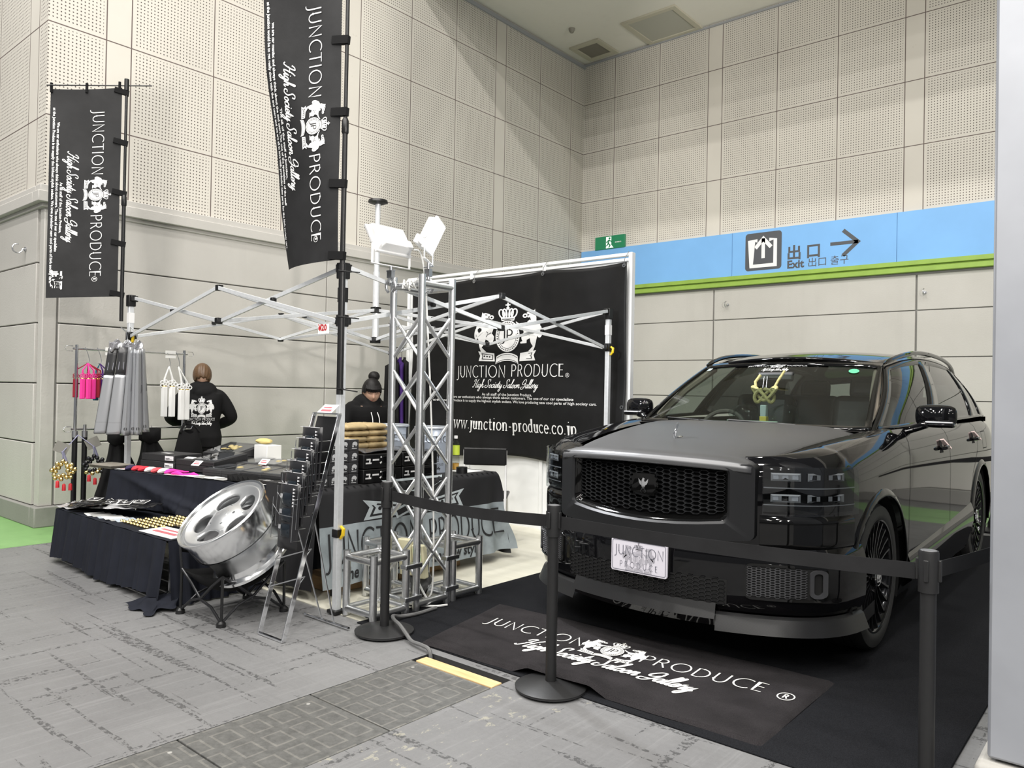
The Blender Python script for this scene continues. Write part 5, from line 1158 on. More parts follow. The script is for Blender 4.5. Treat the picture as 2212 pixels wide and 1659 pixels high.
STR = [((.02, .012, .06), 'navy blue'), ((.62, .03, .05), 'red'), ((.55, .02, .04), 'dark red'), ((.80, .76, .74), 'white'), ((.72, .08, .10), 'scarlet'), ((.82, .80, .76), 'cream white'), ((.80, .03, .36), 'bright pink')]
for k, (c, nm) in enumerate(STR):
    s0 = .10+.082*k; m_ = MB()
    m_.tube([T(s0+.02*q, .03+.055*q+.0, .706+.014*sin(pi*min(1, q/2.2))) for q in (0, .3, .7, 1.2, 1.8, 2.6, 3.2)], [.006, .019, .021, .016, .013, .010, .006], 8)
    tag(m_.build('tasselled_cord', mat('cord_'+nm.replace(' ', '_'), c, .7)), '%s fabric cord lying in the colourful row on the table edge' % nm, 'cord', 'colourful cords')
tag(MB().tube([T(.68+.05*q, .03+.012*q, .708+.010*sin(q*2)) for q in range(6)], [.007, .018, .014, .012, .010, .005], 8).build('tasselled_cord', bpy.data.materials['cord_bright_pink']), 'longest bright pink cord, lying lengthwise at the right end of the row', 'cord', 'colourful cords')
def card(p0, dx, dy, th, label, nm='price_card', cat_='price card', m=None, txt=True, grp='price cards', lift=0):
    p0, dx, dy = V(p0), V(dx), V(dy); n_ = dx.cross(dy).normalized(); m_ = MB(); m_.prism([(0, 0), (1, 0), (1, 1), (0, 1)], lambda a, b, h: p0+dx*a+dy*b+n_*h, th)
    o = tag(m_.build(nm, m or PAPER, smooth=None), label, cat_, grp)
    if txt:
        m_ = MB(); f = lambda a, b: p0+dx*a+dy*b+n_*(th+.0008)
        for k, (b0, b1, a1) in enumerate(((.62, .76, .7), (.28, .48, .85))): m_.quad(f(.15, b0), f(a1, b0), f(a1, b1), f(.15, b1))
        m_.build('print', mat('price_print', (.45, .12, .14), .6) if k else INK, o, smooth=None)
    return o
card(T(.80, .11, .775), te*.09+tn*.0, tn*.045+V((0, 0, .035)), .001, 'price card leaning between the colourful cords and the front row of boxes')
card(T(1.20, .42, .785), te*.09, tn*.045+V((0, 0, .04)), .001, 'price card leaning between the two rows of glass topped boxes')
card(T(.0, .02, .701), te*.10, tn*.07, .001, 'white card at the left end of the colourful cords')
card(T(1.60, -.022, .7015), te*.12, tn*.05, .001, 'white card on the table edge right of the black pouches')
card(T(.62, .005, .701), te*.12, tn*.04, .001, 'white card in front of the pink cord')
card(T(.10, .36, .817), te*.10, tn*.05, .001, 'white slip on top of the labelled black boxes', txt=False)
card(T(.42, .34, .792), te*.11, tn*.04+V((0, 0, .01)), .001, 'pale slip on the plain black box beside the glass topped box', txt=False)
CLR = glassy('clear_film', (.82, .84, .86), .04); PGL = mat('film_print', (.45, .45, .44), .3)
for k in range(5): tag(MB().prism([(0, 0), (1, 0), (1, 1), (0, 1)], lambda a, b, h: T(.74+.112*k+.105*a, .01+.11*b, .7005+.003*(k % 2)+h), .003).build('wrapped_sticker', [PGL, PAPER][k % 2], smooth=None), 'shiny grey wrapped sheet in the row at the front edge of the back table', 'wrapped sheet', 'wrapped sheets on the table edge')
for k in range(5): tag(MB().prism([(0, 0), (.05, 0), (.0, .042)], lambda a, b, h: T(1.31+.052*k+a, .03+h, .702+b), .09).build('pouch', CANVAS, smooth=None), 'small black pouch in the zigzag row on the table edge', 'pouch', 'black pouches on the table edge')
pk = thing('printed_packet', 'black packet with white print behind the black pouches', 'packet', T(1.66, .085, .70))
MB().obox(T(1.665, .082, .712), (te, tn, V((0, 0, 1))), (.18, .085, .02)).build('packet_body', BLACKP, pk, bevel=.003)
F = Flat(); L = logo_line(); F.add(L, .16/(L.x1-L.x0), .020, -.004, -.005); F.build('lettering', [WHITE, BLACKP], lambda x, y, h: T(1.665+x, .082+y, .722+h), pk, .001, .0003)
tag(MB().box((-4.74, 3.08, .736), (-4.64, 3.16, .80)).build('small_box', BOX, bevel=.003), 'small black box at the left end of the sales table behind the chrome easel', 'box')
for k in range(3): tag(MB().obox(T(-.18+.01*k, .10-.01*k, .704+.010*k), (te, tn, V((0, 0, 1))), (.30, .21, .008)).build('catalogue', noisy('catalogue_grey_%d' % k, (.22, .20, .17), .5, 40), bevel=.002), 'grey brown catalogue in the pile at the left end of the back table', 'catalogue', 'catalogue pile')
# ------------------------------------------------------------------ goods on the low table
LZ = .412
BAGD = mat('black_polybag', (.012, .012, .013), .14); BAGS = mat('clear_polybag', (.36, .36, .37), .08)
sp = [(-6.60, 2.44, .10), (-6.50, 2.58, .5), (-6.62, 2.72, .3), (-6.42, 2.76, -.2), (-6.30, 2.62, .6), (-6.36, 2.45, .8), (-6.18, 2.74, .3), (-6.10, 2.58, .7), (-5.98, 2.78, .2), (-5.92, 2.62, .8), (-6.22, 2.47, .5), (-5.82, 2.76, .5)]
for i, (x, y, a) in enumerate(sp):
    t = thing('bagged_badge', 'bagged black card badge in the loose heap at the left of the low table', 'packet', (x, y, LZ), 'bagged badges'); d = V((cos(a), sin(a), 0)); e = V((-sin(a), cos(a), 0)); zt_ = .0068*i; y = 2.41+(y-2.44)*.60
    rw = lambda p, q: .005*sin(13*p+i)*cos(11*q+2*i)
    MB().grid(lambda p, q: V((x, y, LZ+.008+zt_+rw(p, q)+.012*q))+d*(.24*(p-.5))+e*(.17*(q-.5)), 14, 10).build('bag', BAGD if i % 3 else BAGS, t, solid=.003)
    k = .02+zt_+.018
    c = V((x, y, LZ+k)); tl = e+V((0, 0, .20))
    MB().quad(c-d*.05-tl*.035, c+d*.05-tl*.035, c+d*.05+tl*.035, c-d*.05+tl*.035).build('card_edge', PAPER, t, smooth=None); c2 = c+V((0, 0, .0015))
    MB().quad(c2-d*.044-tl*.03, c2+d*.044-tl*.03, c2+d*.044+tl*.03, c2-d*.044+tl*.03).build('card_face', INK, t, smooth=None)
    F = Flat(); F.ribbon([(-.02, .008), (0, -.004), (.022, .006)], .006); F.ribbon([(0, .016), (.002, -.018)], .007); F.build('figure_print', WHITE, lambda a_, b_, h: c2+d*a_+tl*b_+V((0, 0, .001+h)), t)
for i in range(6):
    x0 = -6.25+.085*i; tag(MB().prism([(0, 0), (.15, -.03), (.19, .10), (.03, .13)], lambda a, b, h: V((x0+a, 2.36+.008*i+b, LZ+.002*(i % 2)+h)), .003).build('clear_packet', [PAPER, PGL, mat('pale_blue_print', (.52, .58, .64), .3)][i % 3], smooth=None), 'flat pale wrapped packet along the front edge of the low table', 'packet', 'pale packets on the low table')
GCH = mat('gold_chain', (.80, .60, .25), .25, .9)
for i in range(8):
    y0 = 2.40+.052*i; m_ = MB(); x0 = -5.68+.012*i
    for k in range(16): m_.sphere((x0+.026*k, y0+.006*(k % 2), LZ+.010), .011, 6, 4)
    tag(m_.build('gold_chain', GCH), 'gold beaded chain laid in the row on the low table', 'chain', 'gold chains on the low table')
for i in range(3):
    m_ = MB(); x0 = -5.40+.01*i; y0 = 2.80+.03*i
    for k in range(13): m_.sphere((x0+.026*k, y0, LZ+.010), .010, 6, 4)
    tag(m_.build('dark_chain', mat('bronze_chain', (.42, .26, .08), .3, .8)), 'bronze coloured beaded chain at the back of the low table', 'chain', 'bronze chains on the low table')
tag(MB().prism([(0, 0), (.34, .05), (.30, .26), (-.02, .22)], lambda a, b, h: V((-5.36+a, 2.55+b, LZ+h)), .008).build('folder', BLACKP, smooth=None), 'flat black folder on the low table beside the silver wheel', 'folder')
card((-5.26, 2.335, LZ), (.42, .02, 0), (-.03, .20, 0), .003, 'large white price sheet at the right front corner of the low table', 'price_sheet', 'price sheet', None, True, None)
# ------------------------------------------------------------------ goods on the sales table
rz2 = rz+.004; HEL = mat('silver_print_helmet', (.62, .63, .64), .3, .3)
for r_ in range(4):
    for c_ in range(4):
        if r_ == 3 and c_ in (0,): continue
        y0 = 3.055+.083*c_; z0 = rz2+.0785*r_; x0 = -4.36-.0
        t = thing('gift_box', 'small black silver-printed box, %s, %s column from the tent leg' % (('bottom row', 'second row', 'third row', 'top row')[r_], ('first', 'second', 'third', 'fourth')[c_]), 'box', (x0, y0, z0), 'stacked gift boxes')
        MB().box((x0, y0, z0), (x0+.10, y0+.08, z0+.076)).build('box_body', BOX, t, bevel=.002)
        F = Flat(); F.poly(arc(.045, .045, .022, .018, -20, 200, 9), 0); F.poly([(.02, .036), (.036, .036), (.036, .026), (.026, .022)], 0); F.ribbon([(.02, .016), (.062, .016)], .005, .005); F.poly([(.05, .04), (.062, .036), (.06, .03), (.05, .03)], 0)
        F.build('silver_print', HEL, lambda x, y, h: V((x0+.1005+h, y0+x, z0+y)), t)
        if r_ == 3 or (r_ == 2 and c_ == 0): MB().quad((x0+.01, y0+.01, z0+.0765), (x0+.09, y0+.01, z0+.0765), (x0+.09, y0+.07, z0+.0765), (x0+.01, y0+.07, z0+.0765)).build('top_print', HEL, t, smooth=None)
for c_ in range(2):
    for r_ in range(2):
        y0 = 3.41+.36*c_; z0 = rz2+.105*r_; x0, x1 = -4.51, -4.235
        t = thing('black_case', 'flat black case with white characters, %s of the stack %s' % (('lower', 'upper')[r_], ('next to the silver printed boxes', 'behind the truss tower')[c_]), 'case', (x0, y0, z0), 'black cases')
        MB().box((x0, y0, z0), (x1, y0+.35, z0+.10)).build('case_body', BLACKP, t, bevel=.006)
        MB().box((x1-.004, y0+.16, z0+.03), (x1+.012, y0+.28, z0+.085)).build('latch_plate', GB, t, bevel=.004)
        m_ = MB()
        for k in range(3): m_.lathe(((0, 0), (.005, 0), (.004, .002), (0, .003)), (x1, y0+.29, z0+.02+.012*k), (1, 0, 0), 8)
        m_.build('rivet', STEEL, t)
        F = Flat(); F.add(sans('ュース', .065, .003), 1, 1, 0, 0); F.build('lettering', WHITE, lambda x, y, h: V((x1+h, y0+.01+x, z0+.035+y)), t)
tag(MB().grid(lambda u, v: V((-4.50+.24*u, 3.45+.5*v, rz2+.217+.008*sin(u*12+v*7))), 14, 14).build('wrapped_sheet', mat('dark_film', (.10, .10, .105), .12), solid=.004), 'dark shiny plastic sheet lying on the black cases', 'plastic sheet')
TAN = noisy('kraft_bag', (.50, .38, .20), .6, 18, .12, .5, .01)
for r_ in range(5):
    for c_ in range(2):
        y0, z0 = 3.58+.21*c_+.02*(r_ % 2), .929+.046*r_; x0 = -4.66
        m_ = MB(); sp_ = lambda q, e: math.copysign(abs(q)**e, q)
        m_.grid(lambda u, v: V((x0-.03*c_+.15*sp_(cos(2*pi*u), .35)*sp_(cos(pi*(v-.5)), .45)*(1+.03*sin(9*v+r_)), y0+.108*sp_(sin(2*pi*u), .35)*sp_(cos(pi*(v-.5)), .6)*(1+.03*sin(7*u*6.28+c_)), z0+.026*sp_(sin(pi*(v-.5)), .8)*(1+.08*sin(11*u*6.28+r_)))), 36, 12)
        tag(m_.build('kraft_bag', TAN, smooth=70, merge=.0005), 'tan paper bag in the stack behind the black cases, %s layer, %s one' % (('lowest', 'second', 'third', 'fourth', 'top')[r_], ('left', 'right')[c_]), 'bag', 'stacked tan bags')
tag(MB().box((-4.79, 3.44, .735), (-4.53, 3.93, .90)).build('carton', CARD), 'brown carton on the sales table under the stack of tan bags', 'box')
DRUM = mat('drum_pale_blue', (.50, .56, .66), .3, .15)
for (x, y, z0, lb, tx) in ((-4.685, 4.03, rz2+.02, 'pale blue metal drum behind the black cases, left of the truss', 'PRODUCE'), (-4.56, 4.38, rz2, 'pale blue metal drum with crest, right of the two', 'JUNCTION')):
    r_, h = .142, .365; t = thing('metal_drum', lb, 'drum', (x, y, z0), 'pale blue drums')
    MB().lathe(((0, 0), (r_-.004, 0), (r_, .006), (r_, .24), (r_+.004, .246), (r_, .252), (r_, .29), (r_+.003, .296), (r_, .302), (r_, h-.02), (r_-.01, h-.006), (0, h-.004)), (x, y, z0), n=48).build('drum_body', DRUM, t)
    MB().lathe(((r_-.012, h-.014), (r_+.009, h-.014), (r_+.011, h-.004), (r_+.006, h+.004), (r_-.012, h+.004)), (x, y, z0), n=48, close=True).build('lid_ring', mat('drum_ring', (.62, .66, .72), .25, .4), t)
    MB().lathe(((0, h-.004), (r_-.012, h-.004)), (x, y, z0), n=36).build('lid', BLACKP, t)
    a0 = atan2(-y, -x); cf = lambda u, v, hh: V((x+(r_+hh)*cos(a0+u/r_), y+(r_+hh)*sin(a0+u/r_), z0+v)); F = Flat()
    q = caps(tx, .10, .06, .16); F.add(q, .42/q.w, .05, -.21 if tx == 'JUNCTION' else -.36, .245)
    F.build('lettering', INK, cf, t, .006)
    F = Flat(); F.add(CREST, .055, .06, -.0 if tx == 'JUNCTION' else -.06, .15); F.build('crest', [INK, DRUM], cf, t, .002, .0005)
    F = Flat(); q = caps('JUNCTION PRODUCE', .12, .08); F.add(q, .19/q.w, .018, -.095 if tx == 'JUNCTION' else -.155, .06); sc_ = script(w=.16); F.add(sc_, .13/sc_.w, .022, -.065 if tx == 'JUNCTION' else -.125, .03); F.build('small_lettering', INK, cf, t, .002)
    cd_ = cf(-.1 if tx == 'PRODUCE' else .19, h-.03, .006)
    MB().bar(cf(.16, .25, .002), cf(.16, h-.01, .002), .02, .01).build('ring_latch', STEEL, t)
    if tx == 'PRODUCE':
        q0 = cf(-.04, h-.055, .014); q1 = cf(-.125, h-.055, .014); ee = q0-q1
        c1 = tag(MB().quad(q1, q0, q0+V((0, 0, .06)), q1+V((0, 0, .06))).build('price_card', PAPER, smooth=None, solid=.001), 'price card clipped to the rim of the left pale blue drum', 'price card', 'price cards')
        n_ = V((-x, -y, 0)).normalized()*.003; MB().quad(q1+ee*.1+V((0, 0, .012))+n_, q1+ee*.85+V((0, 0, .012))+n_, q1+ee*.85+V((0, 0, .024))+n_, q1+ee*.1+V((0, 0, .024))+n_).build('print', RED, c1, smooth=None)
bo = thing('bottle', 'plastic tea bottle with green yellow label beside the right drum', 'bottle', (-4.53, 4.62, rz2)); PET = glassy('pet_bottle', (.85, .86, .84), .02)
MB().lathe(((.028, 0), (.033, .01), (.033, .10), (.031, .11), (.033, .12), (.033, .19), (.026, .225), (.013, .25), (.013, .262)), (-4.53, 4.62, rz2), n=24).build('bottle_body', PET, bo)
MB().lathe(((0, .004), (.030, .004), (.030, .055), (0, .055)), (-4.53, 4.62, rz2), n=20).build('tea', mat('tea_amber', (.55, .30, .05), .1), bo)
MB().lathe(((.0338, .125), (.0338, .205)), (-4.53, 4.62, rz2), n=24).build('label', mat('label_lime', (.50, .62, .06), .4), bo); MB().lathe(((0, .262), (.016, .262), (.016, .285), (0, .287)), (-4.53, 4.62, rz2), n=18).build('cap', WHITE2, bo)
tag(MB().lathe(((.020, 0), (.045, 0), (.045, .05), (.020, .05)), (-4.30, 4.46, rz2), n=24, close=True).build('tape_roll', BLACKP), 'roll of black tape on the corner of the sales table', 'tape')
card((-4.50, 4.50, rz2), (.20, .0, 0), (.0, .22, 0), .002, 'white paper sheet at the far end of the sales table', 'paper_sheet', 'paper', None, False, None)
fc = thing('folding_chair', 'black folding chair behind the far end of the sales table', 'chair', (-4.72, 5.30, 0))
MB().obox((-4.72, 5.20, .80), (V((.8, .6, 0)), V((-.6, .8, 0)), V((0, 0, 1))), (.40, .025, .16)).build('backrest', BLACKP, fc, bevel=.012, seg=3); MB().obox((-4.83, 5.36, .43), (V((.8, .6, 0)), V((-.6, .8, 0)), V((0, 0, 1))), (.40, .38, .03)).build('seat', BLACKP, fc, bevel=.012)
for s_ in (-1, 1):
    a = V((-4.72, 5.20, 0))+V((.8, .6, 0))*.19*s_; MB().tube([a+V((-.06, .08, 0))*-2, a+V((0, .0, .45)), a+V((0, 0, .86))], .011, 8).build('leg', WHITE2, fc); MB().tube([a+V((-.27, .36, .01)), a+V((-.10, .14, .42))], .011, 8).build('leg', WHITE2, fc)
# ------------------------------------------------------------------ camp chair carrying a polished wheel
ch_ = thing('camp_chair', 'small black folding camp chair holding the polished silver wheel', 'chair', (-4.38, 2.53, 0))
FT = [V((-4.16, 2.33, .0)), V((-4.59, 2.30, .0)), V((-4.61, 2.76, .0)), V((-4.18, 2.76, .0))]; TP = [V((-4.17, 2.34, .285)), V((-4.60, 2.31, .27)), V((-4.61, 2.76, .30)), V((-4.17, 2.75, .315))]
TUBE = mat('dark_steel_tube', (.045, .045, .048), .3, .7)
for i in range(4):
    j = (i+1) % 4; f0 = FT[i]+V((0, 0, .02)); f1 = FT[j]+V((0, 0, .02))
    for a, b in ((f0, TP[j]), (f1, TP[i])):
        m_ = (a+b)/2+V((0, 0, -.025)); MB().tube([a, a*.75+b*.25+V((0, 0, .012)), m_, a*.25+b*.75-V((0, 0, .004)), b], .0085, 8).build('leg', TUBE, ch_)
    MB().tube([f0, TP[i]+V((0, 0, .0))], .009, 8).build('upright', BLACKP, ch_)
    MB().lathe(((0, 0), (.028, 0), (.026, .022), (.012, .035), (0, .036)), FT[i], n=14).build('foot_cap', BLACKP, ch_)
def seatf(u, v):
    p = (TP[1]*(1-u)+TP[0]*u)*(1-v)+(TP[2]*(1-u)+TP[3]*u)*v; s_ = 4*u*(1-u)*4*v*(1-v); e = max(abs(2*u-1), abs(2*v-1))
    ed = .03*(1-abs(2*u-1)**2)*abs(2*v-1)**6+.03*(1-abs(2*v-1)**2)*abs(2*u-1)**6
    return p+V((0, 0, -.15*s_**.6-ed))+V(((.5-u), (.5-v), 0))*ed*1.6
MB().grid(seatf, 24, 24).build('seat', CANVAS, ch_, smooth=80, solid=.006)
for k, i in enumerate((1, 2)):
    MB().tube([TP[i], TP[i]+V((-.02, .0, .08)), TP[i]+V((-.035, .0, .17))], .008, 8).build('back_post', TUBE, ch_)
MB().grid(lambda u, v: (TP[1]*(1-u)+TP[2]*u)+V((-.03-.03*sin(pi*u), 0, .10+.09*v-.05*sin(pi*u))), 16, 4).build('backrest', CANVAS, ch_, smooth=80, solid=.006)
ax_ = (cxv*-.38+cyv*.80-fw*.46).normalized()
whc = V((-4.256, 2.365, .652))
wx = (cxv*.9+cyv*.35); wx = (wx-ax_*wx.dot(ax_)).normalized(); wy = ax_.cross(wx)
POL = mat('polished_aluminium', (.80, .81, .82), .17, 1); BRU = mat('brushed_aluminium', (.70, .71, .72), .26, 1)
wh = thing('alloy_wheel', 'large polished silver car wheel with oval holes, resting on the black camp chair', 'wheel', whc)
Rw = .285
bar_ = MB().lathe(((Rw-.016, -.006), (Rw-.004, 0), (Rw, -.006), (Rw-.002, -.022), (Rw-.016, -.030), (Rw-.018, -.155), (Rw-.030, -.175), (Rw-.034, -.185), (Rw-.052, -.20), (Rw-.060, -.30), (Rw-.05, -.33), (Rw-.025, -.345), (Rw-.020, -.36), (Rw-.03, -.366), (Rw-.06, -.33), (Rw-.07, -.20), (Rw-.05, -.17), (Rw-.032, -.14), (Rw-.030, -.03), (Rw-.018, -.012)), whc, ax_, 72, close=True)
bar_.build('barrel', POL, wh, smooth=40)
MB().lathe(((Rw-.019, -.165), (Rw-.0295, -.176), (Rw-.0335, -.186), (Rw-.050, -.199), (Rw-.0595, -.30)), whc, ax_, 72).build('barrel_inner', BRU, wh, smooth=60)
bm = bmesh.new(); loops = []
def ring(pts):
    vs = [bm.verts.new((x, y, 0)) for x, y in pts]; es = [bm.edges.new((vs[k], vs[(k+1) % len(vs)])) for k in range(len(vs))]; return es
E_ = ring([((Rw-.03)*cos(2*pi*k/72), (Rw-.03)*sin(2*pi*k/72)) for k in range(72)])
for k in range(5):
    a = 2*pi*k/5+.35; pts = []
    for q in range(28):
        th = 2*pi*q/28; lx = .050*math.copysign(abs(cos(th))**.8, cos(th)); ly = .076*math.copysign(abs(sin(th))**.8, sin(th))*(1)
        rr = .158+lx; an = a+ly/.158; pts.append((rr*cos(an), rr*sin(an)))
    E_ += ring(pts)
bmesh.ops.triangle_fill(bm, edges=E_, use_beauty=True)
bmesh.ops.subdivide_edges(bm, edges=[e for e in bm.edges if e.calc_length() > .05], cuts=2)
bmesh.ops.triangulate(bm, faces=bm.faces)
def dish(r): return -.020-.040*sin(min(1, max(0, (r-.04)/.22))*pi)
for v_ in bm.verts:
    x, y = v_.co.x, v_.co.y; v_.co = whc+wx*x+wy*y+ax_*dish(hypot(x, y))
bmesh.ops.recalc_face_normals(bm, faces=bm.faces)
me = bpy.data.meshes.new('face_disc'); bm.to_mesh(me); bm.free(); me.materials.append(mat('satin_alloy', (.72, .73, .74), .34, .9))
for p in me.polygons: p.use_smooth = True
o = bpy.data.objects.new('face_disc', me); link(o, wh)
md = o.modifiers.new('solid', 'SOLIDIFY'); md.thickness = .030; md.offset = 0
md = o.modifiers.new('bevel', 'BEVEL'); md.width = .010; md.segments = 3; md.limit_method = 'ANGLE'; md.angle_limit = R(50)
for k in range(5):
    a = 2*pi*k/5+.35+pi/5; d_ = wx*cos(a)+wy*sin(a); MB().lathe(((0, .016), (.011, .014), (.012, -.01)), whc+d_*.075+ax_*dish(.075), ax_, 10).build('bolt_seat', BRU, wh)
MB().lathe(((.0, -.03), (.034, -.03), (.040, -.008), (.046, -.010), (.052, -.05)), whc+ax_*-.005, ax_, 32).build('centre_bore', BRU, wh)
MB().lathe(((0, -.16), (.235, -.16)), whc, ax_, 40).build('barrel_shade', mat('shadow_grey', (.10, .10, .105), .5), wh)  # dark disc painted as the shade behind the wheel holes
# ------------------------------------------------------------------ chrome easel stand with packs in wire pockets
es_ = thing('display_easel', 'chrome folding easel with wire pockets, standing by the tent leg', 'display stand', (-3.77, 2.55, 0))
F1, F2, T1, T2 = V((-3.885, 2.411, .008)), V((-3.655, 2.414, .008)), V((-3.885, 2.75, 1.25)), V((-3.645, 2.752, 1.25))
for a, b in ((F1, T1), (F2, T2)): MB().bar(a, b, .008, .028, (0, 1, .3)).build('front_leg', CHROME, es_, bevel=.002)
MB().bar(F1, F2, .02, .012).build('front_bar', CHROME, es_, bevel=.002); MB().bar(T1, T2, .028, .008).build('top_bar', CHROME, es_, bevel=.002)
on = lambda t_, x: F1+(T1-F1)*t_+V((x, 0, 0))
MB().quad(on(.70, .02)+V((0, .012, 0)), on(.70, .22)+V((0, .012, 0)), on(.985, .22)+V((0, .012, 0)), on(.985, .02)+V((0, .012, 0))).build('back_board', BLACKP, es_, smooth=None, solid=.004)
MB().tube([V((-4.0, 2.79, .016)), V((-3.57, 2.79, .016))], .009, 8).build('rear_bar', CHROME, es_)
for a, b in ((V((-3.83, 2.79, .02)), on(.55, .02)), (V((-3.71, 2.79, .02)), on(.55, .22))): MB().tube([a, b], .005, 6).build('rear_strut', STEEL, es_)
for t_ in (.22, .34): MB().tube([on(t_, 0), on(t_, 0)+V((.04, -.05, -.01)), on(t_, .23)+V((0, .06, .06)), on(t_, .23)], .0035, 6).build('cross_wire', STEEL, es_)
card(V((-3.86, 2.74, 1.245)), (.14, .0, .0), (.02, .05, .055), .001, 'white price card on top of the chrome easel')
PKB = mat('pack_black', (.012, .012, .014), .3); BLIS = mat('blister_glass', (.010, .014, .019), .08); PKW = mat('pack_print', (.6, .6, .62), .5)
for k in range(6):
    zt_ = .865+.062*k; y0 = 2.475+.033*k; xc_ = -3.700-.008*k; hh = .36 if k == 0 else .30; wd = .19
    t = thing('blister_pack', ('lowest and frontmost black pack on the chrome easel, seen full length', 'black pack on the chrome easel, second from the bottom', 'black pack on the chrome easel, third from the bottom', 'black pack on the chrome easel, third from the top', 'black pack on the chrome easel, second from the top', 'topmost black pack on the chrome easel')[k], 'pack', (xc_, y0, zt_-hh), 'packs on the chrome easel')
    pf_ = lambda x, z, h: V((xc_+x, y0-.020*(1-(2*x/wd)**2)-h+.05*(z-zt_), z)) if 1 else None
    MB().grid(lambda u, v: pf_(-wd/2+wd*u, zt_-hh+hh*v, 0), 10, 6).build('backing_card', PKB, t, solid=-.003)
    m_ = MB()
    for q in range(3): m_.grid(lambda u, v: pf_(-.05+.09*u, zt_-.05-.085*q-.075*(1-v), .004+.016*sin(pi*u)**.6*sin(pi*v)**.4), 8, 8)
    m_.build('blister', BLIS, t)
    F = Flat()
    for q in range(6): F.poly([(.066, zt_-.020-.018*q), (.082, zt_-.026-.018*q), (.066, zt_-.032-.018*q)][::-1], 0)
    for q in range(3): F.ribbon([(-.036, zt_-.055-.085*q), (-.036, zt_-.078-.085*q)], .008, .008); F.ribbon([(-.022, zt_-.055-.085*q), (-.022, zt_-.078-.085*q)], .008, .008)
    F.ribbon([(-.093, zt_-.002), (.093, zt_-.002)], .003, .003)
    F.build('print', PKW, pf_, t, .022)
    pw = MB(); zb = zt_-.30
    for x in (-wd/2-.004, wd/2+.004): pw.tube([V((xc_+x, y0-.048, zt_-.08)), V((xc_+x, y0-.062, zb-.006)), V((xc_+x, y0+.0, zb-.006))], .0022, 5)
    pw.tube([V((xc_-wd/2-.004, y0-.052, zt_-.12)), V((xc_-.02, y0-.058, zt_-.17)), V((xc_+wd/2+.004, y0-.056, zt_-.17))], .0022, 5)
    pw.tube([V((xc_+wd/2+.004, y0-.048, zt_-.08)), on(min(.99, (zt_-.08)/1.25), .22)], .0022, 5); pw.build('wire_pocket', STEEL, es_)
# ------------------------------------------------------------------ garment rack with tassels
RX = -7.2
rk = thing('garment_rack', 'chrome and black garment rail with tassels, standing at the left of the stall', 'rack', (RX, 3.1, 0))
for y in (2.63, 3.59):
    MB().cyl((RX, y, .95), (RX, y, 1.735), .0135, 12).build('upper_post', CHROME, rk); MB().cyl((RX, y, .02), (RX, y, .955), .022, 12).build('lower_post', BLACKP, rk); MB().cyl((RX, y, .93), (RX, y, .985), .0245, 12).build('post_collar', STEEL, rk)
    MB().bar((RX-.22, y, .025), (RX+.22, y, .025), .03, .03).build('foot', BLACKP, rk, bevel=.005)
MB().cyl((RX, 2.71, .02), (RX, 2.71, .96), .022, 12).build('lower_post', BLACKP, rk); MB().cyl((RX, 2.71, .95), (RX, 2.71, 1.04), .0135, 12).build('upper_post', CHROME, rk); MB().cyl((RX, 2.71, .93), (RX, 2.71, .985), .0245, 12).build('post_collar', STEEL, rk)
for z in (1.70, 1.0):
    MB().cyl((RX, 2.60, z), (RX, 3.62, z), .010, 12).build('rail', CHROME, rk)
    for y, s_ in ((2.60, -1), (3.62, 1)): MB().tube([(RX, y, z+.022), (RX, y+.05*s_, z+.022), (RX, y+.065*s_, z), (RX, y+.05*s_, z-.022), (RX, y, z-.022)], .003, 6).build('end_loop', CHROME, rk)
for y, w_ in ((2.92, .12), (3.45, .10)):
    m_ = MB().box((RX+.012, y-w_/2, 1.695), (RX+.014, y+w_/2, 1.725)).box((RX+.014, y-w_/2, 1.655), (RX+.016, y+w_/2, 1.68)); m_.build('label_strip', PAPER, rk)
TC = {'pink': (.72, .03, .26), 'crimson': (.33, .008, .03), 'purple': (.06, .012, .16), 'teal': (.01, .17, .26), 'white': (.78, .78, .77), 'black': (.012, .012, .012), 'dark_red': (.22, .005, .02)}
TM = {k: mat('tassel_'+k, c, .75) for k, c in TC.items()}; BRA = mat('brass_ring', (.70, .48, .12), .3, .9)
def tassel(x, y, ztop, zk, zb, col, w_, label, grp, hang, big=False):
    t = thing('tassel', label, 'tassel', (x, y, zb), grp); m = TM[col]
    MB().tube([hang, V((x-.008, y, zk+.04)), V((x-.004, y-.004, zk))], .004 if not big else .006, 6).tube([hang, V((x+.008, y, zk+.04)), V((x+.004, y+.004, zk))], .004 if not big else .006, 6).build('cord', m, t)
    k = .012 if not big else .02; kn_ = MB()
    for a in range(5): kn_.tube([V((x+.006, y+k*1.5*cos(a*1.257)+k*.8*cos(q), zk-.012+k*1.2*sin(a*1.257)+k*.8*sin(q))) for q in [2*pi*j/8 for j in range(8)]], k*.3, 5, closed=True)
    kn_.build('knot', m, t)
    h = zk-.03-zb; MB().lathe(((0, zb+h), (w_*.35, zb+h), (w_*.5, zb+h-.012), (w_*.52, zb+.004), (w_*.46, zb), (0, zb)), (x, y, 0), n=6).build('tassel_body', m, t, smooth=20)
    MB().lathe(((w_*.36, zb+h+.001), (w_*.42, zb+h-.004), (w_*.36, zb+h-.006)), (x, y, 0), n=10, close=True).build('collar', BRA, t)
def hook_s(y, nm):
    tag(MB().tube([V((RX-.012, y, 1.70)), V((RX, y, 1.716)), V((RX+.014, y, 1.70)), V((RX+.012, y+.02, 1.65)), V((RX+.015, y+.03, 1.60)), V((RX+.02, y+.02, 1.575)), V((RX+.025, y+.0, 1.58))], .003, 6).build('wire_hook', STEEL), nm, 'hook', 'wire hooks on the garment rail')
    return V((RX+.02, y+.015, 1.577))
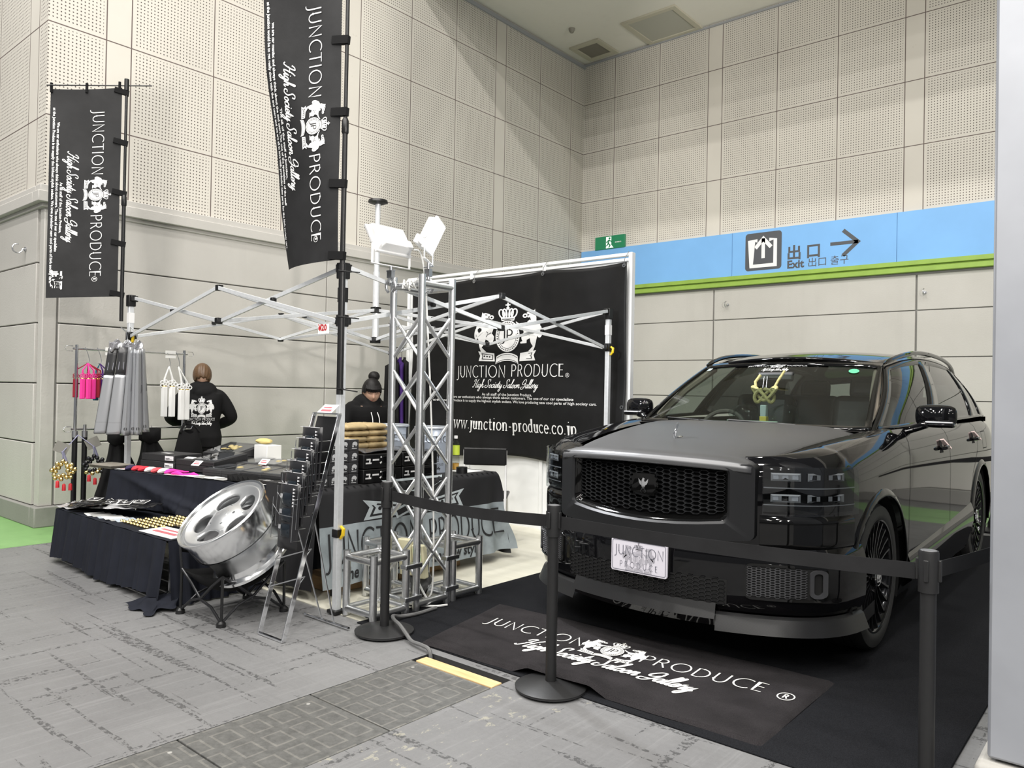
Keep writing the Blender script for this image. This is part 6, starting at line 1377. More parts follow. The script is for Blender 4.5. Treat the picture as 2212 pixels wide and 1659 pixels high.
h = hook_s(2.70, 'wire hook holding the pink and crimson tassels')
pls = ('first', 'second', 'third', 'fourth', 'fifth', 'sixth', 'seventh')
for k, (dx, dy, c) in enumerate(((.06, -.055, 'pink'), (.075, -.012, 'pink'), (.07, .030, 'pink'), (.05, .070, 'crimson'), (.02, .105, 'crimson'), (-.01, -.085, 'dark_red'), (-.03, .02, 'crimson'))):
    tassel(RX+dx, h.y+dy, 1.57, 1.475, 1.265+.012*(k > 2), c, .044, '%s tassel in the bunch nearest the left rack post, %s of seven' % (c.replace('_', ' '), pls[k]), 'pink and red tassels', h)
h = hook_s(2.80, 'wire hook holding the purple and teal tassels')
for k, (dx, dy, c) in enumerate(((.03, .02, 'purple'), (.02, .065, 'purple'), (-.03, -.01, 'teal'))): tassel(RX+dx, h.y+dy, 1.57, 1.475, 1.27-.02*(c == 'teal'), c, .046, ('purple tassel, left one, next to the crimson tassels', 'purple tassel, right one, next to the white bunch', 'teal tassel behind the purple ones')[k], 'purple and teal tassels', h)
h = hook_s(2.90, 'wire hook holding the bunch of small white tassels')
for k, (dx, dy) in enumerate(((.05, -.05), (.065, -.01), (.06, .03), (.045, .07), (.0, .085), (.0, -.03))): tassel(RX+dx, h.y+dy+.01, 1.57, 1.47, 1.275, 'white', .044, 'small white tassel in the bunch left of the silver covers, %s of six' % pls[k], 'small white tassels', h)
h = hook_s(2.97, 'wire hook beside the silver covers, holding one black tassel'); tassel(RX-.01, 3.0, 1.5, 1.44, 1.18, 'black', .06, 'single black tassel behind the white bunch', None, h)
h = hook_s(3.42, 'wire hook holding the two left large white tassels')
for k, (dx, dy) in enumerate(((.05, .02), (.02, -.04))): tassel(RX+dx, h.y+dy, 1.57, 1.42, 1.10, 'white', .062, ('large white tassel in the middle of the right group', 'large white tassel half hidden behind the silver covers')[k], 'large white tassels', h, True)
h = hook_s(3.51, 'wire hook holding the two right large white tassels')
for k, (dx, dy) in enumerate(((.06, .015), (.05, .072))): tassel(RX+dx, h.y+dy, 1.57, 1.39, 1.07, 'white', .062, ('large white tassel, second from the right rack post', 'large white tassel, nearest the right rack post')[k], 'large white tassels', h, True)
# bell charms on the lower left post
GB2 = mat('gold_bell', (.85, .68, .30), .15, 1); BB2 = mat('black_bell', (.02, .02, .022), .12, .5); CARDG = mat('grey_card', (.22, .215, .19), .8)
for nm, c0, m, lab, cc in (('gold', V((-7.10, 2.50, .66)), GB2, 'bunch of gold bells with red tassels and grey card on the lower rack post', -1), ('black', V((-7.12, 2.755, .69)), BB2, 'bunch of black bells with red tassels and grey card on the lower rack post', 1)):
    t = thing('bell_charm', lab, 'bell charm', c0)
    for k in range(22):
        a = 2.399*k; r_ = .018+.075*sqrt((k+.5)/22); MB().sphere(c0+V((.03*cos(a)+.02, r_*cos(a)*.9, r_*sin(a)*.9)), .019, 8, 6).build('bell', m if k % 5 else GB2, t)
    for k in range(3): MB().lathe(((0, .06), (.010, .055), (.014, .05), (.016, 0), (0, 0)), c0+V((.02, -.04+.05*k, -.17+.03*(k == 0))), n=8).build('red_tassel', RED, t)
    MB().tube([c0+V((0, 0, .05)), c0+V((.01, .0, .16)), V((RX+.02, 2.65, .95))], .004, 6).tube([c0+V((0, .04, .05)), c0+V((.0, .0, .16))], .012, 6).build('strap', mat('charm_strap_'+nm, (.25, .25, .36), .3), t)
    d_ = V((.25, .97*1, 0)); m_ = MB(); p0 = c0+V((-.02, .0, .19)); m_.prism([(-.055, -.045), (.055, -.045), (.055, .045), (-.055, .045)], lambda a, b, h: p0+d_*(a*cos(R(25*cc))-b*sin(R(25*cc)))+V((h, 0, a*sin(R(25*cc))+b*cos(R(25*cc)))), .002)
    m_.build('backing_card', CARDG, t, smooth=None)
# silver belt covers hanging in a fan from the tent leg
PB = V((.39, .92, 0)).normalized(); PN = V((.92, -.39, 0)); PC = V((-6.70, 2.80, 0))
def px2(px, py, h=0): return PC+PB*((px-291)*.0034)+PN*h+V((0, 0, 1.715-(py-752)*.0040))
SC = mat('silver_film', (.46, .47, .49), .28, .6); SCD = mat('grey_header_card', (.03, .03, .032), .3); SCL = mat('lilac_label', (.30, .30, .36), .5)
strips = [((261, 283), (234, 259), 756, 934, 0, 'wide silver belt cover at the left of the fan'), ((284, 304), (261, 291), 753, 936, .03, 'wide silver belt cover, second from the left'), ((306, 314), (292, 311), 753, 938, .02, 'narrow folded silver cover, third from the left'), ((316, 323), (313, 325), 757, 937, .01, 'narrow folded silver cover, fourth from the left'), ((324, 332), (322, 338), 758, 937, .035, 'narrow folded silver cover, second from the right'), ((333, 340), (338, 355), 755, 932, .0, 'narrow folded silver cover at the right of the fan')]
for i, ((a0, a1), (b0, b1), y0, y1, dep, lb) in enumerate(strips):
    t = thing('belt_cover', lb, 'belt cover', px2((b0+b1)/2, y1), 'silver belt covers')
    def sfn(u, v, h=0): xl = a0+(b0-a0)*v; xr = a1+(b1-a1)*v; return px2(xl+(xr-xl)*u, y0+(y1-y0)*v, dep+h+(.012*sin(pi*u)+.02*(1-abs(2*u-1)) if i > 1 else .006*sin(pi*u)))
    v0 = .32 if i < 2 else 0
    MB().grid(lambda u, v: sfn(u, v0+(1-v0)*v), 8, 20).build('cover', SC, t, solid=-.008)
    m_ = MB()
    for e_ in (0, 1): m_.tube([sfn(e_, v0+(1-v0)*k/12, .004) for k in range(13)], .004, 5)
    for v in (.87, 1.0)+((.25,) if i > 1 else ()): m_.tube([sfn(k/6, v, .005) for k in range(7)], .0035, 5)
    m_.build('piping', INK, t)
    if i < 2:
        MB().grid(lambda u, v: sfn(u, .32*v), 6, 4).build('header_card', SCD, t, solid=-.003); MB().grid(lambda u, v: sfn(.05+.9*u, .17+.09*v, .003), 4, 2).build('label', SCL, t)
    F = Flat(); F.poly(arc(0, 0, .012, .016, 0, 340, 14), 0); F.build('round_crest', INK, lambda x, y, h: sfn(.5, .93, .004+h)+PB*x+V((0, 0, y)), t)
    F = Flat()
    if i > 1:
        for k in range(12): F.poly([(-.003, -.004), (.003, -.004), (.003, .010), (-.003, .010)], 0); 
        F = Flat(); q_ = sans('High Society Saloon', .05); F.add(q_, .30/q_.w, .25); F.build('lettering', INK, lambda x, y, h: sfn(.5+y*6, .35+x*1.35, .005+h), t)
        F2 = Flat(); F2.add(caps('JU', .1, .07), .035, .08); F2.build('big_lettering', INK, lambda x, y, h: sfn(.1, .44, .006+h)+PB*x+V((0, 0, y-.06)), t)
    else:
        F.add(caps('J', .1, .07), .045, .08); F.build('big_lettering', INK, lambda x, y, h: sfn(.86, .44, .004+h)+PB*(x-.02)+V((0, 0, y-.06)), t)
tag(MB().grid(lambda u, v: px2(262+76*u, 740+20*v+4*sin(u*20), .02+.012*sin(u*31+v*5)), 30, 5).build('film_top', mat('clear_film_silver', (.5, .5, .52), .08, .7), solid=.003), 'crumpled silver film tops gathered above the belt covers', 'film')
for a, b, nm in ((300, 722, 'left wire hook above the silver belt covers'), (322, 722, 'right wire hook above the silver belt covers')): tag(MB().tube([V((-6.86, 2.93, 1.84)), px2(a-14, b-12, .01), px2(a, b, .01), px2(a+3, b+18, .02), px2(a-3, b+24, .02)], .003, 6).build('wire_hook', STEEL), nm, 'hook')
# black jackets hanging at the left end of the back table
def jacket(c, w_, h_, label, d=(.35, .94)):
    t = thing('jacket', label, 'jacket', c, 'black jackets on hangers'); e = V((d[0], d[1], 0)).normalized(); n_ = V((e.y, -e.x, 0)); c = V(c)
    def jf(u, v, s_):
        ww = w_*(.45+.55*min(1, v*2.2))*(1+.25*v); dep = (.05+.03*v)*(1-(2*u-1)**2)**.5*(1+.15*sin(u*14+v*3)); return c+e*((u-.5)*ww+.03*sin(v*4))+n_*(dep*s_+.015*sin(u*17)*v)+V((0, 0, h_*(1-v)-.05*abs(2*u-1)*(1-v)))
    MB().grid(lambda u, v: jf(u, v, 1), 20, 16).grid(lambda u, v: jf(u, v, -1), 20, 16).build('jacket_body', HOODIE, t, smooth=80, merge=.002)
    MB().grid(lambda u, v: c+e*((u-.5)*.15)+n_*(.05+.05*sin(pi*u)*sin(pi*v))+V((0, 0, h_-.02+.10*v-.12*(1-v)*sin(pi*u)*.4)), 12, 8).build('hood', HOODIE, t, smooth=80, solid=.02)
    MB().tube([c+V((0, 0, h_)), c+V((0, 0, h_+.06)), c+n_*.02+V((0, 0, h_+.09)), c+V((0, 0, h_+.10))], .003, 6).build('hanger_hook', STEEL, t)
    return jf, t
jf, t = jacket((-7.045, 2.915, .36), .25, .56, 'black hooded jacket hanging at the left end of the back table, leftmost of three')
F = Flat(); F.add(CREST, .022, .025); F.build('chest_print', [WHITE, HOODIE], lambda x, y, h: jf(.42, .42, 1)+V((.92, -.39, 0))*(h+.006)+PB*x+V((0, 0, y)), t, 0, .0004)
jacket((-7.01, 3.17, .40), .22, .53, 'black hooded jacket, middle one of three at the end of the back table'); jacket((-6.83, 3.12, .40), .26, .54, 'black hooded jacket right of the tent leg, rightmost of three')
t = thing('tote_bag', 'black bag hanging from the right post of the garment rail', 'bag', (-7.10, 3.62, .62))
MB().grid(lambda u, v: V((-7.10+.07*sin(2*pi*u)*(.4+.6*sin(pi*v*.9+.2)), 3.60+.17*cos(2*pi*u)*(.55+.45*(1-v)), .62+.34*v+.02*sin(9*u*6.28*.33))), 28, 10).build('bag_body', CANVAS, t, smooth=80, merge=.001)
for s_ in (-1, 1): MB().tube([(-7.07, 3.60+.10*s_, .95), (-7.10, 3.60+.05*s_, 1.02), (-7.17, 3.60+.0*s_, 1.03)], .012, 6).build('strap', CANVAS, t)
# clothes on the rear tent leg
t = thing('garment', 'dark purple and black clothes on hangers at the rear left tent leg', 'clothes', (-6.80, 5.85, .9))
for k, m in enumerate((HOODIE, cloth('purple_fabric', (.035, .012, .10)), HOODIE)):
    MB().grid(lambda u, v: V((-6.78+.05*k+.18*(u-.5)*(1.0+.3*(1-v)), 5.82+.05*sin(pi*u)+.03*k+.012*sin(u*16+k), .95+.82*v-.10*abs(2*u-1)*v)), 14, 12).build('coat', m, t, smooth=80, solid=.03)
    MB().tube([(-6.78+.05*k, 5.84+.03*k, 1.76), (-6.78+.05*k, 5.84+.03*k, 1.83), (-6.77+.05*k, 5.86+.03*k, 1.86), (-6.80+.05*k, 5.88, 1.87)], .003, 6).build('hanger_hook', BLACKP, t)
# ------------------------------------------------------------------ rope posts and belts
PST = noisy('post_black', (.010, .010, .0105), .45, 60, .1, .03)
posts = [((-3.392, 2.905), 'black belt post left, in front of the truss base', .165), ((-2.185, 2.895), 'black belt post in the middle, at the corner of the rug', .165), ((-.625, 3.02), 'black belt post at the right, cut by the lower photo edge', .165), ((-1.40, 9.58), 'distant black belt post behind the car, beside the pillar', .165)]
def post(p, lb, br):
    x, y = p; t = thing('belt_post', lb, 'belt post', (x, y, 0), 'belt posts')
    m_ = MB().lathe(((0, .014), (br, .0135), (br+.004, .022), (br-.004, .026), (.06, .040), (.032, .046), (0, .046)), (x, y, 0), n=48) if 1 else None
    m_.build('base', PST, t, smooth=25); MB().lathe(((0, .0098), (br-.01, .0098), (br+.002, .011), (br+.002, .018), (0, .018)), (x, y, 0), n=40).build('base_ring', RUBBER, t)
    MB().cyl((x, y, .04), (x, y, .76), .026, 24).build('tube', PST, t); MB().lathe(((.026, .72), (.033, .722), (.033, .86), (.031, .868), (0, .868)), (x, y, 0), n=28).build('head', PST, t)
    MB().lathe(((0, .869), (.026, .869), (.028, .866)), (x, y, 0), n=24).build('head_cap', mat('cap_grey', (.12, .12, .125), .35), t)
    m_ = MB()
    for a in range(4): q = R(90*a+0); c = V((x+.036*cos(q), y+.036*sin(q), .80)); m_.obox(c, (V((cos(q), sin(q), 0)), V((-sin(q), cos(q), 0)), V((0, 0, 1))), (.010, .016, .075))
    m_.build('belt_clip', PST, t, bevel=.002)
for p in posts: post(*p)
BELT = cloth('belt_black', (.014, .014, .015))
def belt_(a, b, lb, sag=.02):
    a, b = V((*a, .79)), V((*b, .79)); d = (b-a).normalized(); a += d*.0425; b -= d*.0425
    tag(MB().grid(lambda u, v: a+(b-a)*u+V((0, 0, -.029+.058*v-sag*sin(pi*u))), 24, 1).build('belt', BELT, smooth=None, solid=.0025), lb, 'belt', 'barrier belts')
belt_(posts[0][0], posts[1][0], 'black barrier belt between the left and the middle post'); belt_(posts[1][0], posts[2][0], 'black barrier belt in front of the car bumper, from middle to right post', .015)
belt_(posts[2][0], (-.40, 4.35), 'black barrier belt running from the right post behind the pillar', .01); post((-.40, 4.35), 'black belt post hidden behind the grey pillar', .165)
belt_(posts[3][0], (.9, 9.6), 'short distant barrier belt behind the car beside the pillar')
# ------------------------------------------------------------------ rug
RUG = mat('rug_charcoal', (.02, .018, .02), .95); n = N(RUG); P, x, y, z = n.pos(); f = n.noise(P, 240, 3, .7); g = n.noise(P, 5, 4); n.l(n.ramp(n.math('ADD', n.math('MULTIPLY', f, .6), n.math('MULTIPLY', g, .4)), ((.35, (.015, .0135, .0145)), (.65, (.047, .042, .045)))), n.b.inputs['Base Color']); n.bump(f, 1.0, .012); n.b.inputs['Specular IOR Level'].default_value = .2
rg = thing('rug', 'charcoal rug with white crest and lettering in front of the car', 'rug', (-2.2, 3.37, .01))
cr = [V((-3.09, 2.905, 0)), V((-1.205, 2.985, 0)), V((-1.205, 3.89, 0)), V((-3.285, 3.77, 0))]
def rugf(u, v, h=0):
    p = (cr[0]*(1-u)+cr[1]*u)*(1-v)+(cr[3]*(1-u)+cr[2]*u)*v; e = min(u*2, (1-u)*2, v, 1-v)
    p.y += .006*sin(u*23)*(1-v)*.6+.004*sin(u*31)*v; dp = hypot(p.x+2.185, p.y-2.895); up_ = .040 if dp < .185 else .040*max(0, 1-(dp-.185)/.09)
    return V((p.x, p.y, .0098+up_+.016*min(1, e/.02)**.5+.002*sin(u*11+v*6)+h))
MB().grid(rugf, 90, 50).build('pile', RUG, rg, smooth=80)
PILE = mat('rug_white', (.78, .77, .74), .95); n = N(PILE); P, x, y, z = n.pos(); n.bump(n.noise(P, 240, 3), .8, .01)
F = Flat(); L = logo_line(3.2, 3.0, 2.3); k = 1.70/(L.x1-L.x0); F.add(L, k, .135, -.04-.0, .555)
sc_ = script(w=.15); F.add(sc_, 1.07/sc_.w, .150, -.55, .335); rm = regmark(); F.add(rm, .075, .10, .90, .585)
F.build('pile_lettering', [PILE, RUG], lambda x, y, h: rugf(.5+x/2.05+.012, y, h), rg, .003, .001)
# ------------------------------------------------------------------ people
from mathutils.bvhtree import BVHTree
def skin_mesh(chains, sub=1):  # chains: lists of (point, radius); first point of a chain may repeat an earlier point
    verts, rad, edges, key = [], [], [], {}
    def vid(p, r):
        k = tuple(round(c, 4) for c in p)
        if k not in key: key[k] = len(verts); verts.append(tuple(p)); rad.append(r)
        return key[k]
    for c in chains:
        prev = None
        for p, r in c:
            i = vid(p, r)
            if prev is not None and prev != i: edges.append((prev, i))
            prev = i
    me = bpy.data.meshes.new('sk'); me.from_pydata(verts, edges, []); o = bpy.data.objects.new('sk', me); COL.objects.link(o)
    o.modifiers.new('skin', 'SKIN'); me.skin_vertices[0].data[0].use_root = True
    for i, r in enumerate(rad): me.skin_vertices[0].data[i].radius = (r, r) if not isinstance(r, tuple) else r
    s_ = o.modifiers.new('sub', 'SUBSURF'); s_.levels = sub
    dg = bpy.context.evaluated_depsgraph_get(); m2 = bpy.data.meshes.new_from_object(o.evaluated_get(dg)); bpy.data.objects.remove(o); return m2
def fuse(name, meshes, voxel, mat_, parent=None, smooth_it=3):
    bm = bmesh.new()
    for m_ in meshes: bm.from_mesh(m_)
    me = bpy.data.meshes.new(name); bm.to_mesh(me); bm.free(); o = bpy.data.objects.new(name, me); COL.objects.link(o)
    r_ = o.modifiers.new('remesh', 'REMESH'); r_.mode = 'VOXEL'; r_.voxel_size = voxel; r_.use_smooth_shade = True
    if smooth_it: q = o.modifiers.new('smooth', 'SMOOTH'); q.iterations = smooth_it; q.factor = .5
    dg = bpy.context.evaluated_depsgraph_get(); m2 = bpy.data.meshes.new_from_object(o.evaluated_get(dg)); bpy.data.objects.remove(o)
    m2.name = name; m2.materials.clear(); m2.materials.append(mat_)
    for p in m2.polygons: p.use_smooth = True
    o = bpy.data.objects.new(name, m2)
    if parent is not None: link(o, parent)
    else: COL.objects.link(o)
    return o
def mesh_of(mb):
    me = bpy.data.meshes.new('m'); me.from_pydata([tuple(v) for v in mb.v], [], mb.f); bm = bmesh.new(); bm.from_mesh(me); bmesh.ops.remove_doubles(bm, verts=bm.verts, dist=.0005); bmesh.ops.recalc_face_normals(bm, faces=bm.faces); bm.to_mesh(me); bm.free(); return me
SKIN = noisy('skin', (.50, .31, .22), .5, 30, .05, .02); SKIN.node_tree.nodes['Principled BSDF'].inputs['Subsurface Weight'].default_value = .05
def headmesh(c, f, u, sc=1.0):  # face forward f, up u
    f, u = V(f).normalized(), V(u).normalized(); s = f.cross(u).normalized(); mb = MB()
    def hf(a, b):
        th = 2*pi*a; ph = pi*(b-.5); x, y, z = cos(ph)*cos(th), cos(ph)*sin(th), sin(ph)     # x forward
        rx, ry, rz = .092, .075, .113
        if z < 0: rx *= 1-.10*z*z; ry *= 1-.34*z*z; x2 = x
        X, Y, Z = x*rx, y*ry, z*rz
        if x > 0 and z < 0: X += .012*x*(-z)
        if x < 0: X *= 1.06
        fr = max(0, x)**3
        nose = math.exp(-(y*rx/.014)**2-((Z+.018)/.022)**2)*fr; X += .020*nose+.008*math.exp(-(Y/.010)**2-((Z-.01)/.03)**2)*fr
        for sy in (-1, 1):
            X -= .010*math.exp(-((Y-sy*.031)/.016)**2-((Z-.016)/.012)**2)*fr; X += .005*math.exp(-((Y-sy*.034)/.024)**2-((Z-.034)/.009)**2)*fr; X += .004*math.exp(-((Y-sy*.042)/.02)**2-((Z+.018)/.02)**2)*fr
        X += .006*math.exp(-(Y/.022)**2-((Z+.058)/.008)**2)*fr-.004*math.exp(-(Y/.03)**2-((Z+.0525)/.003)**2)*fr+.005*math.exp(-(Y/.02)**2-((Z+.096)/.012)**2)*fr
        return V(c)+(f*X+s*Y+u*Z)*sc
    mb.grid(hf, 64, 48)
    for sy in (-1, 1):  # ears
        e = V(c)+(s*sy*.074+f*-.010+u*-.002)*sc; mb.sphere(e, .028*sc, 10, 8) ; 
        for i in range(len(mb.v)-99, len(mb.v)): q = mb.v[i]-e; mb.v[i] = e+s*(q.dot(s)*.35+sy*.004)+f*q.dot(f)*.6+u*q.dot(u)*1.05
    return mesh_of(mb)
def hand_chains(w, d, side, palm):  # wrist, direction, thumb side
    w, d, side, palm = V(w), V(d).normalized(), V(side).normalized(), V(palm).normalized(); out = []
    k = w+d*.085; out.append([(w, .024), (w+d*.04, (.030, .016)), (k, (.032, .014))])
    for i, (o, L) in enumerate(((.030, .068), (.010, .076), (-.010, .070), (-.029, .055))):
        b = k+side*o; out.append([(k, (.032, .014)), (b+d*.008, .0095), (b+d*(L*.5)+palm*.010, .0085), (b+d*(L*.85)+palm*.030, .0078), (b+d*L+palm*.038, .0065)])
    t0 = w+d*.035; out.append([(w+d*.04, (.030, .016)), (t0+side*.034+d*.012, .011), (t0+side*.048+d*.040+palm*.012, .0095), (t0+side*.050+d*.062+palm*.020, .0075)]); return out
def loft(secs, n=24):  # secs: (centre, right vector, forward vector, half width, half depth)
    mb = MB(); rings = []
    for c, r, f, a, b in secs:
        rings.append([mb.vv(V(c)+V(r)*(a*math.copysign(abs(cos(2*pi*k/n))**.85, cos(2*pi*k/n)))+V(f)*(b*math.copysign(abs(sin(2*pi*k/n))**.85, sin(2*pi*k/n)))) for k in range(n)])
    for x, y in zip(rings, rings[1:]):
        for k in range(n): mb.face((x[k], x[(k+1) % n], y[(k+1) % n], y[k]))
    mb.face(rings[0][::-1]); mb.face(rings[-1]); return mesh_of(mb)
def person(nm, label, base, H, fwd, lean, head_c, head_f, head_u, elbows, wrists, hands, hoodm, voxel=.009):
    bx, by = base; f = V((fwd[0], fwd[1], 0)).normalized(); s = V((f.y, -f.x, 0))  # s = figure's right
    P = lambda r, fw_, z: V((bx, by, z))+s*r+f*fw_
    hip, waist, chest, neck = P(0, -.02, .90*H/1.62), P(0, lean*.25, 1.05*H/1.62), P(0, lean*.6, 1.24*H/1.62), P(0, lean, 1.385*H/1.62)
    hc = V(head_c); sh = [chest+s*(.165*q)+V((0, 0, .095))+f*lean*.12 for q in (1, -1)]
    torso = [(chest, .10), (neck-V((0, 0, .03)), .062), (neck, .05), (hc-V(head_u).normalized()*.05, .052)]
    up_ = V((0, 0, 1)); top = neck-V((0, 0, .045)); shl = chest+V((0, 0, .10))+f*lean*.15
    def trunk(k): return loft([(hip-up_*.10, s, f, .150+k, .105+k), (hip, s, f, .158+k, .112+k), (hip*.5+waist*.5, s, f, .142+k, .10+k), (waist, s, f, .132+k, .092+k), (waist*.4+chest*.6, s, f, .152+k, .105+k), (chest, s, f, .168+k, .112+k), (chest*.5+shl*.5, s, f, .176+k, .105+k), (shl, s, f, .170+k, .085+k), (shl*.5+top*.5, s, f, .115+k, .070+k), (top, s, f, .062+k*1.1, .060+k*1.1)])
    legs, shoes, trous = [], [], []
    for q in (1, -1):
        h_ = P(.09*q, -.02, .84*H/1.62); kn_ = P(.10*q, .02, .48*H/1.62); an = P(.105*q, -.03, .085); toe = P(.115*q, .12, .035)
        legs.append([(hip, .08), (h_, .088), (kn_, .058), (an, .038), (P(.105*q, -.02, .045), .036), (toe, .030)])
        trous.append([(hip+V((0, 0, .02)), .095), (h_, .105), (kn_, .078), (an+V((0, 0, .02)), .062)])
        shoes.append([(P(.105*q, -.06, .045), .045), (P(.11*q, .04, .042), .046), (toe, .038)])
    arms, slv, hd = [], [], []
    for q, e, w, hh in zip((0, 1), elbows, wrists, hands):
        e, w = V(e), V(w); arms.append([(chest, .06), (sh[q], .058), (e, .042), (w, .027)]); slv.append([(chest+V((0, 0, .02)), .08), (sh[q], .085), ((sh[q]+e)/2, .076), (e, .066), ((e*.4+w*.6), .058), (w, .047)]); hd += hand_chains(w, *hh)
    t = fuse('person', [skin_mesh([torso]+legs+arms), trunk(0), skin_mesh(hd), headmesh(hc, head_f, head_u)], voxel if voxel < .008 else .007, SKIN, None, 2)
    tag(t, label, 'person')
    hood = MB(); hcn = neck-f*.045+V((0, 0, .0)); hood.sphere(hcn, .13, 18, 12, (1, 1, .62))
    for i in range(len(hood.v)): d = hood.v[i]-hcn; hood.v[i] = hcn+s*(d.dot(s)*1.08)+f*(d.dot(f)*.85)+V((0, 0, d.z-.05*max(0, -d.dot(f)/.13)))
    hoodie = fuse('sweatshirt', [skin_mesh(slv, 2), trunk(.040), loft([(top-up_*.03, s, f, .10, .095), (neck-up_*.005, s, f, .082, .080)]), mesh_of(hood)], .010, hoodm, t, 6)
    fuse('trousers', [skin_mesh(trous), loft([(hip-up_*.13, s, f, .165, .125), (hip, s, f, .172, .128), (hip+up_*.05, s, f, .158, .115)])], .012, HOODIE, t, 4); fuse('shoes', [skin_mesh(shoes[:1]), skin_mesh(shoes[1:])], .008, BLACKP, t, 3)
    return t, hoodie, s, f
def bvh(o): return BVHTree.FromPolygons([v.co.copy() for v in o.data.vertices], [tuple(p.vertices) for p in o.data.polygons])
def onto(o, F, name, mats, org, ux, uy, d, parent, lift=.004, step=.0006):
    B = bvh(o); d = V(d).normalized()
    def fn(x, y, h): p = V(org)+V(ux)*x+V(uy)*y; hit = B.ray_cast(p-d*.5, d, 1.2)[0]; return (hit if hit is not None else p)-d*h
    return F.build(name, mats, fn, parent, lift, step)
# person behind the rack, back turned to the camera
b1 = (-7.36, 3.86); fd = V((-.886, .464, 0))
hc1 = V((b1[0], b1[1], 1.50))+fd*.06
rs = V((fd.y, -fd.x, 0)); B1 = V((*b1, 0))
Pp = lambda r, fw_, z: B1+rs*r+fd*fw_+V((0, 0, z))
t, hoodie, s, f = person('p', 'person in a black hooded sweatshirt with short brown hair, back turned, behind the left table', b1, 1.60, (fd.x, fd.y), .04, hc1, (fd.x*.86, fd.y*.86, -.5), (fd.x*.5, fd.y*.5, .86),
    (Pp(.30, .04, 1.07), Pp(-.30, .04, 1.07)), (Pp(.14, .24, .98), Pp(-.14, .24, .98)), ((fd-rs*.4, (0, 0, 1), -rs), (fd+rs*.4, (0, 0, 1), rs)), HOODIE)
L = logo_line()
F = Flat(); F.add(CREST, .10, .10, 0, .055); onto(hoodie, F, 'back_crest', [WHITE, HOODIE], Pp(0, -.1, 1.13), rs, V((0, 0, 1)), fd, hoodie)
F = Flat(); q = caps('JUNCTION PRODUCE', .12, .09); F.add(q, .25/q.w, .024, -.125, -.075); sc_ = script(w=.16); F.add(sc_, .19/sc_.w, .03, -.095, -.115); onto(hoodie, F, 'back_lettering', WHITE, Pp(0, -.1, 1.13), rs, V((0, 0, 1)), fd, hoodie)
HAIRB = noisy('brown_hair', (.11, .060, .028), .45, 90, .3, .3); hu = V((fd.x*.5, fd.y*.5, .86)).normalized(); hfw = V((fd.x*.86, fd.y*.86, -.5)).normalized(); hs = hfw.cross(hu)
def hairf(a, b):
    th = 2*pi*a; ph = pi*(b-.5); x, y, z = cos(ph)*cos(th), cos(ph)*sin(th), sin(ph); w_ = 1+(.018*sin(17*th+5*b)+.012*sin(41*th))*cos(ph)
    low = -.62-.05*sin(9*th) if x < .25 else .25
    z2 = max(z, low); return hc1+hfw*(x*.104*w_-.006)+hs*(y*.090*w_)+hu*(z2*.124+.008)
MB().grid(hairf, 60, 30).build('hair', HAIRB, t, smooth=80)
# seller with a bun leaning over the table
b2 = (-5.57, 4.48); f2 = V((.97, -.24, 0)).normalized(); r2 = V((f2.y, -f2.x, 0)); B2 = V((*b2, 0)); Q = lambda r, fw_, z: B2+r2*r+f2*fw_+V((0, 0, z))
hc2 = V((-5.455, 4.468, 1.372)); hf2 = V((.80, -.42, -.34)).normalized(); hu2 = (V((0, 0, 1))-hf2*hf2.z).normalized(); hs2 = hf2.cross(hu2)
t, hoodie, s, f = person('p', 'person with black hair bun and black hooded sweatshirt looking down behind tan bags', b2, 1.50, (f2.x, f2.y), .10, hc2, hf2, hu2,
    (Q(.27, .12, .98), Q(-.27, .12, .98)), (Q(.16, .36, .93), Q(-.14, .36, .93)), ((f2, -r2, (0, 0, -1)), (f2, r2, (0, 0, -1))), HOODIE, .006)
HAIRK = noisy('black_hair', (.008, .007, .007), .5, 90, .3, .3, spec=.25)
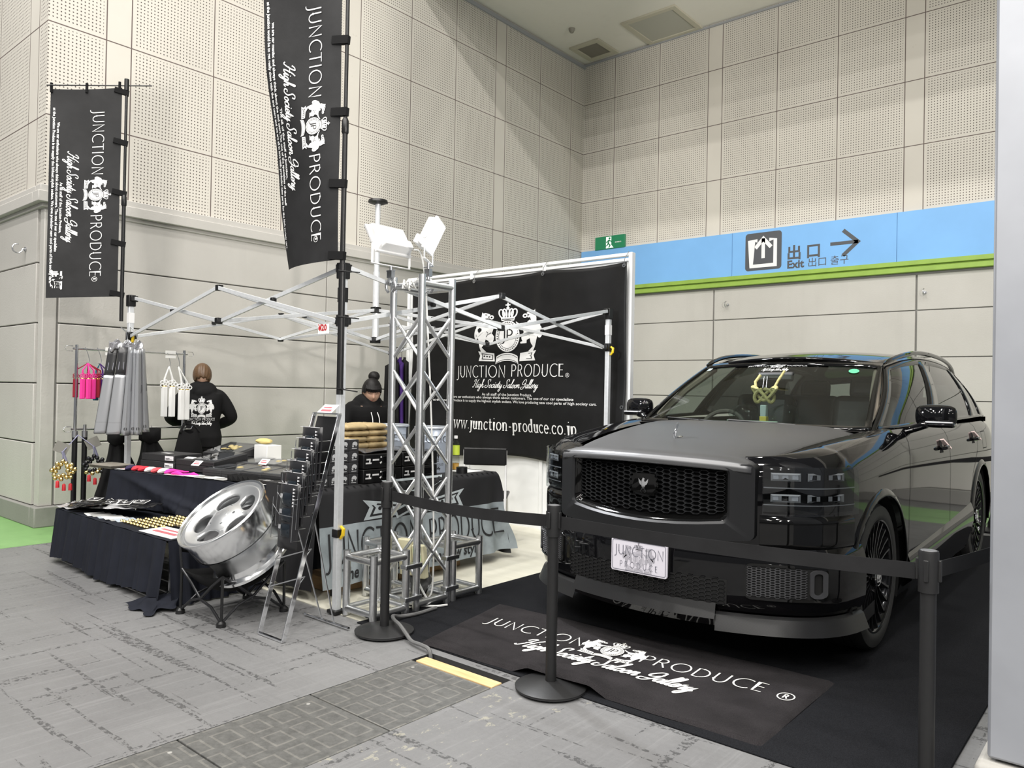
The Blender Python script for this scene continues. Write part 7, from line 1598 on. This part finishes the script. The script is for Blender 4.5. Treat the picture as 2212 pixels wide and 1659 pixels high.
def hair2(a, b):
    th = 2*pi*a; ph = pi*(b-.5); x, y, z = cos(ph)*cos(th), cos(ph)*sin(th), sin(ph); w_ = 1+.012*sin(30*th)*cos(ph)
    low = -.55 if x < .05 else (.30 if x > .30 and abs(y) < .75 else .0)
    z2 = max(z, low); return hc2+hf2*(x*.103*w_-.004)+hs2*(y*.089*w_)+hu2*(z2*.124+.006)
hr = MB().grid(hair2, 60, 32).build('hair', HAIRK, t, smooth=80)
m_ = MB()
for k in range(15):
    y = -.066+.132*k/14; x0 = .098*sqrt(max(.1, 1-(y/.09)**2)); m_.tube([hc2+hs2*y*.9+hf2*(x0*.75)+hu2*.085, hc2+hs2*y+hf2*(x0+.002)+hu2*.058, hc2+hs2*(y*1.03)+hf2*(x0+.002)+hu2*(.030+.004*(k % 2))], [.008, .009, .004], 6)
m_.build('fringe', HAIRK, hr)
bc_ = hc2-hf2*.060+hu2*.128-hs2*.02; m_ = MB().sphere(bc_, .052, 16, 12, (1, 1, .9)); m_.tube([bc_-hu2*.028+(hf2*cos(q)+hs2*sin(q))*.030 for q in [2*pi*k/14 for k in range(14)]], .010, 6, closed=True); m_.build('bun', HAIRK, hr)
EYE = mat('eyelid_line', (.03, .02, .02), .5); LIP = mat('lip', (.38, .13, .11), .45)
for q in (-1, 1):
    F = Flat(); F.ribbon([(q*.018, .013), (q*.031, .0095), (q*.046, .014)], .0035, .0035); onto(t, F, 'eye', EYE, hc2+hf2*.1, hs2, hu2, -hf2, t, .0012)
    F = Flat(); F.ribbon([(q*.015, .028), (q*.032, .034), (q*.048, .029)], .004, .004); onto(t, F, 'eyebrow', HAIRK, hc2+hf2*.1, hs2, hu2, -hf2, t, .0012)
F = Flat(); F.poly([(-.022, -.053), (-.008, -.048), (0, -.0495), (.008, -.048), (.022, -.053), (.010, -.060), (-.010, -.060)][::-1]); onto(t, F, 'mouth', LIP, hc2+hf2*.1, hs2, hu2, -hf2, t, .0012)
F = Flat(); F.add(CREST, .03, .03); onto(hoodie, F, 'chest_crest', [WHITE, HOODIE], Q(-.08, .1, 1.06), r2*-1*-1, V((0, 0, 1)), -f2, hoodie)
for q in (-.03, .03): MB().tube(cat([Q(q, .20, 1.20), Q(q*1.1, .25, 1.12), Q(q*1.15, .25, .98)], 5), .004, 6).build('drawstring', mat('drawstring_white', (.7, .7, .7), .6), hoodie)
